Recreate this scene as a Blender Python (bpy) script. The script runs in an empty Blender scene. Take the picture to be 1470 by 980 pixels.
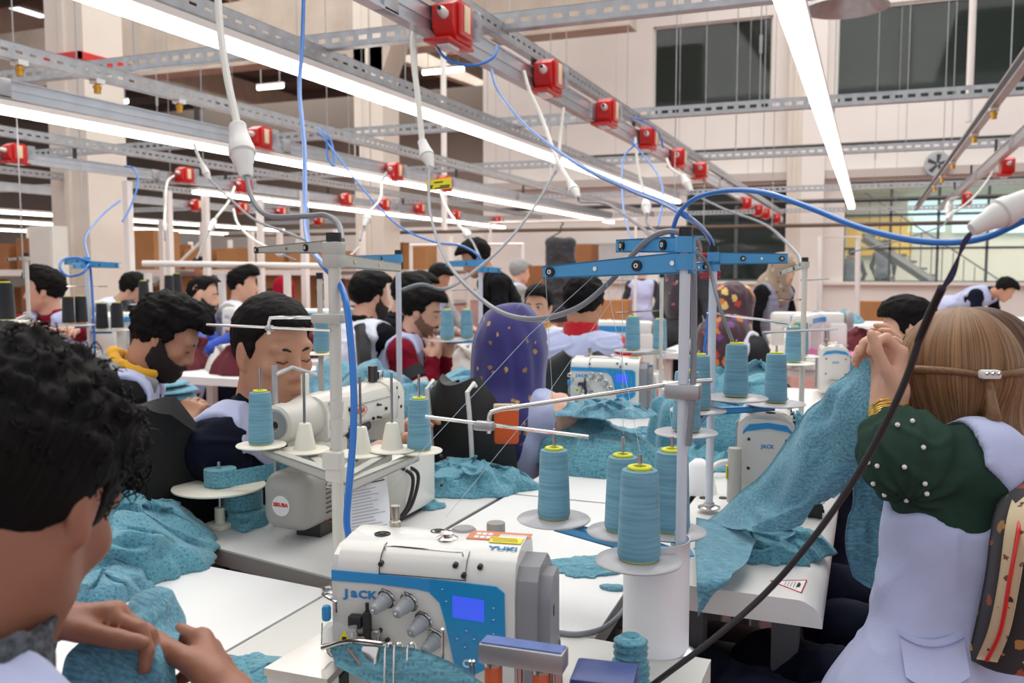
import bpy, bmesh, math, random
import numpy as np
from mathutils import Vector, Matrix, Euler
random.seed(7); RNG = np.random.default_rng(7)
SC = bpy.context.scene; COL = SC.collection
# ------------------------------------------------------------------ camera, world, exposure
FPX = 1280.0
EYE = np.array([0.0, 0.0, 1.32])
PITCH = math.atan(103 / FPX); YAW = math.atan(515 / math.hypot(FPX, 103))
cam_d = bpy.data.cameras.new('camera'); cam = bpy.data.objects.new('camera', cam_d); COL.objects.link(cam)
cam.location = EYE; cam.rotation_euler = (math.pi/2 - PITCH, 0, YAW)
cam_d.sensor_width = 36; cam_d.lens = FPX / 1470 * 36; cam_d.clip_start = .05; cam_d.clip_end = 200
cam_d.dof.use_dof = True; cam_d.dof.focus_distance = 1.45; cam_d.dof.aperture_fstop = 7.0
SC.camera = cam
world = bpy.data.worlds.new('world'); SC.world = world; world.use_nodes = True
world.node_tree.nodes['Background'].inputs[0].default_value = (.93, .96, 1.0, 1)
world.node_tree.nodes['Background'].inputs[1].default_value = 0.70
SC.view_settings.view_transform = 'Standard'; SC.view_settings.look = 'None'
SC.view_settings.gamma = 1.0; SC.view_settings.exposure = 0.3
def area_light(name, loc, size, energy, color=(1, .99, .96)):
    l = bpy.data.lights.new(name, 'AREA'); l.shape = 'RECTANGLE'; l.size, l.size_y = size; l.energy = energy; l.color = color
    o = bpy.data.objects.new(name, l); COL.objects.link(o); o.location = loc; return o
area_light('roof_fill_lamp', (-2.5, 6.0, 8.4), (9, 12), 900)  # area lamps added under the closed roof as the hall's main light
area_light('roof_fill_lamp', (-12, 12, 8.4), (9, 12), 800)
area_light('roof_fill_lamp', (0, 14, 8.4), (8, 8), 380)
area_light('roof_fill_lamp', (-17, 27, 8.2), (12, 9), 1100)  # added to brighten the dark far roof and end wall

# ------------------------------------------------------------------ pixel helpers: a pixel of the 1470x980 photo -> a point in the hall
_f = np.array([-math.sin(YAW)*math.cos(PITCH), math.cos(YAW)*math.cos(PITCH), -math.sin(PITCH)])
_r = np.array([math.cos(YAW), math.sin(YAW), 0]); _u = np.cross(_r, _f)
def RAY(x, y): return _f + _r*(x-735)/FPX + _u*(490-y)/FPX
def PD(x, y, d): return EYE + RAY(x, y)*d
def PZ(x, y, z): v = RAY(x, y); return EYE + v*(z-EYE[2])/v[2]
def PY(x, y, Y): v = RAY(x, y); return EYE + v*Y/v[1]
def PX(x, y, X): v = RAY(x, y); return EYE + v*X/v[0]
def V3(p): return np.array(p, float)

# ------------------------------------------------------------------ materials
MATS = {}
def nodes_of(m): return m.node_tree.nodes, m.node_tree.links
def mat(name, col, rough=.5, metal=0., noise=0., nscale=20., bump=0., bscale=60., spec=.5, emit=0., alpha=1., trans=0., sheen=0., coat=0., sss=0., emit_col=None):
    if name in MATS: return MATS[name]
    m = bpy.data.materials.new(name); m.use_nodes = True
    N, L = nodes_of(m); b = N['Principled BSDF']
    b.inputs['Base Color'].default_value = (*col, 1); b.inputs['Roughness'].default_value = rough
    b.inputs['Metallic'].default_value = metal; b.inputs['Specular IOR Level'].default_value = spec
    b.inputs['Alpha'].default_value = alpha; b.inputs['Transmission Weight'].default_value = trans
    b.inputs['Sheen Weight'].default_value = sheen; b.inputs['Coat Weight'].default_value = coat
    if sss: b.inputs['Subsurface Weight'].default_value = sss; b.inputs['Subsurface Radius'].default_value = (.012, .005, .003)
    if emit: b.inputs['Emission Color'].default_value = (*(emit_col or col), 1); b.inputs['Emission Strength'].default_value = emit
    tc = N.new('ShaderNodeTexCoord')
    if noise:
        n = N.new('ShaderNodeTexNoise'); n.inputs['Scale'].default_value = nscale; n.inputs['Detail'].default_value = 5
        L.new(tc.outputs['Object'], n.inputs['Vector'])
        mx = N.new('ShaderNodeMixRGB'); mx.blend_type = 'MULTIPLY'; mx.inputs[0].default_value = 1
        mx.inputs[1].default_value = (*col, 1)
        rp = N.new('ShaderNodeValToRGB'); rp.color_ramp.elements[0].position = .3; rp.color_ramp.elements[1].position = .7
        rp.color_ramp.elements[0].color = (1-noise,)*3 + (1,); rp.color_ramp.elements[1].color = (1, 1, 1, 1)
        L.new(n.outputs['Fac'], rp.inputs[0]); L.new(rp.outputs[0], mx.inputs[2]); L.new(mx.outputs[0], b.inputs['Base Color'])
    if bump:
        n2 = N.new('ShaderNodeTexNoise'); n2.inputs['Scale'].default_value = bscale; n2.inputs['Detail'].default_value = 4
        L.new(tc.outputs['Object'], n2.inputs['Vector'])
        bp = N.new('ShaderNodeBump'); bp.inputs['Strength'].default_value = bump; bp.inputs['Distance'].default_value = .01
        L.new(n2.outputs['Fac'], bp.inputs['Height']); L.new(bp.outputs[0], b.inputs['Normal'])
    MATS[name] = m; return m
def dotted_cloth(name, base, dark, scale=110., size=.3, speck=None, mel=.25):
    """knit cloth: melange streaks, small dark printed dots"""
    if name in MATS: return MATS[name]
    m = mat(name, base, .9, sheen=.25); N, L = nodes_of(m); b = N['Principled BSDF']; tc = N.new('ShaderNodeTexCoord')
    vo = N.new('ShaderNodeTexVoronoi'); vo.inputs['Scale'].default_value = scale; vo.inputs['Randomness'].default_value = .45
    L.new(tc.outputs['Object'], vo.inputs['Vector'])
    lt = N.new('ShaderNodeMath'); lt.operation = 'LESS_THAN'; lt.inputs[1].default_value = size; L.new(vo.outputs['Distance'], lt.inputs[0])
    mp = N.new('ShaderNodeMapping'); mp.inputs['Scale'].default_value = (60, 420, 240); L.new(tc.outputs['Object'], mp.inputs[0])
    no = N.new('ShaderNodeTexNoise'); no.inputs['Scale'].default_value = 1; no.inputs['Detail'].default_value = 4; L.new(mp.outputs[0], no.inputs['Vector'])
    rp = N.new('ShaderNodeValToRGB'); rp.color_ramp.elements[0].position = .35; rp.color_ramp.elements[1].position = .65
    rp.color_ramp.elements[0].color = tuple(c*(1-mel) for c in base) + (1,)
    rp.color_ramp.elements[1].color = tuple(min(1, c*(1+mel*.7)) for c in base) + (1,)
    L.new(no.outputs['Fac'], rp.inputs[0])
    mx = N.new('ShaderNodeMixRGB'); mx.inputs[2].default_value = (*dark, 1); L.new(rp.outputs[0], mx.inputs[1])
    ml = N.new('ShaderNodeMath'); ml.operation = 'MULTIPLY'; ml.inputs[1].default_value = .55; L.new(lt.outputs[0], ml.inputs[0]); L.new(ml.outputs[0], mx.inputs[0])
    L.new(mx.outputs[0], b.inputs['Base Color'])
    bp = N.new('ShaderNodeBump'); bp.inputs['Strength'].default_value = .25; bp.inputs['Distance'].default_value = .004
    L.new(no.outputs['Fac'], bp.inputs['Height']); L.new(bp.outputs[0], b.inputs['Normal'])
    return m
def streaky(name, c1, c2, scl=(40, 40, 3), rough=.45, spec=.5, bump=.3, attr=False):
    """hair: long streaks, along the 'strand' coordinates of the mesh when attr"""
    if name in MATS: return MATS[name]
    m = mat(name, c1, rough, spec=spec); N, L = nodes_of(m); b = N['Principled BSDF']; tc = N.new('ShaderNodeTexCoord')
    mp = N.new('ShaderNodeMapping'); mp.inputs['Scale'].default_value = scl
    if attr: at = N.new('ShaderNodeAttribute'); at.attribute_name = 'strand'; L.new(at.outputs['Vector'], mp.inputs[0])
    else: L.new(tc.outputs['Object'], mp.inputs[0])
    no = N.new('ShaderNodeTexNoise'); no.inputs['Scale'].default_value = 1; no.inputs['Detail'].default_value = 6; L.new(mp.outputs[0], no.inputs['Vector'])
    rp = N.new('ShaderNodeValToRGB'); rp.color_ramp.elements[0].position = .38; rp.color_ramp.elements[1].position = .66
    rp.color_ramp.elements[0].color = (*c1, 1); rp.color_ramp.elements[1].color = (*c2, 1)
    L.new(no.outputs['Fac'], rp.inputs[0]); L.new(rp.outputs[0], b.inputs['Base Color'])
    bp = N.new('ShaderNodeBump'); bp.inputs['Strength'].default_value = bump; bp.inputs['Distance'].default_value = .006
    L.new(no.outputs['Fac'], bp.inputs['Height']); L.new(bp.outputs[0], b.inputs['Normal'])
    return m
def printed(name, base, cols, scale=22., thr=.38):
    """scarf print: blobs of several colours over a base"""
    if name in MATS: return MATS[name]
    m = mat(name, base, .75, sheen=.3); N, L = nodes_of(m); b = N['Principled BSDF']; tc = N.new('ShaderNodeTexCoord')
    vo = N.new('ShaderNodeTexVoronoi'); vo.inputs['Scale'].default_value = scale; L.new(tc.outputs['Object'], vo.inputs['Vector'])
    no = N.new('ShaderNodeTexNoise'); no.inputs['Scale'].default_value = scale*3.5; L.new(tc.outputs['Object'], no.inputs['Vector'])
    ad = N.new('ShaderNodeMath'); ad.operation = 'MULTIPLY_ADD'; ad.inputs[1].default_value = .55; L.new(no.outputs['Fac'], ad.inputs[0]); L.new(vo.outputs['Distance'], ad.inputs[2])
    lt = N.new('ShaderNodeMath'); lt.operation = 'LESS_THAN'; lt.inputs[1].default_value = thr; L.new(ad.outputs[0], lt.inputs[0])
    sx = N.new('ShaderNodeSeparateColor'); L.new(vo.outputs['Color'], sx.inputs[0])
    rp = N.new('ShaderNodeValToRGB'); rp.color_ramp.interpolation = 'CONSTANT'
    els = rp.color_ramp.elements
    while len(els) < len(cols): els.new(.5)
    for i, c in enumerate(cols): els[i].position = i/len(cols); els[i].color = (*c, 1)
    L.new(sx.outputs[0], rp.inputs[0])
    mx = N.new('ShaderNodeMixRGB'); mx.inputs[1].default_value = (*base, 1); L.new(rp.outputs[0], mx.inputs[2]); L.new(lt.outputs[0], mx.inputs[0])
    L.new(mx.outputs[0], b.inputs['Base Color']); return m
def lin(r, g, b):
    f = lambda c: (c/255/12.92) if c <= 10 else ((c/255+.055)/1.055)**2.4
    return (f(r), f(g), f(b))

# ------------------------------------------------------------------ mesh builder
def basis(d):
    d = V3(d); d = d/np.linalg.norm(d); a = np.array([0, 0, 1.]) if abs(d[2]) < .9 else np.array([1., 0, 0])
    x = np.cross(a, d); x /= np.linalg.norm(x); return x, np.cross(d, x), d
class MB:
    def __init__(s): s.v = []; s.f = []
    def add(s, vs, fs):
        n = len(s.v); s.v += [tuple(map(float, q)) for q in vs]; s.f += [tuple(i+n for i in q) for q in fs]; return s
    def box(s, c, size, rz=0., bev=0., rot=None):
        sx, sy, sz = [q/2 for q in size]; c = V3(c)
        if bev <= 0:
            vs = [(x, y, z) for x in (-sx, sx) for y in (-sy, sy) for z in (-sz, sz)]
            fs = [(0, 1, 3, 2), (4, 6, 7, 5), (0, 4, 5, 1), (2, 3, 7, 6), (0, 2, 6, 4), (1, 5, 7, 3)]
        else:
            bm = bmesh.new(); bmesh.ops.create_cube(bm, size=1)
            for q in bm.verts: q.co = Vector((q.co.x*2*sx, q.co.y*2*sy, q.co.z*2*sz))
            bmesh.ops.bevel(bm, geom=bm.edges[:], offset=min(bev, sx*.98, sy*.98, sz*.98), segments=2, affect='EDGES', profile=.5)
            bm.verts.index_update(); vs = [tuple(q.co) for q in bm.verts]; fs = [tuple(q.index for q in p.verts) for p in bm.faces]; bm.free()
        M = np.array(rot) if rot is not None else np.array([[math.cos(rz), -math.sin(rz), 0], [math.sin(rz), math.cos(rz), 0], [0, 0, 1]])
        return s.add([M @ V3(q) + c for q in vs], fs)
    def cyl(s, a, b, r, r2=None, n=12, caps=True):
        a, b = V3(a), V3(b); r2 = r if r2 is None else r2; x, y, _ = basis(b-a); vs = []
        for p, q in ((a, r), (b, r2)):
            for i in range(n): t = 2*math.pi*i/n; vs.append(p + (x*math.cos(t) + y*math.sin(t))*q)
        fs = [(i, (i+1) % n, n+(i+1) % n, n+i) for i in range(n)]
        if caps: fs += [tuple(range(n-1, -1, -1)), tuple(range(n, 2*n))]
        return s.add(vs, fs)
    def tube(s, pts, r, n=8, caps=True, close=False):
        pts = [V3(p) for p in pts]; m = len(pts); rs = r if hasattr(r, '__len__') else [r]*m; vs = []; X = None
        for i, p in enumerate(pts):
            d = pts[min(i+1, m-1)] - pts[max(i-1, 0)]; nd = np.linalg.norm(d); d = d/(nd if nd > 1e-9 else 1)
            if X is None: X, Yv, _ = basis(d)
            else:
                X = X - d*(X @ d); X /= max(np.linalg.norm(X), 1e-9); Yv = np.cross(d, X)
            for k in range(n): t = 2*math.pi*k/n; vs.append(p + (X*math.cos(t) + Yv*math.sin(t))*rs[i])
        fs = [(i*n+k, i*n+(k+1) % n, (i+1)*n+(k+1) % n, (i+1)*n+k) for i in range(m-1) for k in range(n)]
        if caps: fs += [tuple(range(n-1, -1, -1)), tuple(range((m-1)*n, m*n))]
        return s.add(vs, fs)
    def lathe(s, prof, base=(0, 0, 0), axis=(0, 0, 1), n=24):
        """prof: (radius, height) pairs"""
        x, y, d = basis(axis); base = V3(base); vs = []; fs = []; rings = []
        for r, h in prof:
            if r < 1e-6: rings.append([len(vs)]); vs.append(base + d*h)
            else:
                rings.append(list(range(len(vs), len(vs)+n)))
                for k in range(n): t = 2*math.pi*k/n; vs.append(base + d*h + (x*math.cos(t) + y*math.sin(t))*r)
        for A, B in zip(rings, rings[1:]):
            for k in range(n):
                q = [A[k % len(A)], A[(k+1) % len(A)], B[(k+1) % len(B)], B[k % len(B)]]
                q2 = [];  [q2.append(i) for i in q if i not in q2]
                if len(q2) > 2: fs.append(tuple(q2))
        return s.add(vs, fs)
    def prism(s, poly, z0, z1, M=None, o=(0, 0, 0)):
        """poly in local xy, extruded local z0..z1; M maps local to world"""
        n = len(poly); vs = [(x, y, z0) for x, y in poly] + [(x, y, z1) for x, y in poly]
        a = sum(poly[i][0]*poly[(i+1) % n][1] - poly[(i+1) % n][0]*poly[i][1] for i in range(n))
        top = tuple(range(n, 2*n)); bot = tuple(range(n-1, -1, -1)); fs = [(i, (i+1) % n, n+(i+1) % n, n+i) for i in range(n)]
        if a < 0: top, bot = top[::-1], bot[::-1]; fs = [q[::-1] for q in fs]
        fs += [top, bot]
        M = np.eye(3) if M is None else np.array(M, float); o = V3(o)
        if np.linalg.det(M) < 0: fs = [q[::-1] for q in fs]
        return s.add([M @ V3(q) + o for q in vs], fs)
    def grid(s, P, thick=0.):
        """P: (m,n,3) array of points; an open sheet, or a thin solid when thick>0"""
        m, n = P.shape[:2]
        F = lambda o, fl: [((o+i*n+j, o+i*n+j+1, o+(i+1)*n+j+1, o+(i+1)*n+j) if fl else (o+i*n+j, o+(i+1)*n+j, o+(i+1)*n+j+1, o+i*n+j+1)) for i in range(m-1) for j in range(n-1)]
        if thick <= 0: return s.add(P.reshape(-1, 3), F(0, False))
        du = np.gradient(P, axis=0); dv = np.gradient(P, axis=1); N = np.cross(du, dv); N /= np.maximum(np.linalg.norm(N, axis=2, keepdims=True), 1e-9)
        vs = np.concatenate([(P+N*thick/2).reshape(-1, 3), (P-N*thick/2).reshape(-1, 3)]); k = m*n; fs = F(0, False) + F(k, True)
        edge = [(i*n) for i in range(m)] + [((m-1)*n+j) for j in range(1, n)] + [(i*n+n-1) for i in range(m-2, -1, -1)] + [j for j in range(n-2, 0, -1)]
        for a, b in zip(edge, edge[1:] + edge[:1]): fs.append((a, b, b+k, a+k))
        return s.add(vs, fs)
    def build(s, name, m, parent=None, smooth=True, angle=40, local=False, world_pts=False):
        return mesh_obj(name, s.v, s.f, m, parent, smooth, angle, world_pts)
def mesh_obj(name, vs, fs, m, parent=None, smooth=True, angle=40, world_pts=False):
    """world_pts: the points are hall coordinates and are brought into the parent's frame here"""
    vs = np.asarray(vs, float)
    if world_pts and parent is not None: r = root_of(parent); vs = (vs - V3(r.location)) @ rotm(r)
    org = None
    if parent is None:                         # a thing that is one mesh: its own origin at the base of its box
        org = np.array([(vs[:, 0].min()+vs[:, 0].max())/2, (vs[:, 1].min()+vs[:, 1].max())/2, vs[:, 2].min()]); vs = vs - org
    me = bpy.data.meshes.new(name); me.from_pydata(vs.tolist() if len(vs) < 20000 else vs.tolist(), [], [list(map(int, q)) for q in fs]); me.update()
    if smooth:
        me.polygons.foreach_set('use_smooth', np.ones(len(me.polygons), bool))
        if angle < 180: me.set_sharp_from_angle(angle=math.radians(angle))
    me.materials.append(m)
    o = bpy.data.objects.new(name, me); COL.objects.link(o)
    if parent is not None: o.parent = parent
    else: o.location = org
    return o
def root_of(o):
    while o.parent is not None: o = o.parent
    return o
def rotm(o):
    return np.array(o.rotation_euler.to_matrix())
def thing(name, label, cat, loc=(0, 0, 0), rz=0., group=None):
    o = bpy.data.objects.new(name, None); COL.objects.link(o); o.location = tuple(loc); o.rotation_euler = (0, 0, rz)
    o.empty_display_size = .05; return tag(o, label, cat, group)
def tag(o, label=None, cat=None, group=None, kind=None):
    if label: o['label'] = label
    if cat: o['category'] = cat
    if group: o['group'] = group
    if kind: o['kind'] = kind
    return o
def struct(o): o['kind'] = 'structure'; return o
KIDS = {}
def kids(o): return [c for c in o.children]
def dup(root, loc, rz=None, label=None, group=None, scale=None):
    r = root.copy(); COL.objects.link(r); r.location = tuple(loc)
    if rz is not None: r.rotation_euler = (0, 0, rz)
    if scale: r.scale = (scale,)*3
    if label: r['label'] = label
    if group: r['group'] = group
    elif 'group' in r.keys() and group is False: del r['group']
    for ch in list(root.children):
        c = ch.copy(); COL.objects.link(c); c.parent = r
        for g in list(ch.children):
            d = g.copy(); COL.objects.link(d); d.parent = c
    return r
def text_obj(s, size, loc, M, m, parent, name='lettering', bold=0., shear=0., depth=.0004, align='CENTER', sx=1.):
    """lettering as a mesh; M columns: text right, text up, out of the surface"""
    cu = bpy.data.curves.new('t', 'FONT'); cu.body = s; cu.size = size; cu.offset = bold; cu.shear = shear; cu.extrude = depth
    cu.align_x = align; cu.align_y = 'CENTER'; cu.resolution_u = 2
    o = bpy.data.objects.new('t', cu); COL.objects.link(o); dg = bpy.context.evaluated_depsgraph_get()
    me = bpy.data.meshes.new_from_object(o.evaluated_get(dg)); bpy.data.objects.remove(o)
    n = len(me.vertices); co = np.empty(n*3); me.vertices.foreach_get('co', co); co = co.reshape(-1, 3); co[:, 0] *= sx
    fs = [list(p.vertices) for p in me.polygons]; bpy.data.meshes.remove(me)
    return mesh_obj(name, co @ np.array(M, float).T + V3(loc), fs, m, parent, smooth=False)
def catmull(pts, n=8):
    P = [V3(p) for p in pts]; P = [2*P[0]-P[1]] + P + [2*P[-1]-P[-2]]; out = []
    for i in range(1, len(P)-2):
        a, b, c, d = P[i-1:i+3]
        for k in range(n):
            t = k/n; out.append(.5*((2*b) + (c-a)*t + (2*a-5*b+4*c-d)*t*t + (3*b-a-3*c+d)*t**3))
    out.append(P[-2]); return out

# ------------------------------------------------------------------ noise and implicit surfaces
_perm = RNG.random((32, 32, 32)).astype(np.float32)
def vnoise(P, freq=1., seed=0):
    q = np.asarray(P, np.float32)*freq + seed*7.31; i = np.floor(q).astype(int); t = q - i; t = t*t*(3-2*t); i &= 31; j = (i+1) & 31
    g = lambda a, b, c: _perm[a, b, c]
    x0, y0, z0 = i[..., 0], i[..., 1], i[..., 2]; x1, y1, z1 = j[..., 0], j[..., 1], j[..., 2]; tx, ty, tz = t[..., 0], t[..., 1], t[..., 2]
    L = lambda a, b, w: a + (b-a)*w
    return L(L(L(g(x0, y0, z0), g(x1, y0, z0), tx), L(g(x0, y1, z0), g(x1, y1, z0), tx), ty),
             L(L(g(x0, y0, z1), g(x1, y0, z1), tx), L(g(x0, y1, z1), g(x1, y1, z1), tx), ty), tz)*2 - 1
class SDF:
    BIG = .08
    def __init__(s, lo, hi, vox):
        s.lo = V3(lo); s.vox = vox; s.n = np.maximum(np.ceil((V3(hi)-s.lo)/vox).astype(int)+1, 4)
        s.F = np.full(s.n, s.BIG, np.float32)
    def _reg(s, lo, hi):
        a = np.clip(np.floor((V3(lo)-s.lo)/s.vox).astype(int), 0, s.n); b = np.clip(np.ceil((V3(hi)-s.lo)/s.vox).astype(int)+1, 0, s.n)
        if np.any(b <= a): return None, None
        ax = [(s.lo[k] + s.vox*np.arange(a[k], b[k])).astype(np.float32) for k in range(3)]
        P = np.stack(np.meshgrid(*ax, indexing='ij'), -1)
        return (slice(a[0], b[0]), slice(a[1], b[1]), slice(a[2], b[2])), P
    def _mix(s, R, d, op, k):
        A = s.F[R]
        if op == 'add':
            if k > 0: h = np.maximum(k-np.abs(A-d), 0)/k; v = np.minimum(A, d) - h*h*k*.25
            else: v = np.minimum(A, d)
        elif op == 'cut':
            d = -d
            if k > 0: h = np.maximum(k-np.abs(A-d), 0)/k; v = np.maximum(A, d) + h*h*k*.25
            else: v = np.maximum(A, d)
        s.F[R] = v
    def cone(s, a, b, r1, r2=None, k=.02, op='add'):
        a, b = V3(a), V3(b); r2 = r1 if r2 is None else r2; m = max(r1, r2) + (.05 if op == 'add' else .02) + k
        R, P = s._reg(np.minimum(a, b)-m, np.maximum(a, b)+m)
        if R is None: return s
        ab = (b-a).astype(np.float32); L2 = max(float(ab @ ab), 1e-9); t = np.clip(((P-a.astype(np.float32)) @ ab)/L2, 0, 1)
        d = np.linalg.norm(P - a.astype(np.float32) - t[..., None]*ab, axis=-1) - (r1 + (r2-r1)*t)
        s._mix(R, d, op, k); return s
    def chain(s, pts, rs, k=.02, op='add'):
        for i in range(len(pts)-1): s.cone(pts[i], pts[i+1], rs[i], rs[i+1], k, op)
        return s
    def ell(s, c, rad, M=None, k=.02, op='add'):
        """ellipsoid; M rows are its axes"""
        c = V3(c); rad = V3(rad); m = rad.max() + .05 + k
        R, P = s._reg(c-m, c+m)
        if R is None: return s
        q = P - c.astype(np.float32)
        if M is not None: q = q @ np.array(M, np.float32).T
        k0 = np.linalg.norm(q/rad.astype(np.float32), axis=-1); k1 = np.linalg.norm(q/(rad*rad).astype(np.float32), axis=-1)
        d = np.where(k1 > 1e-6, k0*(k0-1)/np.maximum(k1, 1e-6), -rad.min()).astype(np.float32)
        s._mix(R, d, op, k); return s
    def func(s, fn, lo, hi, k=0., op='add'):
        R, P = s._reg(lo, hi)
        if R is None: return s
        s._mix(R, fn(P).astype(np.float32), op, k); return s
    def rbox(s, c, half, r, M=None, k=.02, op='add'):
        c = V3(c); half = V3(half); m = np.linalg.norm(half) + .05 + k
        def fn(P):
            q = P - c.astype(np.float32)
            if M is not None: q = q @ np.array(M, np.float32).T
            q = np.abs(q) - (half-r).astype(np.float32)
            return np.linalg.norm(np.maximum(q, 0), axis=-1) + np.minimum(q.max(-1), 0) - r
        return s.func(fn, c-m, c+m, k, op)
    def mesh(s, relax=1):
        F = s.F.copy()
        for ax in range(3):                                   # closed at the box
            sl = [slice(None)]*3
            for e in (0, -1): sl[ax] = e; F[tuple(sl)] = np.maximum(F[tuple(sl)], .002)
        F = np.clip(F, -.05, .05); I = F < 0; n = F.shape
        cnt = sum(I[a:n[0]-1+a, b:n[1]-1+b, c:n[2]-1+c].astype(np.int8) for a in (0, 1) for b in (0, 1) for c in (0, 1))
        cells = np.argwhere((cnt > 0) & (cnt < 8))
        if len(cells) == 0: return np.zeros((0, 3)), []
        idx = np.full((n[0]-1, n[1]-1, n[2]-1), -1, np.int64); idx[tuple(cells.T)] = np.arange(len(cells))
        acc = np.zeros((len(cells), 3)); w = np.zeros(len(cells)); C8 = [(a, b, c) for a in (0, 1) for b in (0, 1) for c in (0, 1)]
        for A in C8:
            for ax in range(3):
                if A[ax]: continue
                B = list(A); B[ax] = 1
                fa = F[cells[:, 0]+A[0], cells[:, 1]+A[1], cells[:, 2]+A[2]]; fb = F[cells[:, 0]+B[0], cells[:, 1]+B[1], cells[:, 2]+B[2]]
                x = (fa < 0) != (fb < 0); t = np.where(x, fa/np.where(x, fa-fb, 1), 0)
                p = np.array(A, float)[None].repeat(len(cells), 0); p[:, ax] += t
                acc[x] += p[x]; w[x] += 1
        V = s.lo + (cells + acc/np.maximum(w, 1)[:, None])*s.vox; faces = []
        for ax in range(3):
            o1, o2 = [k for k in range(3) if k != ax]
            s0 = [slice(None)]*3; s1 = [slice(None)]*3; s0[ax] = slice(0, n[ax]-1); s1[ax] = slice(1, n[ax])
            E = np.argwhere(I[tuple(s0)] != I[tuple(s1)]); ok = (E[:, o1] > 0) & (E[:, o2] > 0) & (E[:, o1] < n[o1]-1) & (E[:, o2] < n[o2]-1); E = E[ok]
            flip = I[tuple(E.T)]
            q = []
            for d1, d2 in ((1, 1), (0, 1), (0, 0), (1, 0)):
                c = E.copy(); c[:, o1] -= d1; c[:, o2] -= d2; q.append(idx[tuple(c.T)])
            q = np.stack(q, 1); fl = flip if ax != 1 else ~flip
            q[~fl] = q[~fl][:, ::-1]; faces.append(q)
        Q = np.concatenate(faces)
        for _ in range(relax):
            a = np.zeros_like(V); w = np.zeros(len(V))
            for i, j in ((0, 1), (1, 2), (2, 3), (3, 0)):
                np.add.at(a, Q[:, i], V[Q[:, j]]); np.add.at(a, Q[:, j], V[Q[:, i]]); np.add.at(w, Q[:, i], 1); np.add.at(w, Q[:, j], 1)
            V = V*.5 + a/np.maximum(w, 1)[:, None]*.5
        return V, Q
def vnormals(V, Q):
    n = np.cross(V[Q[:, 2]]-V[Q[:, 0]], V[Q[:, 3]]-V[Q[:, 1]]); N = np.zeros_like(V)
    for k in range(4): np.add.at(N, Q[:, k], n)
    return N/np.maximum(np.linalg.norm(N, axis=1, keepdims=True), 1e-9)
def fast_mesh(name, V, Q, m, parent=None, world_pts=False):
    V = np.asarray(V, float); Q = np.asarray(Q); org = None
    if parent is not None and world_pts: r = root_of(parent); V = (V - V3(r.location)) @ rotm(r)
    if parent is None: org = np.array([(V[:, 0].min()+V[:, 0].max())/2, (V[:, 1].min()+V[:, 1].max())/2, V[:, 2].min()]); V = V - org
    me = bpy.data.meshes.new(name); me.vertices.add(len(V)); me.vertices.foreach_set('co', V.ravel().astype(np.float32))
    me.loops.add(Q.size); me.loops.foreach_set('vertex_index', Q.ravel().astype(np.int32)); me.polygons.add(len(Q))
    me.polygons.foreach_set('loop_start', np.arange(0, Q.size, 4, dtype=np.int32))
    me.update(calc_edges=True); me.polygons.foreach_set('use_smooth', np.ones(len(Q), bool)); me.materials.append(m)
    o = bpy.data.objects.new(name, me); COL.objects.link(o)
    if parent is not None: o.parent = parent
    else: o.location = org
    return o
def strands(o, L):
    """hair coordinates: around the crown, out from it, and down"""
    q = L - V3((0, -.03, 0)); ang = np.arctan2(q[:, 0], -q[:, 1]); pol = np.arctan2(np.hypot(q[:, 0], q[:, 1]), q[:, 2]); along = np.where(q[:, 2] > 0, pol*.1, .157-q[:, 2])
    A = np.stack([np.cos(ang), np.sin(ang), along], 1).astype(np.float32); a = o.data.attributes.new('strand', 'FLOAT_VECTOR', 'POINT'); a.data.foreach_set('vector', A.ravel()); return o
# ================================================================== the hall
M_white = mat('painted_white', lin(235, 228, 222), .8, noise=.06, nscale=3)
M_wall = mat('wall_plaster', lin(240, 233, 227), .85, noise=.06, nscale=1.2, bump=.05)
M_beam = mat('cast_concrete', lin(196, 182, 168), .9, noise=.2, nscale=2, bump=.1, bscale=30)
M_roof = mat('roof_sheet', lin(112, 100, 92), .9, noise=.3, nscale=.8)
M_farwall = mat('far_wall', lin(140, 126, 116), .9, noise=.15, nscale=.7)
M_red = mat('red_plastic', lin(206, 34, 30), .35, coat=.2)
M_galv = mat('galvanised_steel', lin(190, 190, 192), .38, .75, noise=.22, nscale=18)
M_alu = mat('aluminium_busbar', lin(206, 210, 216), .3, .75, noise=.12, nscale=9)
M_steel = mat('polished_steel', lin(205, 203, 200), .18, 1., noise=.1, nscale=30)
M_dsteel = mat('dark_steel', lin(80, 78, 78), .35, .9)
M_brass = mat('brass', lin(190, 140, 60), .3, 1.)
M_tube = mat('lit_tube', (1, .99, .95), .4, emit=5.5)
M_wplas = mat('white_plastic', lin(232, 230, 226), .35, noise=.05, nscale=12)
M_gplas = mat('grey_plastic', lin(150, 150, 152), .4)
M_black = mat('black_plastic', lin(22, 22, 24), .4)
M_rubber = mat('black_fabric', lin(24, 24, 26), .85, noise=.2, nscale=60, bump=.1)
M_blue = mat('blue_metal', lin(76, 158, 212), .4, noise=.06, nscale=10)
M_hose = mat('blue_hose', lin(38, 118, 205), .3, coat=.3)
M_clear = mat('clear_plastic', lin(190, 195, 200), .1, alpha=.45)
def floor_mat():
    m = mat('painted_floor', lin(164, 106, 97), .45, noise=.25, nscale=2.2); N, L = nodes_of(m)
    return m
fl = MB().box((-11, 14, -.1), (46, 48, .2)).build('floor', floor_mat(), smooth=False); struct(fl)
M_line = mat('yellow_line_paint', lin(226, 178, 60), .5, noise=.2, nscale=8)
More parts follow.
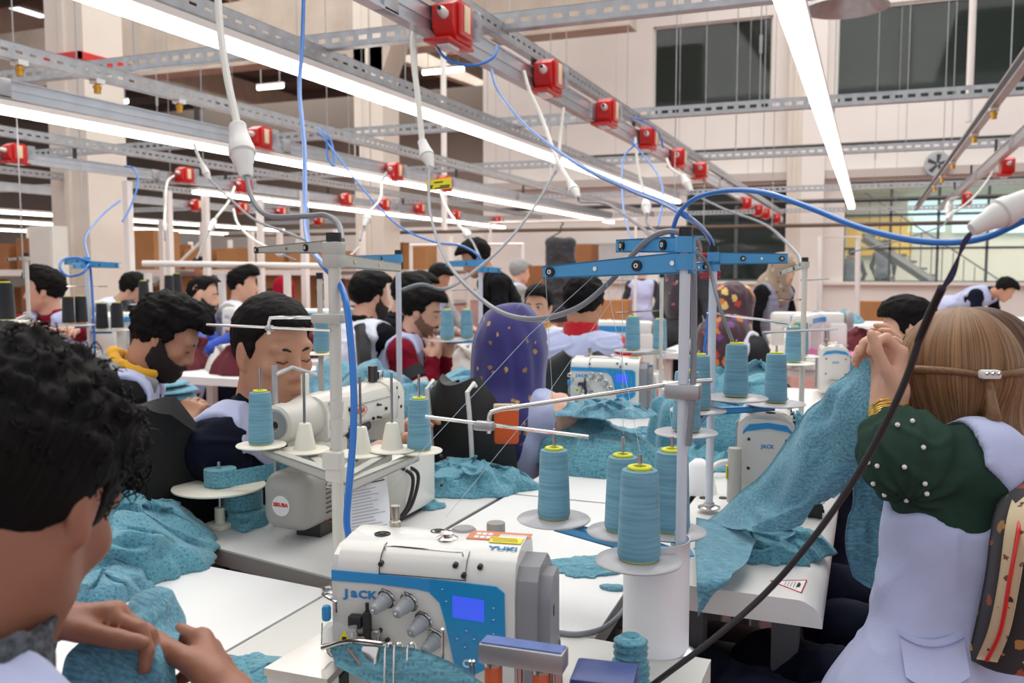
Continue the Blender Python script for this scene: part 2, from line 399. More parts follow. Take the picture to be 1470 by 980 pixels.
for i, (x0, y0, x1, y1) in enumerate(((1.05, 1, 1.13, 18), (-2.62, 1.2, -2.54, 18), (-6, 17.6, 5, 17.7))):
    o = MB().box(((x0+x1)/2, (y0+y1)/2, .0015), (x1-x0, y1-y0, .003)).build('trim_%d' % (i+1), M_line, smooth=False); struct(o)
YB = 18.8
def rect(px0, py0, px1, py1, Y, th, ymid=None):
    a = PY(px0, (py0+py1)/2, Y)[0]; b = PY(px1, (py0+py1)/2, Y)[0]; cx = (px0+px1)/2
    z1 = PY(cx, py0, Y)[2]; z0 = PY(cx, py1, Y)[2]
    return ((a+b)/2, Y+th/2, (z0+z1)/2), (b-a, th, z1-z0)
wb = MB()
XL = PY(700, 300, YB)[0]; XR = 6.5
zf = lambda y: PY(1200, y, YB)[2]
zW0, zW1 = zf(151), zf(12); zL0, zL1 = zf(404), zf(262)
x_a, x_b, x_c, x_d = [PY(px, 200, YB)[0] for px in (936, 1106, 1197, 1640)]
x_e, x_g = [PY(px, 330, YB)[0] for px in (985, 1130)]
x_h = PY(1212, 330, YB)[0]
def slab(x0, x1, z0, z1, Y=YB, th=.25): wb.box(((x0+x1)/2, Y+th/2, (z0+z1)/2), (x1-x0, th, z1-z0))
slab(XL, x_a, zL1, 8.6); slab(x_a, x_b, zW1, 8.6); slab(x_b, x_c, zL1, 8.6); slab(x_c, XR, zW1, 8.6)
slab(x_a, x_b, zL1, zW0); slab(x_c, XR, zL1, zW0)
slab(XL, x_e, 0, zL1); slab(x_e, x_g, 0, zL0); slab(x_g, x_h, 0, zL1); slab(x_h, XR, 0, zL0)
struct(wb.build('wall_back', M_wall, smooth=False))
# pilaster and ledge on it
o = MB().box(((x_b+x_c)/2+.15, YB-.18, 4.3), (.62, .36, 8.6)).build('trim_4', M_wall, smooth=False); struct(o)
o = MB().box(((XL+XR)/2, YB-.12, zL1+.14), (XR-XL, .25, .16)).build('trim_5', mat('ledge', lin(196, 186, 180), .7), smooth=False); struct(o)
o = MB().box(((XL+XR)/2, YB-.06, zL0-.03), (XR-XL, .14, .06)).build('trim_6', M_white, smooth=False); struct(o)
M_skirt = mat('skirting', lin(196, 150, 138), .6)
o = MB().box(((XL+XR)/2, YB-.02, .09), (XR-XL, .05, .18)).build('baseboard_back', M_skirt, smooth=False); struct(o)
M_pane = mat('window_glass', lin(60, 70, 66), .05, alpha=.38, spec=.6)
M_paneclear = mat('clear_window_glass', lin(190, 210, 210), .05, alpha=.13, spec=.6)
M_frame = mat('window_frame', lin(225, 222, 218), .5)
M_dframe = mat('dark_window_frame', lin(86, 96, 98), .5)
def window(name, x0, x1, z0, z1, cols, rows, fm, gm, fw=.07):
    f = MB()
    for i in range(cols+1): x = x0 + (x1-x0)*i/cols; f.box((x, YB+.12, (z0+z1)/2), (fw, .08, z1-z0))
    for j in range(rows+1): z = z0 + (z1-z0)*j/rows; f.box(((x0+x1)/2, YB+.12, z), (x1-x0, .08, fw))
    w = f.build(name, fm, smooth=False); struct(w)
    for i in range(cols):
        for j in range(rows):
            a = x0 + (x1-x0)*i/cols; b = x0 + (x1-x0)*(i+1)/cols; c = z0 + (z1-z0)*j/rows; d = z0 + (z1-z0)*(j+1)/rows
            MB().box(((a+b)/2, YB+.13, (c+d)/2), (b-a-fw*.8, .012, d-c-fw*.8)).build('pane', gm, w, smooth=False, world_pts=True)
    return w
window('window_1', x_a, x_b, zW0, zW1, 1, 1, M_frame, M_pane)
window('window_2', x_c, XR-.3, zW0, zW1, 2, 1, M_frame, M_pane, .09)
window('window_3', x_e, x_g, zL0, zL1, 2, 1, M_dframe, M_pane)
window('window_4', x_h, XR-.3, zL0, zL1, 8, 3, M_dframe, M_paneclear, .045)
# rooms behind the panes
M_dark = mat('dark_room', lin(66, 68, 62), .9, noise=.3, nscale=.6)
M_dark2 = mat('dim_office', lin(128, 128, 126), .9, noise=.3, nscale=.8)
def room(name, x0, x1, z0, z1, dep, m, back=True):
    y0 = YB+.26; y1 = y0+dep
    def one(nm, c, sz): struct(MB().box(c, sz).build(name+'_'+nm, m, smooth=False))
    one('back', ((x0+x1)/2, y1, (z0+z1)/2), (x1-x0, .1, z1-z0)); one('floor', ((x0+x1)/2, (y0+y1)/2, z0-.05), (x1-x0, dep, .1)); one('ceiling', ((x0+x1)/2, (y0+y1)/2, z1+.05), (x1-x0, dep, .1))
    one('left', (x0-.05, (y0+y1)/2, (z0+z1)/2), (.1, dep, z1-z0)); one('right', (x1+.05, (y0+y1)/2, (z0+z1)/2), (.1, dep, z1-z0))
room('wall_upper_room_left', x_a-.2, x_b+.2, zW0-.1, zW1+.2, 3, M_dark)
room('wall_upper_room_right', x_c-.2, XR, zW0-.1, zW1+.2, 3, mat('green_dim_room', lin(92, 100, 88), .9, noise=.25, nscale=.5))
room('wall_office', x_e-.2, x_g+.2, 0, zL1+.2, 4, M_dark2)
room('wall_stair_hall', x_h-.1, XR, 0, zL1+.25, 6, mat('bright_hall', lin(226, 222, 204), .9))
area_light('stair_hall_fill', ((x_h+XR)/2, YB+3, zL1+.1), (5, 4), 260)  # unseen lamp added to brighten the interior behind the glazing
# stair hall: yellow board, pale windows, stair flight
yb = YB + 6.0
o = MB().box((PY(1240, 335, yb)[0], yb, PY(1240, 340, yb)[2]), (2.3, .06, .95)).build('wall_yellow_panel', mat('yellow_panel', lin(240, 196, 84), .7), smooth=False); struct(o)
M_sky = mat('daylit_glass', lin(190, 226, 232), .3, emit=.75)
for i, px in enumerate((1330, 1395, 1455)):
    c = PY(px, 310, yb); o = MB().box((c[0], yb, c[2]), (.85, .06, .8)).build('window_%d' % (5+i), M_sky, smooth=False); struct(o)
M_stair = mat('stair_steel', lin(112, 108, 104), .6)
a = PY(1240, 340, YB+2.2); b = PY(1338, 405, YB+2.2); b = a+(b-a)*(a[2]-.12)/(a[2]-b[2])
st = MB(); st.tube([a, b], .11, 4)
for i in range(13):
    p = a + (b-a)*(i+.5)/13; st.box(p + V3((0, .5, .12)), (.28, 1.0, .05)); st.tube([p, p + V3((0, 0, .9))], .012, 5)
st.tube([a + V3((0, 0, .95)), b + V3((0, 0, .95))], .02, 5)
tag(st.build('staircase', M_stair), 'grey steel staircase descending behind the glazed back wall', 'staircase')
# far end of the hall on the left, side wall, roof
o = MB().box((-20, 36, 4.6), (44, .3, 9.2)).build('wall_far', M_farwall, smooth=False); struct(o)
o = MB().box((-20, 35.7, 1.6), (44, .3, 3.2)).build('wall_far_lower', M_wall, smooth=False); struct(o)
o = MB().box((XL, 27.4, 4.4), (.3, 17, 8.8)).build('wall_return', M_wall, smooth=False); struct(o)
o = MB().box((-38, 15, 4.6), (.3, 44, 9.2)).build('wall_left', M_farwall, smooth=False); struct(o)
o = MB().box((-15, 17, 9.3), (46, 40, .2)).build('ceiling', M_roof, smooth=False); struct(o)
k = 7
rb = MB()
for y in range(4, 36, 3): rb.box((-15, y, 9.02), (44, .16, .34))
o = rb.build('trim_%d' % k, mat('purlin', lin(104, 94, 88), .9), smooth=False); struct(o)
gb = MB()
for x in (-24, -13.5, -3.2): gb.prism([(2, 9.0), (34, 9.0), (34, 8.1), (18, 7.3), (2, 8.1)], -.16, .16, M=[[0, 0, 1], [1, 0, 0], [0, 1, 0]], o=(x, 0, 0))
o = gb.build('trim_8', M_beam, smooth=False); struct(o)
# the long beige girder over the side aisle, and two more behind it
za, zb = PY(330, 100, 15.5)[2], PY(330, 10, 15.5)[2]
o = MB().box((-14.2, 15.5, (za+zb)/2), (20.5, .5, zb-za)).build('trim_9', M_beam, smooth=False); struct(o)
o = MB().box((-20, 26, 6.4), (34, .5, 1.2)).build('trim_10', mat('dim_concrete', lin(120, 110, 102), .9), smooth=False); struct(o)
# columns
def column(name, px0, px1, d, yref=300):
    a, b = PD(px0, yref, d), PD(px1, yref, d); w = np.linalg.norm((b-a)[:2])*.92; c = (a+b)/2
    m = MB().box((c[0], c[1]+w/2, 4.5), (w, w, 9.0)); m.box((c[0], c[1]-.01, 4.5), (.06, .05, 9.0))
    struct(m.build(name, mat('column_paint', lin(226, 216, 204), .85, noise=.07, nscale=2, bump=.05), smooth=False)); return c, w
c1, w1 = column('column_1', 62, 140, 9.0)
z = PD(100, 88, 9.0)[2]
cb = MB(); [cb.box((c1[0]+dx*(w1/2+.02), c1[1]+w1/2+dy*(w1/2+.06), z), (.03 if dx else w1+.07, w1+.15 if dx else .03, .07)) for dx, dy in ((1, 0), (-1, 0), (0, 1), (0, -1))]
tag(cb.build('clamp_band', M_red, smooth=False), 'red clamp band round the thick left column', 'band')
c2, w2 = column('column_2', 505, 556, 15.5)
struct(MB().prism([(-w2/2, 0), (w2/2, 0), (w2*.9, .55), (-w2*.9, .55)], -w2/2, w2/2, M=[[1, 0, 0], [0, 0, 1], [0, 1, 0]], o=(c2[0], c2[1]+w2/2, PD(530, 108, 15.5)[2])).build('trim_11', M_beam, smooth=False))
o = column('column_3', 1128, 1150, 17.5)
# dim tubes hung under the far roof
for i, (px, py, L_) in enumerate(((388, 125, 1.2), (170, 147, 1.0), (636, 102, 1.5))):
    c = PY(px, py, 24 if i != 2 else 22)
    t = thing('batten_lamp', ['lit batten lamp high under the far roof, middle of three', 'lit batten lamp seen past the thick left column', 'lit batten lamp high under the roof beside the second column'][i], 'lamp', c, 0)
    MB().cyl((-L_/2*.8, 0, 0), (L_/2*.8, 0, 0), .06, n=8).build('tube', M_tube, t); MB().box((0, 0, .09), (L_*.84, .12, .06)).build('housing', M_white, t); [MB().cyl((e*L_*.3, 0, .1), (e*L_*.3, 0, 9.21-c[2]), .008, n=6).build('hanger_rod', M_galv, t) for e in (-1, 1)]
# skylight panes in the roof, top left
M_skyl = mat('skylight_glass', (.95, .97, 1), .5, emit=1.6)
for i, (px, py) in enumerate(((22, 22), (40, 45), (62, 40))):
    p = PZ(px, py, 9.15)
    o = MB().box((p[0], p[1], 9.17), (1.5, 1.0, .04)).build('window_%d' % (8+i), M_skyl, smooth=False); struct(o)

# ================================================================== overhead steelwork
def perforated(y0, y1, w=.042, d=.042, pitch=.05, slot=(.026, .013), t=.0025, rows=1):
    """slotted C channel running along +x from 0 to L: web at y=0 in the xz plane with real slots, two lips along +y"""
    L = y1-y0; n = max(1, int(L/pitch)); pitch = L/n; m = MB(); h = w/2
    for i in range(n):
        x0, x1 = i*pitch, (i+1)*pitch; a, b = (x0+x1)/2-slot[0]/2, (x0+x1)/2+slot[0]/2; c = slot[1]/2
        for yy, fl in ((0, 0), (t, 1)):
            vs = [(x0, yy, -h), (x1, yy, -h), (x1, yy, h), (x0, yy, h), (a, yy, -c), (b, yy, -c), (b, yy, c), (a, yy, c)]
            fs = [(0, 1, 5, 4), (1, 2, 6, 5), (2, 3, 7, 6), (3, 0, 4, 7)]
            m.add(vs, [q[::-1] for q in fs] if fl else fs)
        vs = [(a, 0, -c), (b, 0, -c), (b, 0, c), (a, 0, c), (a, t, -c), (b, t, -c), (b, t, c), (a, t, c)]
        m.add(vs, [(0, 1, 5, 4), (1, 2, 6, 5), (2, 3, 7, 6), (3, 0, 4, 7)])
    for s in (-1, 1): m.box((L/2, d/2, s*h), (L, d, t)); m.box((L/2, d, s*(h-.006)), (L, t, .012))
    return m, L
def place(m, o, xdir, ydir):
    xd = V3(xdir); yd = V3(ydir); zd = np.cross(xd, yd); M = np.stack([xd, yd, zd], 1)
    m.v = [tuple(M @ V3(q) + V3(o)) for q in m.v]; return m
def hanger(m, x, y, z0, z1): m.cyl((x, y, z0), (x, y, z1), .004, n=6)
Z_X = 2.42
cross = []
for i, (px, py) in enumerate(((298, 78), (735, 175), (1012, 224), (1100, 272), (1150, 302), (1180, 322))):
    Y = PZ(px, py, Z_X)[1]; cross.append(Y)
    ch, L = perforated(-13.5, 3.4, w=.075, d=.05, pitch=.075, slot=(.045, .022))
    place(ch, (-13.5, Y, Z_X), (1, 0, 0), (0, 1, 0))
    t = thing('cross_channel', ['slotted steel cross channel nearest the camera', 'second slotted cross channel from the camera', 'third slotted cross channel, just under the thin black pipe', 'fourth slotted cross channel from the camera', 'fifth slotted cross channel from the camera', 'farthest of the slotted cross channels'][i], 'channel', (-5, Y, Z_X), 0, 'slotted channels across the hall')
    ch.build('channel', M_galv, t, smooth=False, world_pts=True)
    for k in range(6):
        h = MB(); x = -11.5 + k*2.6 + .37*i; hanger(h, x, Y+.025, Z_X, 8.9); h.cyl((x, Y+.025, Z_X+.35), (x, Y+.025, Z_X+.47), .011, n=6)
        h.build('hanger_rod', M_galv, t, world_pts=True)
Z_L = 2.25
def X_of(px, py, z=Z_L): return PZ(px, py, z)[0]
def long_channel(X, y0, y1, z, label, nozzles=()):
    t = thing('slotted_channel', label, 'channel', (X, y0, z), 0, 'slotted channels along the hall')
    ch, L = perforated(y0, y1, w=.07, d=.04, pitch=.07, slot=(.035, .012)); place(ch, (X, y0, z), (0, 1, 0), (-1, 0, 0)); ch.build('channel', M_galv, t, smooth=False, world_pts=True)
    for yn in nozzles:
        n = MB(); n.lathe([(.0, -.035), (.016, -.035), (.016, -.012), (.02, -.012), (.02, 0), (.012, 0), (.012, .02)], (X-.02, yn, z-.06), n=10); nz = n.build('brass_valve', M_brass, t, world_pts=True)
        MB().box((X-.02, yn, z-.04), (.05, .05, .022)).build('valve_seat', M_wplas, nz, world_pts=True)
    return t
def busbar(X, y0, y1, z, label, h=.075):
    t = thing('power_busbar', label, 'busbar', (X, y0, z), 0, 'aluminium power busbars')
    m = MB(); m.box((X, (y0+y1)/2, z), (.03, y1-y0, h)); m.box((X, (y0+y1)/2, z+h/2), (.045, y1-y0, .008)); m.box((X, (y0+y1)/2, z-h/2), (.05, y1-y0, .010)); m.box((X+.018, (y0+y1)/2, z+.005), (.004, y1-y0, .02))
    m.build('rail', M_alu, t, smooth=False, world_pts=True)
    y = y0 + 1.15
    while y < y1 and y < y0+9:
        MB().box((X, y, z), (.05, .10, h+.012), bev=.004).build('joint_cover', M_galv, t, world_pts=True); y += 2.4
    for y in np.arange(y0+.6, min(y1, y0+10), 2.0):
        MB().box((X, y, z+h/2+.06), (.02, .03, .13)).build('hook', M_dsteel, t, smooth=False, world_pts=True)
    return t
def strip_light(X, y0, y1, z, label, w=.075, channel=True):
    t = thing('strip_light', label, 'light', (X, y0, z), 0, 'lit strip lights along the hall')
    n = max(1, round((y1-y0)/3.0)); s = (y1-y0)/n
    for i in range(n):
        a, b = y0+i*s+.01, y0+(i+1)*s-.01
        MB().box((X, (a+b)/2, z), (w, b-a, .035), bev=.008).build('lit_diffuser', M_tube, t, world_pts=True)
    MB().box((X, (y0+y1)/2, z+.032), (w+.02, y1-y0, .03)).build('housing', M_white, t, smooth=False, world_pts=True)
    if channel:
        ch, L = perforated(y0, y1, w=.075, d=.045, pitch=.09, slot=(.045, .012)); place(ch, (X+.03, y0, z+.10), (0, 1, 0), (-1, 0, 0)); ch.build('channel', M_galv, t, smooth=False, world_pts=True)
    return t
XA = X_of(636, 42)
busbar(XA, 1.6, 17.5, Z_L, 'aluminium power busbar nearest the camera carrying large red socket boxes', .10)
long_channel(XA+.02, 1.6, 17.5, Z_L+.13, 'slotted channel directly above the nearest busbar')
strip_light(X_of(243, 35), 1.8, 12.4, Z_L, 'long lit strip light left of the nearest busbar', .085)
strip_light(X_of(1130, 0), 1.9, 14.5, Z_L, 'lit strip light running over the right sewing row', .085)
Xr1 = X_of(1468, 100); long_channel(Xr1, 3.0, 15, Z_L, 'slotted channel with brass valves at upper right', [PX(q[0], q[1], Xr1)[1] for q in ((1433, 155), (1404, 194), (1372, 235), (1356, 256), (1345, 272))])
Xr2 = X_of(1470, 192); busbar(Xr2, 4.0, 15, Z_L, 'aluminium power busbar at the right edge', .08)
XC = X_of(0, 68); long_channel(XC, 1.9, 15, Z_L, 'slotted channel with brass valves above the left busbar', [PX(q[0], q[1], XC)[1] for q in ((33, 98), (262, 158), (148, 225))])
XCb = X_of(0, 126); busbar(XCb, 2.2, 15, Z_L, 'aluminium power busbar above the second strip light', .09)
strip_light(XCb+.02, 2.2, 15, Z_L-.115, 'lit strip light hung under the second busbar', .075, channel=False)
XD = X_of(0, 187); long_channel(XD, 3, 15, Z_L, 'slotted channel beside the thick left column')
XE = X_of(0, 222); busbar(XE, 3.4, 16, Z_L, 'third busbar from the camera, with small red socket boxes', .09)
strip_light(XE, 7.5, 16, Z_L-.12, 'lit strip light under the far half of the third busbar', .075, channel=False)
XF = X_of(0, 243); long_channel(XF, 4, 15, Z_L, 'slotted channel between third and fourth busbars')
XG = X_of(0, 267); busbar(XG, 4.6, 16, Z_L, 'fourth busbar from the camera at far left', .09)
for i, (px, py, y1) in enumerate(((0, 304, 15), (0, 318, 16), (0, 330, 17))):
    X = X_of(px, py, 2.1); strip_light(X, 6, y1, 2.1, ['far lit strip light over the left tables, upper of three', 'far lit strip light over the left tables, middle of three', 'far lit strip light over the left tables, lowest of three'][i], .09, channel=False)
# pipes across the hall
def pipe(label, px, py, Y, x0, x1, r, m):
    p = PY(px, py, Y); return tag(MB().cyl((x0, Y, p[2]), (x1, Y, p[2]), r, n=8).build('ceiling_pipe', m), label, 'pipe')
pipe('thin black pipe crossing the hall above the third channel', 1200, 208, 13, -4.6, 4.5, .025, mat('black_pipe', lin(52, 46, 44), .6))
pipe('dark pipe crossing low in front of the back windows', 900, 328, 14.5, -12, 5, .03, mat('brown_pipe', lin(92, 76, 62), .6))
pipe('grey pipe crossing below the ledge of the back wall', 1200, 288, 17.8, -7.5, 5, .04, M_dsteel)
# suspension wires
wires = []
ORD = ['first', 'second', 'third', 'fourth', 'fifth', 'sixth', 'seventh', 'eighth', 'ninth', 'tenth', 'eleventh', 'twelfth', 'thirteenth', 'fourteenth', 'fifteenth', 'sixteenth', 'seventeenth', 'eighteenth', 'nineteenth', 'last']
for px, d, y1 in sorted(((34, 5, 400), (118, 6, 300), (292, 7, 250), (428, 8, 140), (470, 7, 200), (533, 9, 300), (582, 5, 130), (597, 8, 190), (700, 9, 160), (790, 8, 260), (900, 9, 180), (968, 6.5, 300), (1056, 6.5, 220), (1095, 8, 250), (1108, 9, 330), (1354, 8, 220), (1366, 9, 210), (1450, 5, 110), (1010, 10, 330), (1300, 10, 220))):
    p = PD(px, y1, d); o = MB().cyl(p, (p[0], p[1], 8.9), .004, n=5).build('suspension_wire', M_galv); tag(o, 'thin steel suspension wire hanging from the roof, %s from the left' % ORD[len(wires)], 'wire', 'suspension wires'); wires.append(o)
p = PD(1390, 175, 9); tag(MB().cyl(p, (p[0], p[1], 8.9), .035, n=10).build('downpipe', M_white), 'white vertical pipe in front of the right upper window', 'pipe')
p = PD(638, 330, 11); tag(MB().cyl(p, (p[0], p[1], 9.15), .035, n=10).build('downpipe', M_white), 'white vertical pipe behind the left strip light', 'pipe')
# round roof lamp shade seen from below at the top, and wall fan outlet
p = PD(1215, 12, 6.0)
t = thing('highbay_lamp', 'grey metal high-bay lamp reflector at the top edge', 'lamp', p)
MB().lathe([(.0, .22), (.10, .22), (.26, .02), (.275, 0), (.265, 0), (.09, .2), (0, .2)], n=32).build('reflector', M_galv, t); MB().cyl((0, 0, .2), (0, 0, .5), .05, n=12).build('ballast', M_gplas, t)
p = PY(1345, 237, YB-.15); t = thing('wall_fan', 'round grey extractor outlet on the back wall', 'fan', p)
MB().lathe([(.0, 0), (.2, 0), (.2, .25), (.23, .25), (.23, .3), (0, .3)], (0, .1, 0), (0, -1, 0), 20).build('drum', M_galv, t)
for k in range(5): a = k*math.tau/5; MB().prism([(-.02, .02), (.02, .02), (.06, .18), (-.02, .18)], .28, .30, M=[[math.cos(a), -math.sin(a), 0], [0, 0, -1], [math.sin(a), math.cos(a), 0]], o=(0, .09, 0)).build('blade', M_dsteel, t, smooth=False)

# ------------------------------------------------------------------ red socket boxes on the busbars
M_label = mat('cream_label', lin(236, 214, 176), .6)
def make_socket():
    t = thing('socket_box', 'x', 'socket', (0, 0, 0), 0, 'red socket boxes on the busbars')
    b = MB(); b.prism([(-.075, -.03), (-.05, -.075), (.05, -.075), (.055, .055), (.03, .075), (-.03, .075), (-.075, .045)], 0, .085, M=[[0, 0, 1], [1, 0, 0], [0, 1, 0]])
    b.box((.02, 0, -.078), (.11, .16, .014), bev=.004); b.box((.092, -.01, 0), (.02, .075, .12), bev=.006)
    b.build('body', M_red, t, angle=30)
    MB().box((.104, -.012, .004), (.004, .036, .098), bev=.0015).build('cream_label', M_label, t)
    w = MB().box((.07, .072, .012), (.06, .05, .11), bev=.006).build('breaker_cover', M_clear, t); MB().box((.066, .066, .012), (.04, .034, .08), bev=.003).build('breaker', M_gplas, w); MB().box((.088, .07, .02), (.006, .012, .03)).build('toggle', M_black, w)
    p = MB(); p.lathe([(0, 0), (.019, 0), (.017, .03), (.013, .045), (.008, .055)], (.05, -.07, .01), (.25, -1, .05), 12); p.build('plug', M_wplas, t)
    MB().box((.03, -.02, -.092), (.05, .07, .012), bev=.004).build('clip', M_wplas, t)
    return t
sock0 = make_socket()
for c_ in [q for ch in sock0.children for q in [ch, *ch.children]]: c_.data.transform(Matrix.Diagonal((1, 1.4, 1, 1)))
first = [True]; SOCK = []
ordn = ['first', 'second', 'third', 'fourth', 'fifth', 'sixth', 'seventh', 'eighth', 'ninth', 'tenth']
def sockets(X, pts, where, dz=0.):
    for i, (px, py) in enumerate(pts):
        p = PX(px, py, X); lab = 'red socket box with white plug on %s, %s from the near end' % (where, ordn[i])
        if first[0]: sock0.location = p; sock0['label'] = lab; first[0] = False; o = sock0
        else: o = dup(sock0, p, 0, lab)
        SOCK.append(o)
sockets(XA+.027, ((638, 36), (777, 111), (863, 162), (923, 198), (967, 227), (1000, 245), (1068, 291), (1085, 301), (1096, 306), (1112, 313)), 'the nearest busbar')
sockets(XCb+.027, ((368, 198), (562, 246), (634, 263)), 'the second busbar')
sockets(XE+.027, ((18, 220), (262, 251), (347, 266), (494, 286), (549, 293), (600, 299), (652, 308), (713, 316)), 'the third busbar')
sockets(XG+.027, ((118, 277), (280, 294), (346, 298), (402, 304), (455, 316)), 'the fourth busbar')
sockets(Xr2+.027, ((1436, 239), (1381, 285)), 'the right-edge busbar')
# ================================================================== tables
M_top = mat('table_laminate', lin(222, 221, 219), .42, noise=.05, nscale=9)
M_topw = mat('white_table_laminate', lin(243, 243, 242), .4, noise=.03, nscale=6)
M_edge = mat('table_edge_band', lin(158, 156, 150), .5)
M_edgew = mat('cream_edge_band', lin(222, 216, 204), .5)
M_leg = mat('table_leg_paint', lin(128, 128, 130), .5, .2)
TZ = .76
RECTS = []; PELV = []          # footprints of tables, places of people
def table(label, poly, m=None, em=None, th=.035, legs=True, group=None, lip=0., z=TZ):
    """poly: plan outline in hall coordinates, anticlockwise"""
    P = [V3(q)[:2] for q in poly]; c = sum(P)/len(P); RECTS.append((min(q[0] for q in P), max(q[0] for q in P), min(q[1] for q in P), max(q[1] for q in P), z)); t = thing('work_table', label, 'table', (c[0], c[1], 0), 0, group)
    n = len(P); Q = [(q-c) for q in P]
    MB().prism([tuple(q) for q in Q], z-.004, z).build('laminate', m or M_top, t, smooth=False)
    MB().prism([tuple(q*.999) for q in Q], z-th, z-.0042).build('edge_band', em or M_edge, t, smooth=False)
    if legs:
        for q in Q:
            s = q*.82; MB().box((s[0], s[1], (z-th)/2), (.045, .045, z-th)).build('leg', M_leg, t, smooth=False)
        a = Q[0]*.82; b = Q[1]*.82; MB().tube([(a[0], a[1], .12), (b[0], b[1], .12)], .018, 4).build('stretcher', M_leg, t, smooth=False)
        a = Q[-1]*.82; b = Q[-2]*.82; MB().tube([(a[0], a[1], .12), (b[0], b[1], .12)], .018, 4).build('stretcher', M_leg, t, smooth=False)
    return t
P2 = lambda x, y: PZ(x, y, TZ)[:2]
table('light grey sewing table under the cream lockstitch machine', [P2(250, 770), P2(478, 829), (-.852, 1.338), (-.832, 2.16), (-1.36, 2.16)], M_top, M_edge)
table('bright white table in front of the man in the foreground', [(-1.62, .74), (-.872, .74), (-.862, 1.296), (-1.145, 1.318), (-1.62, 1.33)], M_topw, M_edge)
table('cream table carrying the big overlock machine and thread stand', [(-.866, .74), (-.20, .74), (-.197, 1.262), (-.856, 1.288)], mat('cream_laminate', lin(226, 224, 218), .42, noise=.05, nscale=9), M_edgew, .04)
table('white centre table with loose teal scraps', [(-.842, 1.345), (-.852, 1.296), (-.376, 1.278), (-.40, 2.035), (-.822, 2.035)], M_topw, M_edge)
table('white centre table under the mound of dotted teal cloth', [(-.822, 2.045), (-.40, 2.045), (-.40, 2.95), (-.822, 2.95)], M_topw, M_edge)
# right table: bullnosed cream top
def bullnose_table(label, x0, x1, y0, y1, z=TZ):
    RECTS.append((x0, x1, y0, y1, z)); t = thing('work_table', label, 'table', ((x0+x1)/2, (y0+y1)/2, 0)); w = (x1-x0)/2; L = (y1-y0)/2
    prof = [(-w, z-.045), (w, z-.045), (w, z-.034), (w-.004, z-.022), (w-.014, z-.010), (w-.03, z-.002), (w-.04, z), (-w, z)]
    MB().prism(prof, -L, L, M=[[1, 0, 0], [0, 0, -1], [0, 1, 0]]).build('table_top', mat('bullnose_top', lin(232, 230, 226), .4, noise=.05, nscale=8), t, angle=50)
    for sx in (-1, 1):
        for sy in (-1, 1): MB().box((sx*w*.55, sy*(L-.2), (z-.045)/2), (.05, .05, z-.045)).build('leg', M_leg, t, smooth=False)
    for sy in (-1, 1): MB().box((0, sy*(L-.2), .05), (w*1.6, .07, .06)).build('foot', M_leg, t, smooth=False)
    MB().box((0, 0, .14), (.05, 2*L-.4, .05)).build('stretcher', M_leg, t, smooth=False)
    MB().box((-.05, -L+.33, .45), (.2, .12, .22), bev=.03).build('clutch_motor', M_dsteel, t)
    return t
bullnose_table('cream bullnosed table in front of the long-haired woman', -.385, -.058, 1.552, 2.72)
bullnose_table('cream bullnosed table farther down the right row', -.41, -.058, 2.76, 4.4)
# warning label on it, and blue pencil marks
t = thing('warning_label', 'small red-bordered triangular label on corner of right table', 'label', (*P2(1135, 840), TZ))
a, b, c = [V3((*P2(*q), TZ+.0006)) for q in ((1106, 834), (1158, 833), (1150, 851))]
o = V3(t.location)
MB().add([a, b, c], [(0, 2, 1)]).build('paper', mat('paper_white', lin(246, 246, 244), .7), t, smooth=False, world_pts=True)
for i, (p, q) in enumerate(((a, b), (b, c), (c, a))): MB().tube([p, q], .0011, 4).build('red_border', M_red, t, world_pts=True)
for k in range(5):
    u = .45+k*.09; p = a+(b-a)*u; q = a+(c-a)*u; MB().tube([p+(q-p)*.2+V3((0, 0, .0003)), p+(q-p)*.8+V3((0, 0, .0003))], .0005, 4).build('print_line', M_dsteel, t, world_pts=True)
MB().tube([a+((b+c)/2-a)*.84+(b-c)*.12+V3((0, 0, .0004)), a+((b+c)/2-a)*.84-(b-c)*.12+V3((0, 0, .0004))], .003, 4).build('stamp', M_dsteel, t, world_pts=True)

# ================================================================== big overlock machine (local: front toward -y, needle at left, base z=0)
M_enam = mat('white_enamel', lin(232, 230, 224), .28, noise=.04, nscale=10, coat=.25)
M_cream = mat('cream_enamel', lin(226, 222, 212), .3, noise=.05, nscale=8, coat=.2)
M_panel = mat('blue_panel', lin(28, 146, 204), .3, coat=.3)
M_stripe = mat('blue_stripe', lin(52, 150, 214), .35)
M_screen = mat('backlit_screen', lin(64, 92, 232), .3, emit=.45)
M_prtw = mat('white_print', lin(225, 240, 250), .5)
M_prtb = mat('blue_print', lin(48, 140, 205), .5)
M_prtr = mat('red_print', lin(205, 50, 40), .5)
M_prtk = mat('black_print', lin(40, 40, 44), .6)
M_yel = mat('yellow_sticker', lin(250, 232, 40), .5)
M_ora = mat('orange_sticker', lin(222, 128, 84), .55)
M_cover = mat('grey_end_cover', lin(142, 143, 148), .4, noise=.06, nscale=9)
M_chrome = mat('chrome', lin(215, 212, 208), .12, 1.)
M_satin = mat('satin_plate', lin(196, 192, 188), .22, 1., noise=.12, nscale=14)
FR = [[1, 0, 0], [0, 0, -1], [0, 1, 0]]          # front decals: local x, z-up, out of the front
def dec(poly, m, name, par, y0=-.0005, y1=-.0022):
    return MB().prism(poly, -y0, -y1, M=FR).build(name, m, par, smooth=False)
